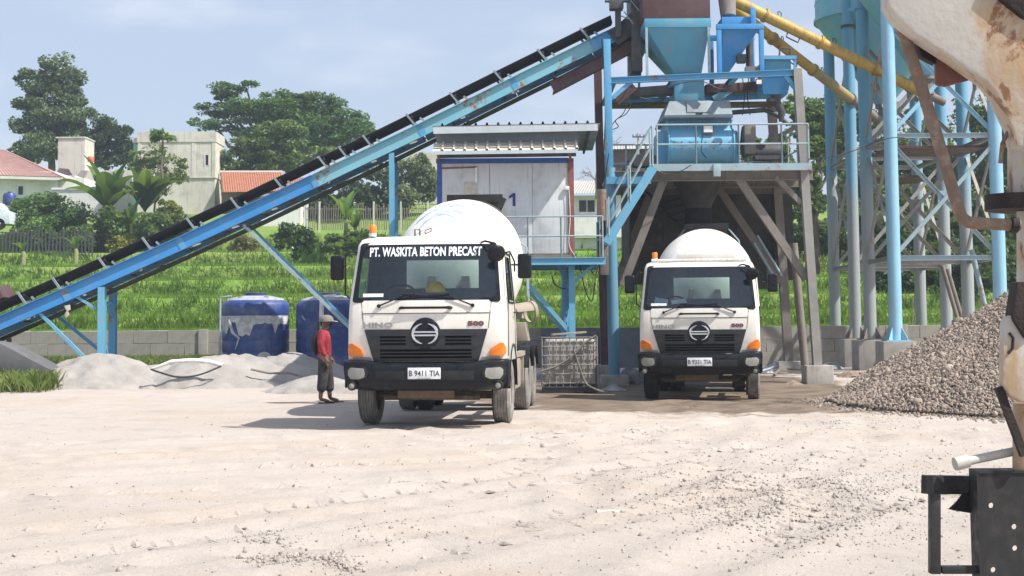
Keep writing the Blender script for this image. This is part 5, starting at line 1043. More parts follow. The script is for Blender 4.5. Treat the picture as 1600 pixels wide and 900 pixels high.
    # front panel seams, handle, wipers
    m = MB()
    m.path([V(x, f_y(x, 1.69) - .0015, 1.69) for x in np.linspace(-.97, .97, 13)], .0055, 5)
    for s in (-1, 1): m.path([V(s * x, f_y(x, z) - .001, z) for z, x in ((1.86, 1.0), (1.69, .98), (1.47, .955))], .0055, 5)
    B(m, 'panel_gap', M_blk, cab); m = MB(); hy = f_y(.3, 1.765); m.path([V(-.40, hy, 1.765), V(-.37, hy - .04, 1.77), V(-.30, hy - .05, 1.77), V(.30, hy - .05, 1.77), V(.37, hy - .04, 1.77), V(.40, hy, 1.765)], [.02, .024, .018, .018, .024, .02], 8); B(m, 'grab_handle', M_blk, cab)
    for x0, x1 in ((-.72, .02), (.72, -.02)):
        m = MB(); p0_, p1_ = V(x0, f_y(x0, 1.80) - .03, 1.80), V((x0 + x1) / 2, f_y(.3, 1.93) - .035, 1.945); m.tube(p0_ + V(0, .04, 0), p0_ - V(0, .015, 0), .028, n=10); m.path([p0_, p1_], [.014, .009], 6); q0, q1 = V(x0 * .62, f_y(.5, 1.90) - .018, 1.905), V(x1 - .35 * (1 if x0 > 0 else -1), f_y(.3, 1.96) - .018, 1.965); m.beam(q0, q1, .012, .022); B(m, 'wiper', M_blk, cab)
    # indicators
    for s in (-1, 1): B(surf_patch(MB(), [(s * .955, 1.06), (s * 1.08, 1.06), (s * 1.19, 1.065), (s * 1.215, 1.10), (s * 1.215, 1.18), (s * 1.19, 1.245), (s * 1.14, 1.255), (s * .99, 1.17)][::s], .03, .06), 'indicator', M_amb, bevel=.012); B(surf_patch(MB(), [(s * .84, 1.0), (s * 1.13, 1.0), (s * 1.13, 1.05), (s * .86, 1.05)][::s], .012, .03), 'lamp_surround', M_rim)
    # bumper: prism outline in plan, lofted
    vs = []; sec = [(.555, .95, .10), (.58, 1.08, .0), (.68, 1.235, -.06), (.88, 1.26, -.07), (.98, 1.26, -.05), (1.015, 1.24, .0)]; xs = [-1, -.93, -.8, -.5, 0, .5, .8, .93, 1]
    for z, w, y in sec:
        vs += [V(t_ * w, y + .20 * max(0, abs(t_) - .78) ** 1.2 * 3 + .03 * t_ * t_ - .02, z + (.05 if abs(t_) < .75 and z > .95 else 0) * -1) for t_ in xs]
    fs = [(i * 9 + j, i * 9 + j + 1, i * 9 + j + 10, i * 9 + j + 9) for i in range(5) for j in range(8)]; vs2 = [v + V(0, .35 if abs(v.x) > 1.0 else .12, 0) for v in vs[0:9]] + [v + V(0, .35 if abs(v.x) > 1.0 else .12, 0) for v in vs[45:54]]
    o = len(vs); vs += vs2; fs += [(j, o + j, o + j + 1, j + 1) for j in range(8)] + [(45 + j, 45 + j + 1, o + 9 + j + 1, o + 9 + j) for j in range(8)]; m = MB(); m.add(vs, fs); bp = B(m, 'bumper', M_blk)
    for s in (-1, 1): B(MB().prism([V(s * 1.255, .10, .60), V(s * 1.255, .45, .62), V(s * 1.255, .45, 1.0), V(s * 1.255, .10, 1.0)], V(-s * .04, 0, 0)), 'bumper_end', M_blk, bp, bevel=.01)
    B(MB().box((0, -.085, .78), (1.5, .03, .13)), 'bumper_recess', M_rub, bp, bevel=.01)
    by = lambda x: -.07 + .20 * max(0, abs(x) / 1.26 - .78) ** 1.2 * 3 + .03 * (x / 1.26) ** 2 - .02
    for s in (-1, 1):
        for nm, mt, k, o in (('lamp_bezel', M_rub, 1.22, .010), ('headlight', M_lamp, .95, .018)):
            oc = [(-.14, -.06), (-.15, .0), (-.13, .075), (.09, .09), (.14, .05), (.135, -.03), (.09, -.09), (-.06, -.09)]; m = MB(); m.prism([V(s * 1.055 + s * k * x, by(s * 1.055 + s * k * x) - o, .815 + k * z) for x, z in oc], V(0, .05, 0)); B(m, nm, mt, bp, bevel=.008)
        c = V(s * 1.115, by(1.115) + .03, .635); B(MB().lathe([(0, .0), (.045, .0), (.062, .02), (.07, .0), (.07, -.06)], c - V(0, .06, 0), V(0, -1, 0), 20), 'fog_lamp_rim', M_rub, bp); B(MB().lathe([(0, .012), (.03, .008), (.045, 0)], c - V(0, .065, 0), V(0, -1, 0), 18), 'fog_lamp', M_lamp, bp)
    pl = B(MB().box((.0, -.115, .815), (.50, .012, .165)), 'number_plate', M_plate, bevel=.004); lettering('plate_characters', plate_txt, pl, M_pch, lambda x, y, z: (x, -.123 - z, .775 + y), .118, .001, .86, 1.0, .001, False)
    B(MB().box((0, -.1215, .745), (.2, .002, .012)), 'plate_date', M_grl, pl)
    # mirrors
    for s in (-1, 1):
        m = MB(); m.path([V(s * 1.13, .52, 2.62), V(s * 1.22, .32, 2.62), V(s * 1.29, .30, 2.55), V(s * 1.29, .30, 1.98), V(s * 1.23, .36, 1.92)] if s < 0 else [V(s * 1.14, .5, 2.58), V(s * 1.26, .42, 2.60), V(s * 1.33, .42, 2.45), V(s * 1.33, .42, 2.3)], .014, 8); B(m, 'mirror_arm', M_blk)
        mx_ = 1.43 if s < 0 else 1.49; mr = B(MB().box((s * mx_, .36, 2.38), (.215, .09, .37)), 'mirror', M_blk, bevel=.045, seg=3); B(MB().box((s * mx_, .408, 2.38), (.17, .006, .31)), 'mirror_glass', M_chr, mr)
        B(MB().tube(V(s * 1.29, .33, 2.4), V(s * 1.40, .36, 2.4), .014), 'mirror_stay', M_blk, mr)
    m = MB(); m.path([V(.82, .36, 2.74), V(.90, .2, 2.75), V(1.02, .16, 2.72), V(1.08, .12, 2.62)], .016, 8); B(m, 'kerb_mirror_arm', M_blk); B(MB().lathe([(0, .05), (.08, .045), (.13, .02), (.14, 0), (.0, -.01)], V(1.08, .10, 2.56), V(.25, -.75, -.35), 22), 'kerb_mirror', M_blk)
    m = MB(); m.path([V(1.16, .42, 2.60), V(1.19, .30, 2.2), V(1.21, .20, 1.92), V(1.13, .14, 1.86)], .014, 6); B(m, 'a_pillar_grip', M_ivory)
    # beacon, visor
    bc = B(MB().lathe([(.055, 0), (.06, .05), (0, .05)], V(-.92, .62, 2.86), n=18), 'beacon_base', M_plate); B(MB().lathe([(.055, .052), (.058, .16), (.05, .175), (0, .178)], V(-.92, .62, 2.86), n=18), 'beacon_dome', M_bcn, bc)
    if visor:
        m = MB(); n = 15
        for i in range(n): m.tube(V(-.98 + 1.96 * i / n, .5, 2.86), V(-.98 + 1.96 * (i + 1) / n - .01, .5, 2.86), .03, n=8)
        B(m, 'roof_trim', M_ivory); B(MB().span(-.45, .75, .55, 1.2, 2.87, 3.0), 'roof_deflector', M_ivory, bevel=.03)
    B(MB().path([V(-.28, .8, 2.88), V(-.28, .8, 2.97), V(-.2, .8, 2.97), V(-.2, .8, 2.88)], .012, 6), 'roof_loop', M_blk)
    # wheels, axles, chassis
    ft, rt = (M_tyd, M_tyd) if dark_tyres else (M_tyr, M_tyr)
    wheel(T, -1.06, 1.28, -1, ft); wheel(T, 1.06, 1.28, 1, M_tyr)
    for y in (5.0, 6.32):
        for s in (-1, 1): wheel(T, s * 1.06, y, s, rt); wheel(T, s * .74, y, -s, M_tyd)
        B(MB().tube(V(-1.0, y, .505), V(1.0, y, .505), .09, n=12), 'axle', M_chas); B(MB().lathe([(0, -.24), (.2, -.18), (.24, 0), (.2, .18), (0, .24)], V(0, y, .52), V(0, 1, 0), 16), 'differential', M_chas)
    B(MB().beam(V(-.95, 1.28, .44), V(.95, 1.28, .44), .14, .12), 'front_axle', M_chas, bevel=.02)
    for s in (-1, 1): B(MB().ibeam(V(s * .42, .35, .86), V(s * .42, 7.6, .86), .08, .26, .012), 'chassis_rail', M_chas); B(MB().box((s * .42, 1.28, .58), (.08, 1.2, .10)), 'leaf_spring', M_chas)
    for y in (.5, 2.2, 3.6, 5.6, 7.4): B(MB().beam(V(-.4, y, .86), V(.4, y, .86), .1, .2), 'cross_member', M_chas)
    B(MB().box((-.08, .62, .55), (.88, .08, .26)), 'radiator_guard', paint('rusty_guard', (.20, .14, .10), (.32, .26, .2), .6, 4, .9), bevel=.01); B(MB().beam(V(-.75, .7, .42), V(.75, .7, .42), .1, .06), 'lower_cross_bar', M_chas); B(MB().box((.1, 1.1, .72), (.7, .7, .5)), 'engine', M_chas, bevel=.08)
    B(MB().tube(V(.5, .55, .66), V(.78, .6, .64), .03), 'tow_pin', M_chr)
    for s in (-1, 1):
        B(MB().box((s * .98, 2.75, .72), (.42, .95, .5)), 'fuel_tank' if s < 0 else 'tool_box', M_chas if s < 0 else M_tan, bevel=.06)
        m = MB(); arc = [(1.28 + .64 * math.cos(a), .56 + .64 * math.sin(a)) for a in [PI * (k / 10) for k in range(11)]]; m.path([V(s * 1.12, y, z) for y, z in arc], .05, 8); vs = []
        for y, z in arc: vs += [V(s * 1.24, y, z), V(s * .86, y, z), V(s * .86, y + (y - 1.28) * .04, z + (z - .56) * .04), V(s * 1.24, y + (y - 1.28) * .04, z + (z - .56) * .04)]
        m2 = MB(); m2.add(vs, [(4 * k + j, 4 * k + (j + 1) % 4, 4 * k + 4 + (j + 1) % 4, 4 * k + 4 + j) for k in range(10) for j in range(4)]); B(m2, 'front_mudguard', M_blk)
        m3 = MB(); m3.span(s * 1.0 - .18, s * 1.0 + .18, 2.05, 2.15, .45, 1.0); B(m3, 'step', M_chas)
        for y in (5.0, 6.32):
            arc = [(y + .6 * math.cos(a), .53 + .6 * math.sin(a)) for a in [PI * (.12 + .76 * k / 8) for k in range(9)]]; vs = []
            for yy_, z in arc: vs += [V(s * 1.24, yy_, z), V(s * .6, yy_, z), V(s * .6, yy_, z + .02), V(s * 1.24, yy_, z + .02)]
            m2 = MB(); m2.add(vs, [(4 * k + j, 4 * k + (j + 1) % 4, 4 * k + 4 + (j + 1) % 4, 4 * k + 4 + j) for k in range(8) for j in range(4)]); B(m2, 'rear_mudguard', M_blk)
        B(MB().span(s * 1.14 - .05, s * 1.14 + .05, 2.2, 4.2, .98, 1.06).span(s * 1.14 - .03, s * 1.14 + .03, 2.3, 2.4, .55, .98).span(s * 1.14 - .03, s * 1.14 + .03, 4.0, 4.1, .55, .98), 'side_guard', M_tan)
    # drum and its frame
    tilt = math.radians(12.5); ax = V(0, math.cos(tilt), math.sin(tilt)); o = V(0, 2.45, 2.12)
    prof = [(0, -.02), (.30, 0), (.55, .05), (.74, .14), (.88, .28), (.99, .50), (1.08, .85), (1.135, 1.25), (1.155, 1.7), (1.15, 2.1), (1.09, 2.7), (.98, 3.3), (.84, 3.9), (.68, 4.5), (.56, 4.95), (.50, 4.96), (.0, 4.9)]
    dm = B(MB().lathe(prof, o, ax, 64), 'drum', M_drum)
    for s_ in (.50, 1.25, 2.1): r = [r_ for r_, h in prof if abs(h - s_) < .01][0]; B(MB().lathe([(r - .004, -.02), (r + .006, -.015), (r + .006, .015), (r - .004, .02)], o + ax * s_, ax, 64), 'weld_ring', M_drum, dm)
    B(MB().lathe([(.86, 3.86), (.90, 3.86), (.90, 3.98), (.82, 3.98)], o, ax, 48), 'roller_track', M_chas, dm)
    A_, B_ = perp(ax, V(0, 0, 1))
    def dpt(s_, ang, off=.006):
        for (r0, h0), (r1, h1) in zip(prof[:-1], prof[1:]):
            if h0 <= s_ <= h1: r = r0 + (r1 - r0) * (s_ - h0) / (h1 - h0); break
        return o + ax * s_ + (V(1, 0, 0) * math.sin(ang) + B_ * (1 if B_.z > 0 else -1) * math.cos(ang)) * (r + off)
    if banner:   # faded blue wave emblem + strokes on the drum
        def swoosh(pts, w):
            m = MB(); vs = []
            for i, (s_, a) in enumerate(pts):
                t_ = i / (len(pts) - 1); ww = w * math.sin(PI * min(1, .05 + t_ * .95)) ** .7; vs += [dpt(s_ - ww, a), dpt(s_ + ww, a)]
            m.add(vs, [(2 * i, 2 * i + 1, 2 * i + 3, 2 * i + 2) for i in range(len(pts) - 1)]); B(m, 'drum_logo', M_logo, dm, recalc=False)
        for s0_, a0, a1, ds, w in ((.62, -.55, .35, .35, .10), (.82, -.45, .45, .30, .05), (1.05, -.62, .30, .32, .11), (.45, -.15, .55, .22, .05), (1.28, -.3, .55, .2, .04)): swoosh([(s0_ + ds * math.sin(k / 14 * PI * 1.2), a0 + (a1 - a0) * k / 14) for k in range(15)], w)
        for k in range(12):
            a = -.35 + .07 * k; m = MB(); s0_ = 1.62; hh = .10 if k % 3 else .14
            m.add([dpt(s0_, a), dpt(s0_, a + .035), dpt(s0_ + hh, a + .035), dpt(s0_ + hh, a)], [(0, 1, 2, 3)]); B(m, 'drum_lettering', M_logo, dm, recalc=False)
        m = MB(); pts = [dpt(s_, a, .008) for s_, a in ((.36, -.42), (.36, -.30), (.44, -.30), (.44, -.42), (.36, -.42))]; m.path(pts, .008, 5); B(m, 'drum_hatch_frame', M_tan, dm)
    B(MB().prism([V(-.5, 2.2, 1.0), V(-.5, 2.55, 1.0), V(-.28, 2.45, 2.3), V(-.28, 2.25, 2.3)], V(.12, 0, 0)).prism([V(.38, 2.2, 1.0), V(.38, 2.55, 1.0), V(.28, 2.45, 2.3), V(.28, 2.25, 2.3)], V(.12, 0, 0)), 'front_pedestal', M_chas); B(MB().prism([V(-.85, 6.2, 1.0), V(-.85, 6.7, 1.0), V(-.7, 6.55, 2.35), V(-.7, 6.3, 2.35)], V(.14, 0, 0)).prism([V(.71, 6.2, 1.0), V(.71, 6.7, 1.0), V(.56, 6.55, 2.35), V(.56, 6.3, 2.35)], V(.14, 0, 0)), 'rear_pedestal', M_tan)
    B(MB().span(-.55, .55, 2.1, 7.3, 1.0, 1.1), 'sub_frame', M_tan)
    hp = MB(); c = V(0, 7.15, 3.45); tp = [V(-.52, 6.75, 3.98), V(.52, 6.75, 3.98), V(.56, 7.6, 4.0), V(-.56, 7.6, 4.0)]; bt_ = [V(-.3, 6.95, 3.35), V(.3, 6.95, 3.35), V(.3, 7.35, 3.35), V(-.3, 7.35, 3.35)]; hp.add(tp + bt_ + [p + V(0, 0, -.02) + (c - p) * .05 for p in tp] , [(0, 1, 5, 4), (1, 2, 6, 5), (2, 3, 7, 6), (3, 0, 4, 7), (0, 8, 9, 1), (1, 9, 10, 2), (2, 10, 11, 3), (3, 11, 8, 0)]); B(hp, 'charging_hopper', M_rub); B(MB().beam(V(-.56, 6.74, 3.95), V(.56, 6.74, 3.95), .05, .14), 'hopper_lip', M_rub)
    # discharge chute folded at the side, ladder
    if banner:
         m = MB(); m.lathe([(.17, 0), (.185, 0), (.205, .45), (.19, .45)], V(.80, 5.9, 1.70), V(.75, .65, .08), 18, True, .2, PI + .6); B(m, 'folded_chute', M_tan); B(MB().prism([V(.8, 5.9, 1.2), V(1.12, 5.9, 1.2), V(1.06, 5.9, 1.55), V(.84, 5.9, 1.55)], V(0, .5, 0)), 'chute_bracket', M_tan, bevel=.02)
         m = MB(); m.lathe([(.185, -.05), (.215, -.05), (.215, .02), (.185, .02)], V(1.16, 6.2, 1.74), V(.75, .65, .08), 18, True, 0, 2 * PI); B(m, 'chute_end', M_tan)
    if banner:
        m = MB()
        for y in (6.7, 7.0): m.path([V(1.05, y, 1.9), V(1.02, y, 3.0), V(.85, y, 3.12), V(.62, y, 3.1)], .018, 6)
        for k in range(5): z = 1.95 + k * .24; m.tube(V(1.05, 6.7, z), V(1.05, 7.0, z), .012, n=6)
        B(m, 'ladder', M_rail)
    else:
        for s in (-1, 1): B(MB().path([V(s * .95, 6.9, 2.2), V(s * .8, 7.0, 3.6), V(s * .5, 7.0, 3.95)], .02, 6), 'hopper_stay', M_rail)
    T.location = loc; T.rotation_euler = (0, 0, yaw); T.scale = (.945, .98, .978) if banner else (.95, .97, .968); return T
l1 = G(681, 661.5); ya1 = -math.radians(4.8); l1b = V(l1.x, l1.y, 0); off = Matrix.Rotation(ya1, 3, 'Z') @ V(0, 1.0, 0)
T1 = truck('white mixer truck with company banner across the windscreen, nearer the camera', V(l1.x - off.x, l1.y - off.y - .25, .0), ya1, 'PT. WASKITA BETON PRECAST', 'B 9411 TIA', 1, False, False)
l2 = G(1094, 624.5, -.06); ya2 = -math.radians(9); off = Matrix.Rotation(ya2, 3, 'Z') @ V(0, 1.0, 0)
T2 = truck('white mixer truck without banner parked under the blue tower', V(l2.x - off.x, l2.y - off.y - .3, -.055), ya2, None, 'B 9331 TIA', 2, True, True)
def onT(T, v): return Matrix.Translation(T.location) @ Matrix.Rotation(T.rotation_euler.z, 4, 'Z') @ Vector((v[0] * T.scale.x, v[1] * T.scale.y, v[2] * T.scale.z))
# things on the dashboards
hb = onT(T1, (.10, .40, 2.0)); hh = thing('hard_hat', hb, 'yellow hard hat on the dashboard of the bannered truck', 'hard hat'); MB().lathe([(.155, 0), (.15, .02), (.135, .07), (.11, .115), (.07, .145), (.03, .158), (0, .16)], hb, n=24).build('shell', flat('hat_yellow', (.88, .60, .02), .35), hh); MB().lathe([(.14, .0), (.185, -.004), (.185, .008), (.14, .014)], hb, n=24, closed=True).build('brim', MATS['hat_yellow'], hh); MB().path([hb + V(0, .12, .10), hb + V(0, .05, .165), hb + V(0, -.05, .165), hb + V(0, -.12, .10)], .016, 8).build('crest', MATS['hat_yellow'], hh)
rb = onT(T1, (-.16, .36, 1.955)); rc = thing('red_cloth', rb, 'crumpled red vest lying on the dashboard beside the hard hat', 'cloth'); m = MB()
gx_, gy_ = np.meshgrid(np.linspace(-.32, .30, 16), np.linspace(-.13, .13, 8)); gzz = .02 + .10 * fbm(gx_ * 9 + 4, gy_ * 9, 3, 6); vs = [rb + V(a, b, c) for a, b, c in zip(gx_.ravel(), gy_.ravel(), gzz.ravel())]; m.add(vs, [(j * 16 + i, j * 16 + i + 1, j * 16 + i + 17, j * 16 + i + 16) for j in range(7) for i in range(15)]); m.build('fabric', flat('vest_red', (.62, .09, .04), .85), rc)
for k, (x, rz_, w_, lb) in enumerate(((-.78, .2, .26, 'pale blue paper leaning inside the windscreen of the truck under the tower'), (-.42, -.1, .30, 'white paper lying flat behind the windscreen of the truck under the tower'))):
    c = onT(T2, (x, .33, 1.95)); p_ = thing('paper_sheet', c, lb, 'paper'); MB().box(c + V(0, 0, .07), (w_, .006, .17 if k == 0 else .11), Matrix.Rotation(rz_, 3, 'Y') @ Matrix.Rotation(-.7, 3, 'X')).build('sheet', flat('paper_blue' if k == 0 else 'paper_white2', (.45, .68, .75) if k == 0 else (.7, .75, .75), .7), p_)
# ================================================================== PERSON
def skin(vs, es, rad, sub=2, root=0):
    me = bpy.data.meshes.new('s'); me.from_pydata([tuple(v) for v in vs], es, []); o = bpy.data.objects.new('s', me); COL.objects.link(o); o.modifiers.new('sk', 'SKIN'); 
    sv = me.skin_vertices[0].data
    for i, r in enumerate(rad): sv[i].radius = r if isinstance(r, tuple) else (r, r); sv[i].use_root = (i == root)
    md = o.modifiers.new('ss', 'SUBSURF'); md.levels = sub; md.render_levels = sub; dg = bpy.context.evaluated_depsgraph_get(); dg.update(); out_ = bpy.data.meshes.new_from_object(o.evaluated_get(dg)); bpy.data.objects.remove(o); bpy.data.meshes.remove(me)
    out_.polygons.foreach_set('use_smooth', [True] * len(out_.polygons)); return out_
pb = G(507, 629); pb.z = float(gz(pb.x, pb.y))
per = thing('person', V(0, 0, 0), 'person in red shirt, dark rolled trousers and grey cap standing beside the trucks', 'person')
# local: faces +x (picture right), y away from camera; near side = -y
J = dict(pel=(0, 0, .90), wai=(-.01, 0, 1.03), che=(-.02, 0, 1.24), sho=(-.02, 0, 1.36), nek=(.0, 0, 1.43), hd0=(.02, 0, 1.50), hd1=(.03, 0, 1.585), hd2=(.03, 0, 1.625),
  shL=(-.03, -.17, 1.345), elL=(-.07, -.215, 1.09), wrL=(.01, -.215, .87), haL=(.035, -.212, .81), shR=(-.02, .17, 1.345), elR=(-.02, .215, 1.09), wrR=(.08, .205, .89), haR=(.11, .20, .83),
  hiL=(0, -.085, .86), knL=(-.03, -.10, .47), anL=(-.07, -.105, .085), toL=(.08, -.115, .035), hiR=(0, .085, .86), knR=(.07, .11, .47), anR=(.09, .115, .085), toR=(.24, .125, .035))
E = [('pel', 'wai'), ('wai', 'che'), ('che', 'sho'), ('sho', 'nek'), ('nek', 'hd0'), ('hd0', 'hd1'), ('hd1', 'hd2'), ('che', 'shL'), ('shL', 'elL'), ('elL', 'wrL'), ('wrL', 'haL'), ('che', 'shR'), ('shR', 'elR'), ('elR', 'wrR'), ('wrR', 'haR'), ('pel', 'hiL'), ('hiL', 'knL'), ('knL', 'anL'), ('anL', 'toL'), ('pel', 'hiR'), ('hiR', 'knR'), ('knR', 'anR'), ('anR', 'toR')]
Rb = dict(pel=.12, wai=.11, che=.125, sho=.09, nek=.052, hd0=.075, hd1=.098, hd2=.075, shL=.058, elL=.040, wrL=.027, haL=.036, shR=.058, elR=.040, wrR=.027, haR=.036, hiL=.085, knL=.055, anL=.038, toL=.032, hiR=.085, knR=.055, anR=.038, toR=.032)
K = list(J); ix = {k: i for i, k in enumerate(K)}; vs = [V(*J[k]) for k in K]; es = [(ix[a], ix[b]) for a, b in E]; rad = [Rb[k] for k in K]
def addc(pts, rs_, root):
    b = len(vs); 
    for p in pts: vs.append(V(*p))
    rad.extend(rs_); es.append((ix[root], b)); es.extend((b + i, b + i + 1) for i in range(len(pts) - 1))
for s, h, x0, y0, z0 in ((-1, 'haL', .035, -.212, .81), (1, 'haR', .11, .20, .83)):
    for i in range(4): f = (-.03 + .02 * i); L_ = (.075, .088, .082, .062)[i]; addc([(x0 + .01 + f * .6, y0 + f * .9 * -s * 0 + .008 * (i - 1.5), z0 - .045), (x0 + .022 + f * .5, y0 + .010 * (i - 1.5), z0 - .045 - L_ * .5), (x0 + .018 + f * .4, y0 + .010 * (i - 1.5) + s * -.012, z0 - .045 - L_)], [.0095, .0085, .007], h)
    addc([(x0 + .04, y0 - s * .012, z0 - .01), (x0 + .06, y0 - s * .02, z0 - .05)], [.011, .008], h)
addc([(.118, 0, 1.555)], [.014], 'hd1')
M_skin = flat('brown_skin', (.16, .085, .055), .55, 0, .12, 20); body = place('body', skin(vs, es, rad, 2), M_skin, per, False)
def sub_skin(name, keys, edges, rads, mat, extra=None):
    k2 = list(keys); i2 = {k: i for i, k in enumerate(k2)}; PJ = dict(J); PJ.update(extra or {}); return place(name, skin([V(*PJ[k]) for k in k2], [(i2[a], i2[b]) for a, b in edges], rads, 2), mat, per, False)
t = NT('red_shirt'); c = t.mix(t.rng(t.noise(9, 5), .4, .7), (.26, .016, .03), (.42, .05, .07)); t.bump(t.noise(14, 4, .6, (1, 1, .4)), .7, .04); M_shirt = t.fin(c, .85)
t = NT('dark_trousers'); c = t.mix(t.rng(t.noise(9, 5), .4, .7), (.03, .025, .028), (.075, .062, .06)); t.bump(t.noise(12, 4, .6, (1, 1, .3)), .7, .04); M_trou = t.fin(c, .9)
sub_skin('shirt', ['hem', 'wai', 'che', 'sho', 'nb', 'shL', 'elL', 'cuL', 'shR', 'elR', 'cuR'], [('hem', 'wai'), ('wai', 'che'), ('che', 'sho'), ('sho', 'nb'), ('che', 'shL'), ('shL', 'elL'), ('elL', 'cuL'), ('che', 'shR'), ('shR', 'elR'), ('elR', 'cuR')], [(.155, .135), (.148, .128), (.16, .14), .115, .068, .078, .058, .042, .078, .058, .042], M_shirt, dict(hem=(0, 0, .80), nb=(.0, 0, 1.425), cuL=(.005, -.215, .895), cuR=(.072, .207, .91)))
sub_skin('trousers', ['top', 'pel', 'hiL', 'knL', 'cL', 'hiR', 'knR', 'cR'], [('top', 'pel'), ('pel', 'hiL'), ('hiL', 'knL'), ('knL', 'cL'), ('pel', 'hiR'), ('hiR', 'knR'), ('knR', 'cR')], [.13, .138, .112, .092, .082, .112, .092, .082], M_trou, dict(top=(0, 0, .98), cL=(-.06, -.104, .20), cR=(.086, .114, .20)))
cp = MB().lathe([(.118, 0), (.12, .03), (.112, .075), (.085, .11), (.045, .128), (0, .132)], V(.025, 0, 1.565), n=24).build('cap', flat('grey_cap', (.20, .19, .165), .9), per, keep=False); MB().prism([V(.10 + .115 * math.cos(a), .085 * math.sin(a), 1.578 - .02 * math.cos(a)) for a in np.linspace(-PI / 2, PI / 2, 12)], V(0, 0, .014)).build('cap_brim', flat('pale_brim', (.42, .38, .33), .9), cp, keep=False)
MB().lathe([(.094, -.05), (.102, 0), (.106, .05), (.10, .06)], V(.018, 0, 1.52), n=20, a0=PI * .15, a1=PI * 1.1).build('hair', flat('black_hair', (.015, .012, .012), .7), per, keep=False)
fc = MB(); 
for s in (-1, 1): fc.lathe([(0, .006), (.010, .003), (.012, 0)], V(.115, s * .034, 1.575), V(1, 0, 0), 8); fc.lathe([(0, .02), (.02, .015), (.024, 0)], V(.02, s * .095, 1.555), V(0, s, 0), 10)
fc.box((.118, 0, 1.513), (.012, .045, .008)); fc.build('face_features', flat('dark_features', (.07, .035, .025), .6), per, keep=False)
for s, k in ((-1, 'toL'), (1, 'toR')):
    p = J[k]; MB().prism([V(p[0] - .19, p[1] - .045, .0), V(p[0] + .06, p[1] - .05, .0), V(p[0] + .085, p[1], .0), V(p[0] + .06, p[1] + .05, .0), V(p[0] - .19, p[1] + .045, .0)], V(0, 0, .022)).build('sandal', M_rub, per, bevel=.005, keep=False)
MB().path([V(-.13, -.10, 1.36), V(-.175, -.09, 1.22), V(-.17, -.08, 1.05), V(-.14, -.06, .92)], [.03, .05, .055, .02], 8).build('shoulder_bag', flat('bag_black', (.02, .02, .022), .9), per, keep=False); MB().path([V(-.16, -.08, 1.1), V(-.10, -.12, 1.38), V(.03, -.10, 1.42), V(.10, .02, 1.32)], .014, 6).build('bag_strap', MATS['bag_black'], per, keep=False)
per.location = pb; per.rotation_euler = (0, 0, math.radians(8)); per.scale = (1.17, 1.15, 1.0)
# ================================================================== WATER TANKS
M_tank = paint('tank_navy_plastic', (.018, .05, .20), (.30, .29, .27), .28, 1.4, .42, bump=.05)
def wtank(px, label, seed, dirty):
    Yt = 39.8; r = 52 * Yt / F; b = P(px, 575, Yt); b.z = float(gz(b.x, Yt)) + .05; zt_ = P(px, 461, Yt).z - b.z; t_ = thing('water_tank', b, label, 'water tank', 'blue water tanks by the wall')
    prof = [(0, 0), (r, 0), (r, .05)]; 
    for k in range(5): z = .2 + k * (zt_ - .55) / 5; prof += [(r, z), (r - .012, z + .02), (r - .012, z + .05), (r, z + .07)]
    prof += [(r, zt_ - .28), (r - .03, zt_ - .22), (r * .80, zt_ - .10), (r * .42, zt_ - .03), (.0, zt_ - .02)]; MB().lathe(prof, b, n=48).build('shell', M_tank, t_)
    MB().lathe([(r - .06, zt_ - .205), (r * .80, zt_ - .092), (r * .42, zt_ - .022), (.0, zt_ - .012)], b, n=48).build('dusty_top', paint('tank_dust', (.34, .35, .37), (.10, .13, .22), .6, 2.5, .9, streak=False), t_)
    MB().lathe([(.26, zt_ - .03), (.29, zt_ - .03), (.29, zt_ + .05), (.25, zt_ + .07), (0, zt_ + .075)], b, n=24).build('lid', flat('lid_navy', (.03, .05, .12), .6), t_)
    for a in (-2.2, -.9): q = b + V(r * .62 * math.cos(a), r * .62 * math.sin(a), zt_ - .14); MB().tube(q, q + V(0, 0, .09), .07, n=12).build('port', MATS['lid_navy'], t_)
    return t_, b, r, zt_
w1, b1, r1_, z1_ = wtank(399, 'dark blue water tank with torn pale label, left of the two', 1, 1)
# torn wrap label conforming to tank 1
rs4 = np.random.RandomState(4); m = MB(); N = 26; a0, a1 = PI + .15, 2 * PI - .15; vs = []
for i in range(N + 1):
    a = a0 + (a1 - a0) * i / N; u_ = i / N; dp = .17 + .10 * rs4.uniform() + (.30 if .38 < u_ < .52 else 0) + (.22 if .15 < u_ < .25 else 0) + (.28 if .75 < u_ < .80 else 0); rr_ = r1_ + .012 + .015 * rs4.uniform()
    vs += [b1 + V((r1_ + .008) * math.cos(a), (r1_ + .008) * math.sin(a), z1_ - .56), b1 + V(rr_ * math.cos(a), rr_ * math.sin(a), z1_ - .56 - dp)]
m.add(vs, [(2 * i, 2 * i + 1, 2 * i + 3, 2 * i + 2) for i in range(N)]); m.build('torn_wrap', flat('torn_label', (.44, .45, .46), .75, 0, .3, 6), w1, recalc=False)
m = MB(); m.path([b1 + V((r1_ + .02) * math.cos(a), (r1_ + .02) * math.sin(a), z) for a, z in ((PI * 1.28, z1_ - .66), (PI * 1.33, z1_ - 1.0), (PI * 1.40, z1_ - 1.15), (PI * 1.36, z1_ - 1.45))], [.03, .05, .03, .012], 6); m.build('torn_strip', MATS['torn_label'], w1)
MB().lathe([(0, 0), (.2, 0), (.2, .03), (0, .035)], b1 + V(r1_ * math.cos(-1.15), r1_ * math.sin(-1.15), .35), V(math.cos(-1.15), math.sin(-1.15), .0), 20).build('patch', MATS['torn_label'], w1)
w2, b2, r2_, z2_ = wtank(515, 'dark blue water tank behind the standing person, right of the two', 2, 0)
m = MB(); c = b2 + V(0, 0, z2_ - .62)
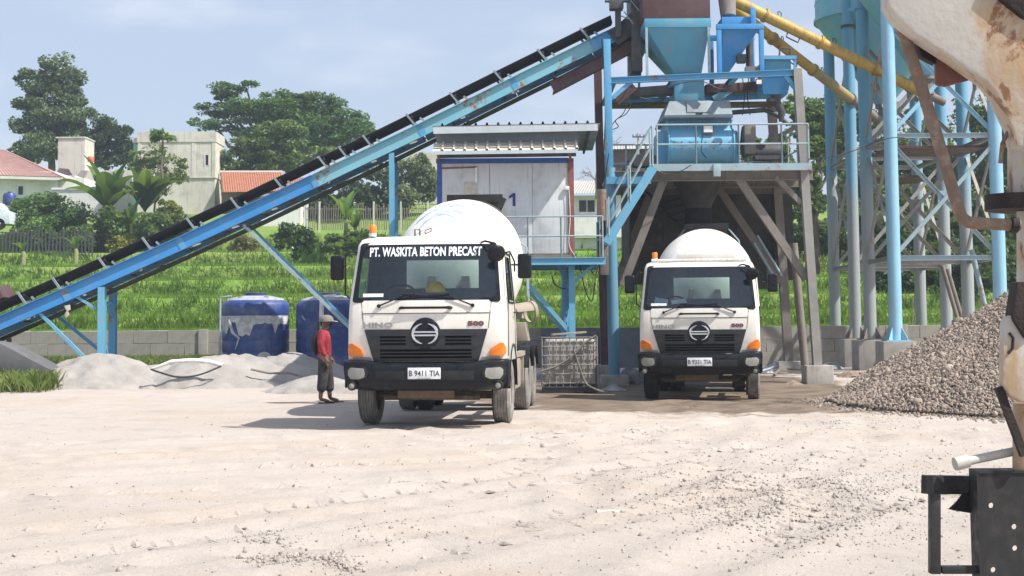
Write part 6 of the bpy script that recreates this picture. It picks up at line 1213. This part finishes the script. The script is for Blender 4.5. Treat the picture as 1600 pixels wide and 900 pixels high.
for k in range(3): a = PI * 1.24 + .05 * k; rr_ = r2_ + .008; m.path([c + V(rr_ * math.cos(a + d), rr_ * math.sin(a + d), z) for d, z in ((.03, .08 - .04 * k), (0, .05 - .04 * k), (.06, .02 - .04 * k))], .014, 5)
m.build('faded_logo', MATS['torn_label'], w2)
t_ = thing('white_standpipe', P(500, 600, 38.6), 'white plastic standpipe in front of the right-hand blue tank', 'pipe'); MB().tube(P(500, 600, 38.6), P(503, 462, 38.6), .06, n=12).build('pipe', flat('white_pvc', (.70, .70, .67), .4), t_); MB().beam(P(498, 463, 38.6), P(525, 461, 38.6), .09, .05).build('top_bracket', MATS['white_pvc'], t_)
for y in (505, 512, 519, 526): MB().tube(P(496, y, 38.55), P(499, y, 38.55), .06).build('clamp', M_dark, t_)
t_ = thing('thin_frame_pipe', P(343, 575, 39.2), 'thin pale pipe frame standing left of the torn-label tank', 'pipe'); MB().path([P(343, 575, 39.2), P(344, 464, 39.2), P(362, 463, 39.2)], .03, 8).build('pipe', M_rail, t_)
# ================================================================== SAND PILES
t = NT('crushed_sand'); c = t.mix(t.rng(t.noise(1.3, 7, .65), .35, .68), (.375, .35, .327), (.295, .273, .252)); c = t.mix(t.rng(t.noise(40, 4), .55, .72, 0, .5), c, (.2, .185, .17)); t.bump(t.noise(22, 7, .7), .7, .04); M_sand = t.fin(c, .95, 0, .2)
def pile(name, label, cat, cx, cy, rx, ry, h, seed, mat, pw=1.0, n=70):
    X, Y = np.meshgrid(np.linspace(-1.25, 1.25, n), np.linspace(-1.25, 1.25, n)); x, y = cx + X * rx, cy + Y * ry
    d = np.sqrt(X ** 2 + Y ** 2) + .35 * (fbm(X * 1.7 + seed, Y * 1.7, 3, seed) - .5); z = h * np.clip(1 - d, -.3, 1) ** 1 if 0 else h * (np.sqrt((1 - d) ** 2 * 1.0 + .012) * np.sign(1 - d))
    z = np.where(d < 1, h * (1.06 - np.sqrt(d * d + .02)), -h * (d - 1) * .8); z = z + .17 * h * (fbm(x * 2.6, y * 2.6, 5, seed + 3) - .5) * 2; z = z + gz(x, y) - .02
    v = np.stack([x, y, z], -1).reshape(-1, 3); I, Jn = np.meshgrid(np.arange(n - 1), np.arange(n - 1)); a = (Jn * n + I).ravel(); o = place(name, np_mesh(name, v, np.stack([a, a + 1, a + 1 + n, a + n], 1), True), mat); return tag(o, label, cat, 'sand heaps by the conveyor' if cat == 'sand pile' else None)
def pp(px, Y): return P(px, 560, Y).x
pile('sand_pile', 'pale sand heap around the lower conveyor leg, leftmost heap', 'sand pile', pp(150, 36.2), 36.2, 2.3, 1.75, .76, 3, M_sand)
pile('sand_pile', 'pale sand heap with a white pipe lying on it', 'sand pile', pp(345, 36.4), 36.4, 2.5, 1.9, .78, 5, M_sand)
pile('sand_pile', 'low sand heap joining the two larger heaps', 'sand pile', pp(255, 36.5), 36.4, 1.6, 1.5, .50, 8, M_sand)
pile('sand_pile', 'grey sand heap in front of the gap between the water tanks', 'sand pile', pp(458, 37.2), 37.2, 2.0, 1.7, .72, 9, M_sand)
pile('sand_pile', 'small bright sand heap right behind the standing person', 'sand pile', pp(498, 33.4), 33.6, 1.25, 1.0, .42, 12, M_sand)
pile('sand_pile', 'low spread of sand beside the truck front wheel', 'sand pile', pp(548, 32.5), 33.2, 1.1, .9, .25, 14, M_sand)
t_ = thing('white_pipe', P(300, 570, 34.8), 'white plastic pipe bent over the sand heap', 'pipe'); MB().path([P(x, y, 34.75) for x, y in [(236, 577), (268, 565), (300, 563), (326, 565), (347, 571)]], [.03, .05, .055, .055, .055], 10).build('pipe', MATS['white_pvc'], t_)
t_ = thing('black_hose', P(290, 588, 34.6), 'thin dark hose curving below the white pipe on the sand heap', 'hose'); MB().path(spl3([P(x, y, 34.7 - .3 * k) for x, y, k in [(236, 577, 0), (250, 582, .5), (278, 589, 1), (310, 586, .8), (346, 572, .1)]], 30), .022, 6).build('hose', M_wire, t_)
rk = [(420, 590, .25, .05), (392, 578, .5, .03), (455, 585, .4, .04)]
t_ = thing('scrap_stick', P(400, 592, 33.6), 'dark stick lying on the sand heap near the tanks', 'stick'); MB().path([P(392, 577, 35.2), P(420, 583, 35.2), P(452, 583, 35.2), P(472, 588, 35.2)], .03, 6).build('stick', M_wood, t_)
# grey slab under the conveyor tail
t_ = thing('concrete_slab', P(30, 580, 35.2), 'dark grey slab sloping down under the lower end of the conveyor', 'slab'); MB().prism([P(x, y, 35.0) for x, y in [(-60, 528), (2, 537), (80, 578), (72, 590), (30, 590), (-60, 560)]], V(0, 1.1, 0)).build('slab', paint('slab_grey', (.10, .10, .105), (.17, .155, .145), .5, 1.5, .9), t_, bevel=.03)
# ================================================================== IBC TANK
b = G(890, 613); Yi = b.y; ib = thing('caged_water_tank', b, 'dirty white plastic tank in a metal cage between the two trucks', 'tank'); x0, x1 = P(848, 600, Yi).x, P(934, 600, Yi).x; D = 1.0; H0, H1 = .16, P(890, 527, Yi).z
M_ibc = paint('dirty_shaded_plastic', (.36, .34, .31), (.16, .135, .115), .75, 2.5, .6); MB().span(x0 + .06, x1 - .04, Yi + .03, Yi + D - .03, H0, H1 - .04).build('plastic_bottle', M_ibc, ib, bevel=.07, seg=3); m = MB()  # base colour darkened for the cabin's shade, on top of real dirt
cage = []
for i in range(9): x = x0 + (x1 - x0) * i / 8; cage.append(((x, Yi, .12), (x, Yi, H1)))
for z in np.linspace(.2, H1, 6): cage.append(((x0, Yi - .012, z), (x1, Yi - .012, z)))
for a, b_ in cage: MB().tube(a, b_, .011, n=6).build('cage_bar', M_grey, ib)
for i in range(5):
    y = Yi + D * (i + 1) / 5; MB().tube((x0, y, .12), (x0, y, H1), .011, n=6).build('cage_bar', M_grey, ib); MB().tube((x1, y, .12), (x1, y, H1), .011, n=6).build('cage_bar', M_grey, ib)
for z in np.linspace(.2, H1, 6):
    for x in (x0 - .01, x1 + .01): MB().tube((x, Yi, z), (x, Yi + D, z), .011, n=6).build('cage_bar', M_grey, ib)
for i in range(3): y = Yi + .06 + i * .44; MB().span(x0, x1, y - .05, y + .05, .0, .10).build('pallet_runner', M_dark, ib)
MB().span(x0, x1, Yi - .02, Yi + D, .102, .135).build('pallet_deck', M_dark, ib)
for k, pl in enumerate(([(846, 580), (870, 572), (895, 556), (915, 535), (932, 524)], [(896, 545), (904, 570), (915, 598), (930, 608), (950, 614)])):
    t_ = thing('grey_hose', P(*pl[0], Yi - .1), ['pale hose slung across the caged tank', 'pale hose trailing down the caged tank to the ground'][k], 'hose'); MB().path(spl3([P(x, y, Yi - .08 - (.25 if y > 600 else 0)) for x, y in pl], 30), .022, 8).build('hose', M_dust, t_)
t_ = thing('plank', P(880, 521, Yi + .4), 'weathered plank lying on top of the caged tank', 'plank'); MB().beam(P(862, 523, Yi + .3), P(915, 519, Yi + .4), .25, .04).build('board', M_tan, t_, bevel=.006)
# ================================================================== DEBRIS UNDER THE TOWER
M_sack = [flat('pale_plastic', (.42, .43, .44), .5, 0, .3, 5, .4), flat('grey_plastic', (.20, .21, .22), .5, 0, .35, 5, .4), flat('brown_scrap', (.22, .17, .13), .9, 0, .35, 5, .4)]
def scrap(px, py, w, h, label, mi, seed):
    r = np.random.RandomState(seed); c = G(px, py); k = c.y / F; c = V(c.x, c.y, float(gz(c.x, c.y))); n = 10; m = MB(); X, Y = np.meshgrid(np.linspace(-1, 1, n), np.linspace(-1, 1, n)); d = np.sqrt(X ** 2 + Y ** 2); Z = h * k * np.clip(1.05 - d, 0, 1) ** .6 * (.35 + 1.1 * fbm(X * 2.5 + seed, Y * 2.5, 3, seed)) - .03; vs = [(c.x + x * w * k / 2, c.y + y * w * k * .4, c.z + z) for x, y, z in zip(X.ravel(), Y.ravel(), Z.ravel())]; m.add(vs, [(j * n + i, j * n + i + 1, j * n + i + 1 + n, j * n + i + n) for j in range(n - 1) for i in range(n - 1)])
    o = m.build('scrap_heap', M_sack[mi], smooth=False, recalc=False); tag(o, label, 'scrap', 'scrap and plastic under the tower')
for a in ((1215, 592, 60, 22, 'crumpled pale plastic sheeting right of the truck under the tower', 0, 1), (1262, 592, 44, 14, 'grey plastic sheeting at the foot of the right tower column', 1, 2), (1200, 572, 50, 26, 'brown scrap heap behind the front wheel of the truck under the tower', 2, 3), (1300, 588, 40, 14, 'dark plastic sheet beside the silo pier', 1, 4), (985, 602, 50, 34, 'grey sacks piled left of the truck under the tower', 1, 5), (960, 608, 40, 14, 'pale plastic lying by the blue column foot', 0, 6), (1240, 602, 40, 8, 'brown mud heap by the puddle', 2, 7), (1330, 596, 46, 14, 'earth heap at the tip of the gravel', 2, 8)): scrap(*a)
rs5 = np.random.RandomState(50)
for i in range(9):
    p = G(1205 + i * 10 + rs5.uniform(-4, 4), 586 + rs5.uniform(-8, 10)); a = rs5.uniform(0, PI); d = V(math.cos(a), math.sin(a) * .5, rs5.uniform(-.1, .25)) * .35; p.z = float(gz(p.x, p.y)) + .1
    o = MB().beam(p - d, p + d, .06, .03).build('broken_batten', M_wood if i % 2 else M_dust); tag(o, 'broken grey batten in the scrap beside the right tower column', 'scrap', 'broken battens')
# dark low sheets of plywood at wall behind IBC
for k, (xa_, xb_, lb) in enumerate(((846, 932, 'dark board leaning on the wall behind the caged tank'), (938, 1000, 'dark board leaning on the wall left of the truck under the tower'))):
    o = thing('leaning_board', P((xa_ + xb_) / 2, 590, 42.6), lb, 'board'); a, b_ = P(xa_, 590, 42.5), P(xb_, 512, 42.95); MB().hexa([V(a.x, 42.4, .2), V(b_.x, 42.4, .2), V(b_.x, 42.44, .2), V(a.x, 42.44, .2), V(a.x, 43.0, b_.z), V(b_.x, 43.0, b_.z), V(b_.x, 43.04, b_.z), V(a.x, 43.04, b_.z)]).build('board', paint('dark_board', (.075, .085, .10), (.14, .13, .12), .4, 1.5, .85), o)
# ================================================================== GRAVEL HEAP
GX, GY, GH, GR = 10.68, 26.2, 3.04, 4.92
def heap_z(x, y):
    d = np.sqrt(((x - GX)) ** 2 + ((y - GY)) ** 2) + .5 * (fbm(x * .9, y * .9, 3, 31) - .5); return np.where(d < GR, GH * (1.02 - np.sqrt((d / GR) ** 2 + .004)), -.4 * (d - GR)) + gz(x, y) * 0 - .0
def stones(pts, size, seed, nv=1):
    "low-poly pebbles (12 tris each)"
    r = np.random.RandomState(seed); n = len(pts); base = np.array([[1, 0, 0], [-1, 0, 0], [0, 1, 0], [0, -1, 0], [0, 0, 1], [0, 0, -1], [.6, .6, .6], [-.6, -.6, .55]]); fc = np.array([[0, 2, 6], [2, 4, 6], [4, 0, 6], [2, 1, 4], [1, 7, 4], [4, 7, 3], [1, 3, 7], [3, 0, 4], [2, 0, 5], [1, 2, 5], [3, 1, 5], [0, 3, 5]])
    q = r.normal(0, 1, (n, 4)); q /= np.linalg.norm(q, axis=1)[:, None]; w, x, y, z = q.T; Rm = np.stack([1 - 2 * (y * y + z * z), 2 * (x * y - z * w), 2 * (x * z + y * w), 2 * (x * y + z * w), 1 - 2 * (x * x + z * z), 2 * (y * z - x * w), 2 * (x * z - y * w), 2 * (y * z + x * w), 1 - 2 * (x * x + y * y)], 1).reshape(n, 3, 3)
    s = size * r.lognormal(0, .44 if size > .02 else .5, n); sc = np.stack([s, s * r.uniform(.55, .95, n), s * r.uniform(.4, .8, n)], 1); v = base[None] * sc[:, None] * r.uniform(.75, 1.2, (n, 8, 1)); v = np.einsum('nij,nkj->nki', Rm, v) + pts[:, None]; f = fc[None] + (np.arange(n) * 8)[:, None, None]; return v.reshape(-1, 3), f.reshape(-1, 3)
t = NT('gravel_stones'); g_ = t.n('ShaderNodeNewGeometry'); cr = t.n('ShaderNodeValToRGB'); t.l(g_.outputs['Random Per Island'], cr.inputs['Fac']); e = cr.color_ramp.elements; e[0].color = (.19, .145, .115, 1); e[1].color = (.36, .295, .243, 1); k = e.new(.5); k.color = (.265, .208, .168, 1); c = t.mix(t.rng(t.noise(30, 4), .4, .7, 0, .4), cr.outputs['Color'], (.36, .32, .28)); M_grav = t.fin(c, .9, 0, .2)
r6 = np.random.RandomState(66); n = 165000; a = r6.uniform(0, 2 * PI, n); d = np.sqrt(r6.uniform(0, 1, n)) * (GR + .12); x = GX + d * np.cos(a); y = GY + d * np.sin(a); z = heap_z(x, y)
ok = (x < 11.2) & (z > -.06) & (y < GY + 2.2) & (x / y < .372); x, y, z = x[ok], y[ok], z[ok]
k_ = 1300; a = r6.uniform(PI * .75, PI * 1.65, k_); d = GR - .1 + np.abs(r6.normal(0, .38, k_)); xe, ye = GX + d * np.cos(a), GY + d * np.sin(a); x = np.r_[x, xe]; y = np.r_[y, ye]; z = np.r_[z, np.maximum(ground_z(xe, ye) + .004, heap_z(xe, ye))]
gh = thing('gravel_heap', V(GX, GY, 0), 'large heap of grey-brown crushed gravel at the right', 'gravel heap'); mnd = grid_mesh('mound', np.linspace(GX - 5.4, GX + 5.4, 110), np.linspace(GY - 5.4, GY + 5.4, 110), lambda X, Y: heap_z(X, Y) - .03); place('mound', mnd, flat('gravel_core', (.20, .17, .145), .95, 0, .4, 25, .5), gh)
v, f = stones(np.c_[x, y, z + .005], .0235, 67); o = place('stones', np_mesh('stones', v, f), M_grav, gh); o['kind'] = 'stuff'
# loose stones in the yard
t = NT('loose_stones'); g_ = t.n('ShaderNodeNewGeometry'); cr = t.n('ShaderNodeValToRGB'); t.l(g_.outputs['Random Per Island'], cr.inputs['Fac']); e = cr.color_ramp.elements; e[0].color = (.27, .24, .215, 1); e[1].color = (.42, .375, .335, 1); M_loose = t.fin(cr.outputs['Color'], .9, 0, .2)
X, Y = [], []
def scatter(n, px0, px1, py0, py1, dens=None):
    for _ in range(n):
        px, py = r6.uniform(px0, px1), py0 + (py1 - py0) * r6.uniform() ** 1.15; p = G(px, py); X.append(p.x); Y.append(p.y)
def blob(n, px, py, sx_, sy_):
    for _ in range(n): p = G(px + r6.normal() * sx_, min(905, max(600, py + r6.normal() * sy_))); X.append(p.x); Y.append(p.y)
scatter(1500, 0, 1600, 640, 905); blob(3000, 1250, 790, 120, 32); blob(1700, 1150, 760, 110, 25); blob(500, 1350, 750, 90, 25); blob(800, 425, 876, 26, 5); blob(420, 525, 880, 22, 4); blob(160, 410, 845, 30, 10); blob(500, 1330, 660, 60, 8); blob(200, 1100, 690, 120, 12); blob(120, 620, 835, 50, 14); blob(260, 1500, 720, 70, 25)
X, Y = np.array(X), np.array(Y); Z = ground_z(X, Y); v, f = stones(np.c_[X, Y, Z + .002], .0088, 70)
tag(place('loose_stones', np_mesh('loose_stones', v, f), M_loose), 'loose stones and grit scattered over the dusty yard', 'stones', kind='stuff')
# tyre lug prints: small raised clods along the wheel tracks
r7 = np.random.RandomState(77); vs, fs = [], []
for ri, r in enumerate(RUTS):
    L_ = 0; prev = r[0]
    for i in range(1, len(r)):
        seg = (r[i] - prev); prev = r[i]; nst = max(1, int(seg.length / .16))
        for j in range(nst):
            if r7.uniform() < .3 or fbm(np.array([r[i].x * .35]), np.array([r[i].y * .35]), 3, ri)[0] < .44 or r[i].y < 9.5: continue
            d = seg.normalized(); p = r[i] - seg * (j / nst); sd = V(-d.y, d.x, 0)
            for s in (-1, 1):
                c = p + sd * (s * .12 + r7.uniform(-.03, .03)) + d * (.06 * s); ww, ll, hh_ = r7.uniform(.05, .13), .022, r7.uniform(.010, .024); dd = (sd * s + d * .5).normalized(); ee = V(-dd.y, dd.x, 0); z = 0.0; o = len(vs)
                vs += [c + dd * ww + V(0, 0, z), c - dd * ww + V(0, 0, z), c + ee * ll * 2 + V(0, 0, z), c - ee * ll * 2 + V(0, 0, z), c + dd * ww * .8 + V(0, 0, z + hh_ * r7.uniform(.5, 1)), c - dd * ww * .7 + V(0, 0, z + hh_)]; fs += [(o, o + 2, o + 4), (o + 2, o + 5, o + 4), (o + 2, o + 1, o + 5), (o + 1, o + 3, o + 5), (o + 3, o + 4, o + 5), (o + 3, o, o + 4)]
va = np.array([tuple(v) for v in vs]); va[:, 2] += ground_z(va[:, 0], va[:, 1]) - .006; m = MB(); m.add(va.tolist(), fs); tag(m.build('tyre_prints', M_ground, smooth=False), 'rows of dried tyre lug prints crossing the yard', 'tyre prints', kind='stuff')
t_ = thing('white_stick', G(945, 806), 'short pale stick lying on the ground in mid foreground', 'stick'); p, q = G(932, 806), G(975, 804); MB().path([p + V(0, 0, .02), q + V(0, 0, .02)], [.028, .015], 8).build('stick', flat('pale_wood', (.55, .48, .4), .9), t_)
# ================================================================== MACHINE AT THE RIGHT EDGE
YM = 6.0; mch = thing('rusty_machine', P(1620, 900, YM), 'rusty off-white machine frame with black bracket at the right picture edge', 'machine')
t = NT('rusty_offwhite'); c = t.mix(t.rng(t.noise(3, 6, .6), .4, .7), (.50, .47, .425), (.42, .385, .34)); st = t.rng(t.noise(3.4, 8, .66, (1, 1, .5), .5), .47, .64, 0, .85); c = t.mix(st, c, (.42, .27, .13)); st2 = t.rng(t.noise(5.5, 9, .7, (1, 1, .6), .8), .565, .64, 0, .9); c = t.mix(st2, c, (.20, .085, .035)); t.bump(t.noise(30, 6), .25, .01); M_rw = t.fin(c, .6)
M_rpipe = paint('rusty_pipe', (.17, .12, .09), (.36, .29, .22), .6, 7, .85, rust=.35); M_bst = paint('black_frame', (.016, .016, .017), (.08, .065, .055), .3, 8, .6, fade=.05); M_brn = flat('burnt_rubber', (.03, .022, .02), .9, 0, .5, 9, .6)
def MP(x, y, d=0): return P(x, y, YM + d)
MB().prism([MP(x, y) for x, y in [(1374, -90), (1376, 18), (1388, 36), (1414, 60), (1474, 99), (1525, 135), (1541, 154), (1553, 178), (1568, 210), (1572, 234), (1640, 246), (1760, 120), (1760, -90)]], V(0, -.13, 0)).build('boom_plate', M_rw, mch, bevel=.012)
MB().prism([MP(x, y, -.16) for x, y in [(1540, -20), (1600, 28), (1700, 40), (1700, -60), (1560, -60)]], V(0, .05, 0)).build('top_cover', M_brn, mch, bevel=.01)
MB().prism([MP(x, y, .05) for x, y in [(1462, 92), (1463, 132), (1478, 135), (1518, 124), (1533, 110), (1520, 60), (1462, 60)]], V(0, .03, 0)).build('red_tin', paint('red_oxide', (.19, .085, .07), (.12, .07, .06), .55, 5, .85), mch, bevel=.008); MB().prism([MP(x, y, .04) for x, y in [(1432, 66), (1440, 88), (1462, 100), (1470, 70), (1450, 55)]], V(0, .06, 0)).build('rag', M_brn, mch, bevel=.008)
MB().tube(MP(1606, 215, .17), MP(1606, 305, .17), .082, n=24).build('upper_post', M_rw, mch); MB().tube(MP(1606, 331, .17), MP(1606, 700, .17), .045, n=20).build('lower_post', M_rw, mch); MB().tube(MP(1606, 306, .17), MP(1606, 330, .17), .175, n=28).build('flange', M_brn, mch)
MB().path([MP(1408, 40, 0), MP(1440, 137, 0), MP(1472, 240, 0), MP(1498, 328, 0), MP(1503, 340, 0), MP(1513, 347, 0), MP(1530, 349, 0), MP(1592, 352, 0.02)], .025, 14).build('bent_pipe', M_rpipe, mch); MB().tube(MP(1580, 351, 0), MP(1590, 352, 0), .032, n=14).build('pipe_stub', M_brn, mch)
MB().path([MP(1610, 190, -.05), MP(1580, 196, -.05), MP(1566, 225, -.05), MP(1563, 255, -.05)], .009, 8).build('wire_loop', M_rpipe, mch)
tabp = [(1561, 505), (1565, 496), (1580, 490), (1640, 488), (1640, 630), (1588, 627), (1570, 618), (1559, 600)]; MB().prism([MP(x, y, 0) for x, y in tabp], V(0, -.06, 0)).build('bracket_tab', M_rw, mch, bevel=.012); MB().path([MP(x, y, -.065) for x, y in [(1577, 520), (1583, 528), (1582, 545), (1575, 552)]], .006, 6).build('slot', M_brn, mch); MB().prism([MP(x, y, -.08) for x, y in [(1590, 440), (1640, 440), (1640, 500), (1602, 530), (1582, 498)]], V(0, .10, 0)).build('grease_boot', M_brn, mch, bevel=.01)
MB().beam(MP(1560, 605, -.03), MP(1600, 712, -.03), .03, .03).build('drag_link', M_brn, mch); MB().tube(MP(1600, 630, .05), MP(1600, 735, .05), .045, n=16).build('pivot_post', M_rw, mch)
MB().tube(MP(1504, 722, .0), MP(1600, 702, .1), .018, n=14).build('lever', paint('pale_lever', (.44, .425, .39), (.3, .25, .2), .35, 9, .6), mch); MB().tube(MP(1492, 725, -.01), MP(1512, 720, 0), .027, n=14).build('lever_head', MATS['pale_lever'], mch)
MB().beam(MP(1446, 757, .02), MP(1534, 758, .25), .045, .075).build('bracket_arm', M_bst, mch, bevel=.004); MB().beam(MP(1446.5, 757, 0.0), MP(1457, 757, 0.0), .03, .07).build('arm_end_cap', M_rub, mch); MB().beam(MP(1460, 770, .04), MP(1460, 896, .04), .042, .042, V(0, 1, 0)).build('bracket_post', M_bst, mch, bevel=.004); MB().beam(MP(1470, 890, .04), MP(1532, 890, .04), .040, .03).build('bracket_foot', M_bst, mch, bevel=.004)
MB().prism([MP(x, y, .1) for x, y in [(1530, 764), (1505, 772), (1494, 786), (1483, 796), (1505, 800), (1532, 804)]], V(0, .015, 0)).build('torn_flap', M_rub, mch)
# perforated plate
holes = {(0, 1): 1, (1, 2): 1, (1, 3): 1, (2, 1): 1, (2, 2): 1, (3, 1): 1, (3, 3): 1, (0, 4): 1, (2, 4): 1}; p00 = MP(1530, 740, 0); sxp, szp = .09, .085; m = MB(); nx_, nz_ = 6, 14
for i in range(nx_):
    for j in range(nz_):
        x0, x1, z0, z1 = p00.x + i * sxp, p00.x + (i + 1) * sxp, p00.z - (j + 1) * szp, p00.z - j * szp
        if z0 < .02: continue
        cx_, cz_ = (x0 + x1) / 2, (z0 + z1) / 2
        sq = [(x1, cz_), (x1, z1), (cx_, z1), (x0, z1), (x0, cz_), (x0, z0), (cx_, z0), (x1, z0)]
        if holes.get((i, j)):
            ci = [(cx_ + .0115 * math.cos(k * PI / 4), cz_ + .0115 * math.sin(k * PI / 4)) for k in range(8)]; vs = [V(a, YM, b) for a, b in sq + ci] + [V(a, YM + .012, b) for a, b in sq + ci]; m.add(vs, [(k, (k + 1) % 8, 8 + (k + 1) % 8, 8 + k) for k in range(8)] + [(16 + k, 24 + k, 24 + (k + 1) % 8, 16 + (k + 1) % 8) for k in range(8)] + [(8 + k, 8 + (k + 1) % 8, 24 + (k + 1) % 8, 24 + k) for k in range(8)])
        else: m.add([V(x0, YM, z0), V(x1, YM, z0), V(x1, YM, z1), V(x0, YM, z1), V(x0, YM + .012, z0), V(x1, YM + .012, z0), V(x1, YM + .012, z1), V(x0, YM + .012, z1)], [(0, 1, 2, 3), (4, 7, 6, 5)])
m.build('perforated_plate', M_bst, mch, recalc=False); MB().span(p00.x - .003, p00.x + .56, YM - .005, YM + .10, p00.z + .001, p00.z + .012).build('plate_flange', M_bst, mch); MB().span(p00.x - .011, p00.x - .001, YM - .003, YM + .10, .02, p00.z + .012).build('plate_edge', M_bst, mch)
MB().beam(MP(1640, 735, .2), V(MP(1640, 735, .2).x, YM + .2, .0), .14, .14, V(0, 1, 0)).build('support_leg', M_bst, mch); MB().prism([MP(x, y, .05) for x, y in [(1600, 230), (1760, 140), (1760, 760), (1600, 760)]], V(0, .12, 0)).build('frame_web', M_rw, mch, bevel=.01) if 0 else None

# ================================================================== HAZE
hzm = bpy.data.materials.new('haze_air'); hzm.use_nodes = True; hn = hzm.node_tree; hn.nodes.clear(); ho = hn.nodes.new('ShaderNodeOutputMaterial'); hv = hn.nodes.new('ShaderNodeVolumePrincipled')
hv.inputs['Color'].default_value = (.78, .88, 1.0, 1); hv.inputs['Density'].default_value = .0008; hv.inputs['Anisotropy'].default_value = .2; hn.links.new(hv.outputs[0], ho.inputs['Volume'])
hz_ = MB().span(-2600, 2600, -2600, 2600, -1.6, 30).build('haze', hzm); tag(hz_, kind='stuff'); hz_.display_type = 'WIRE'
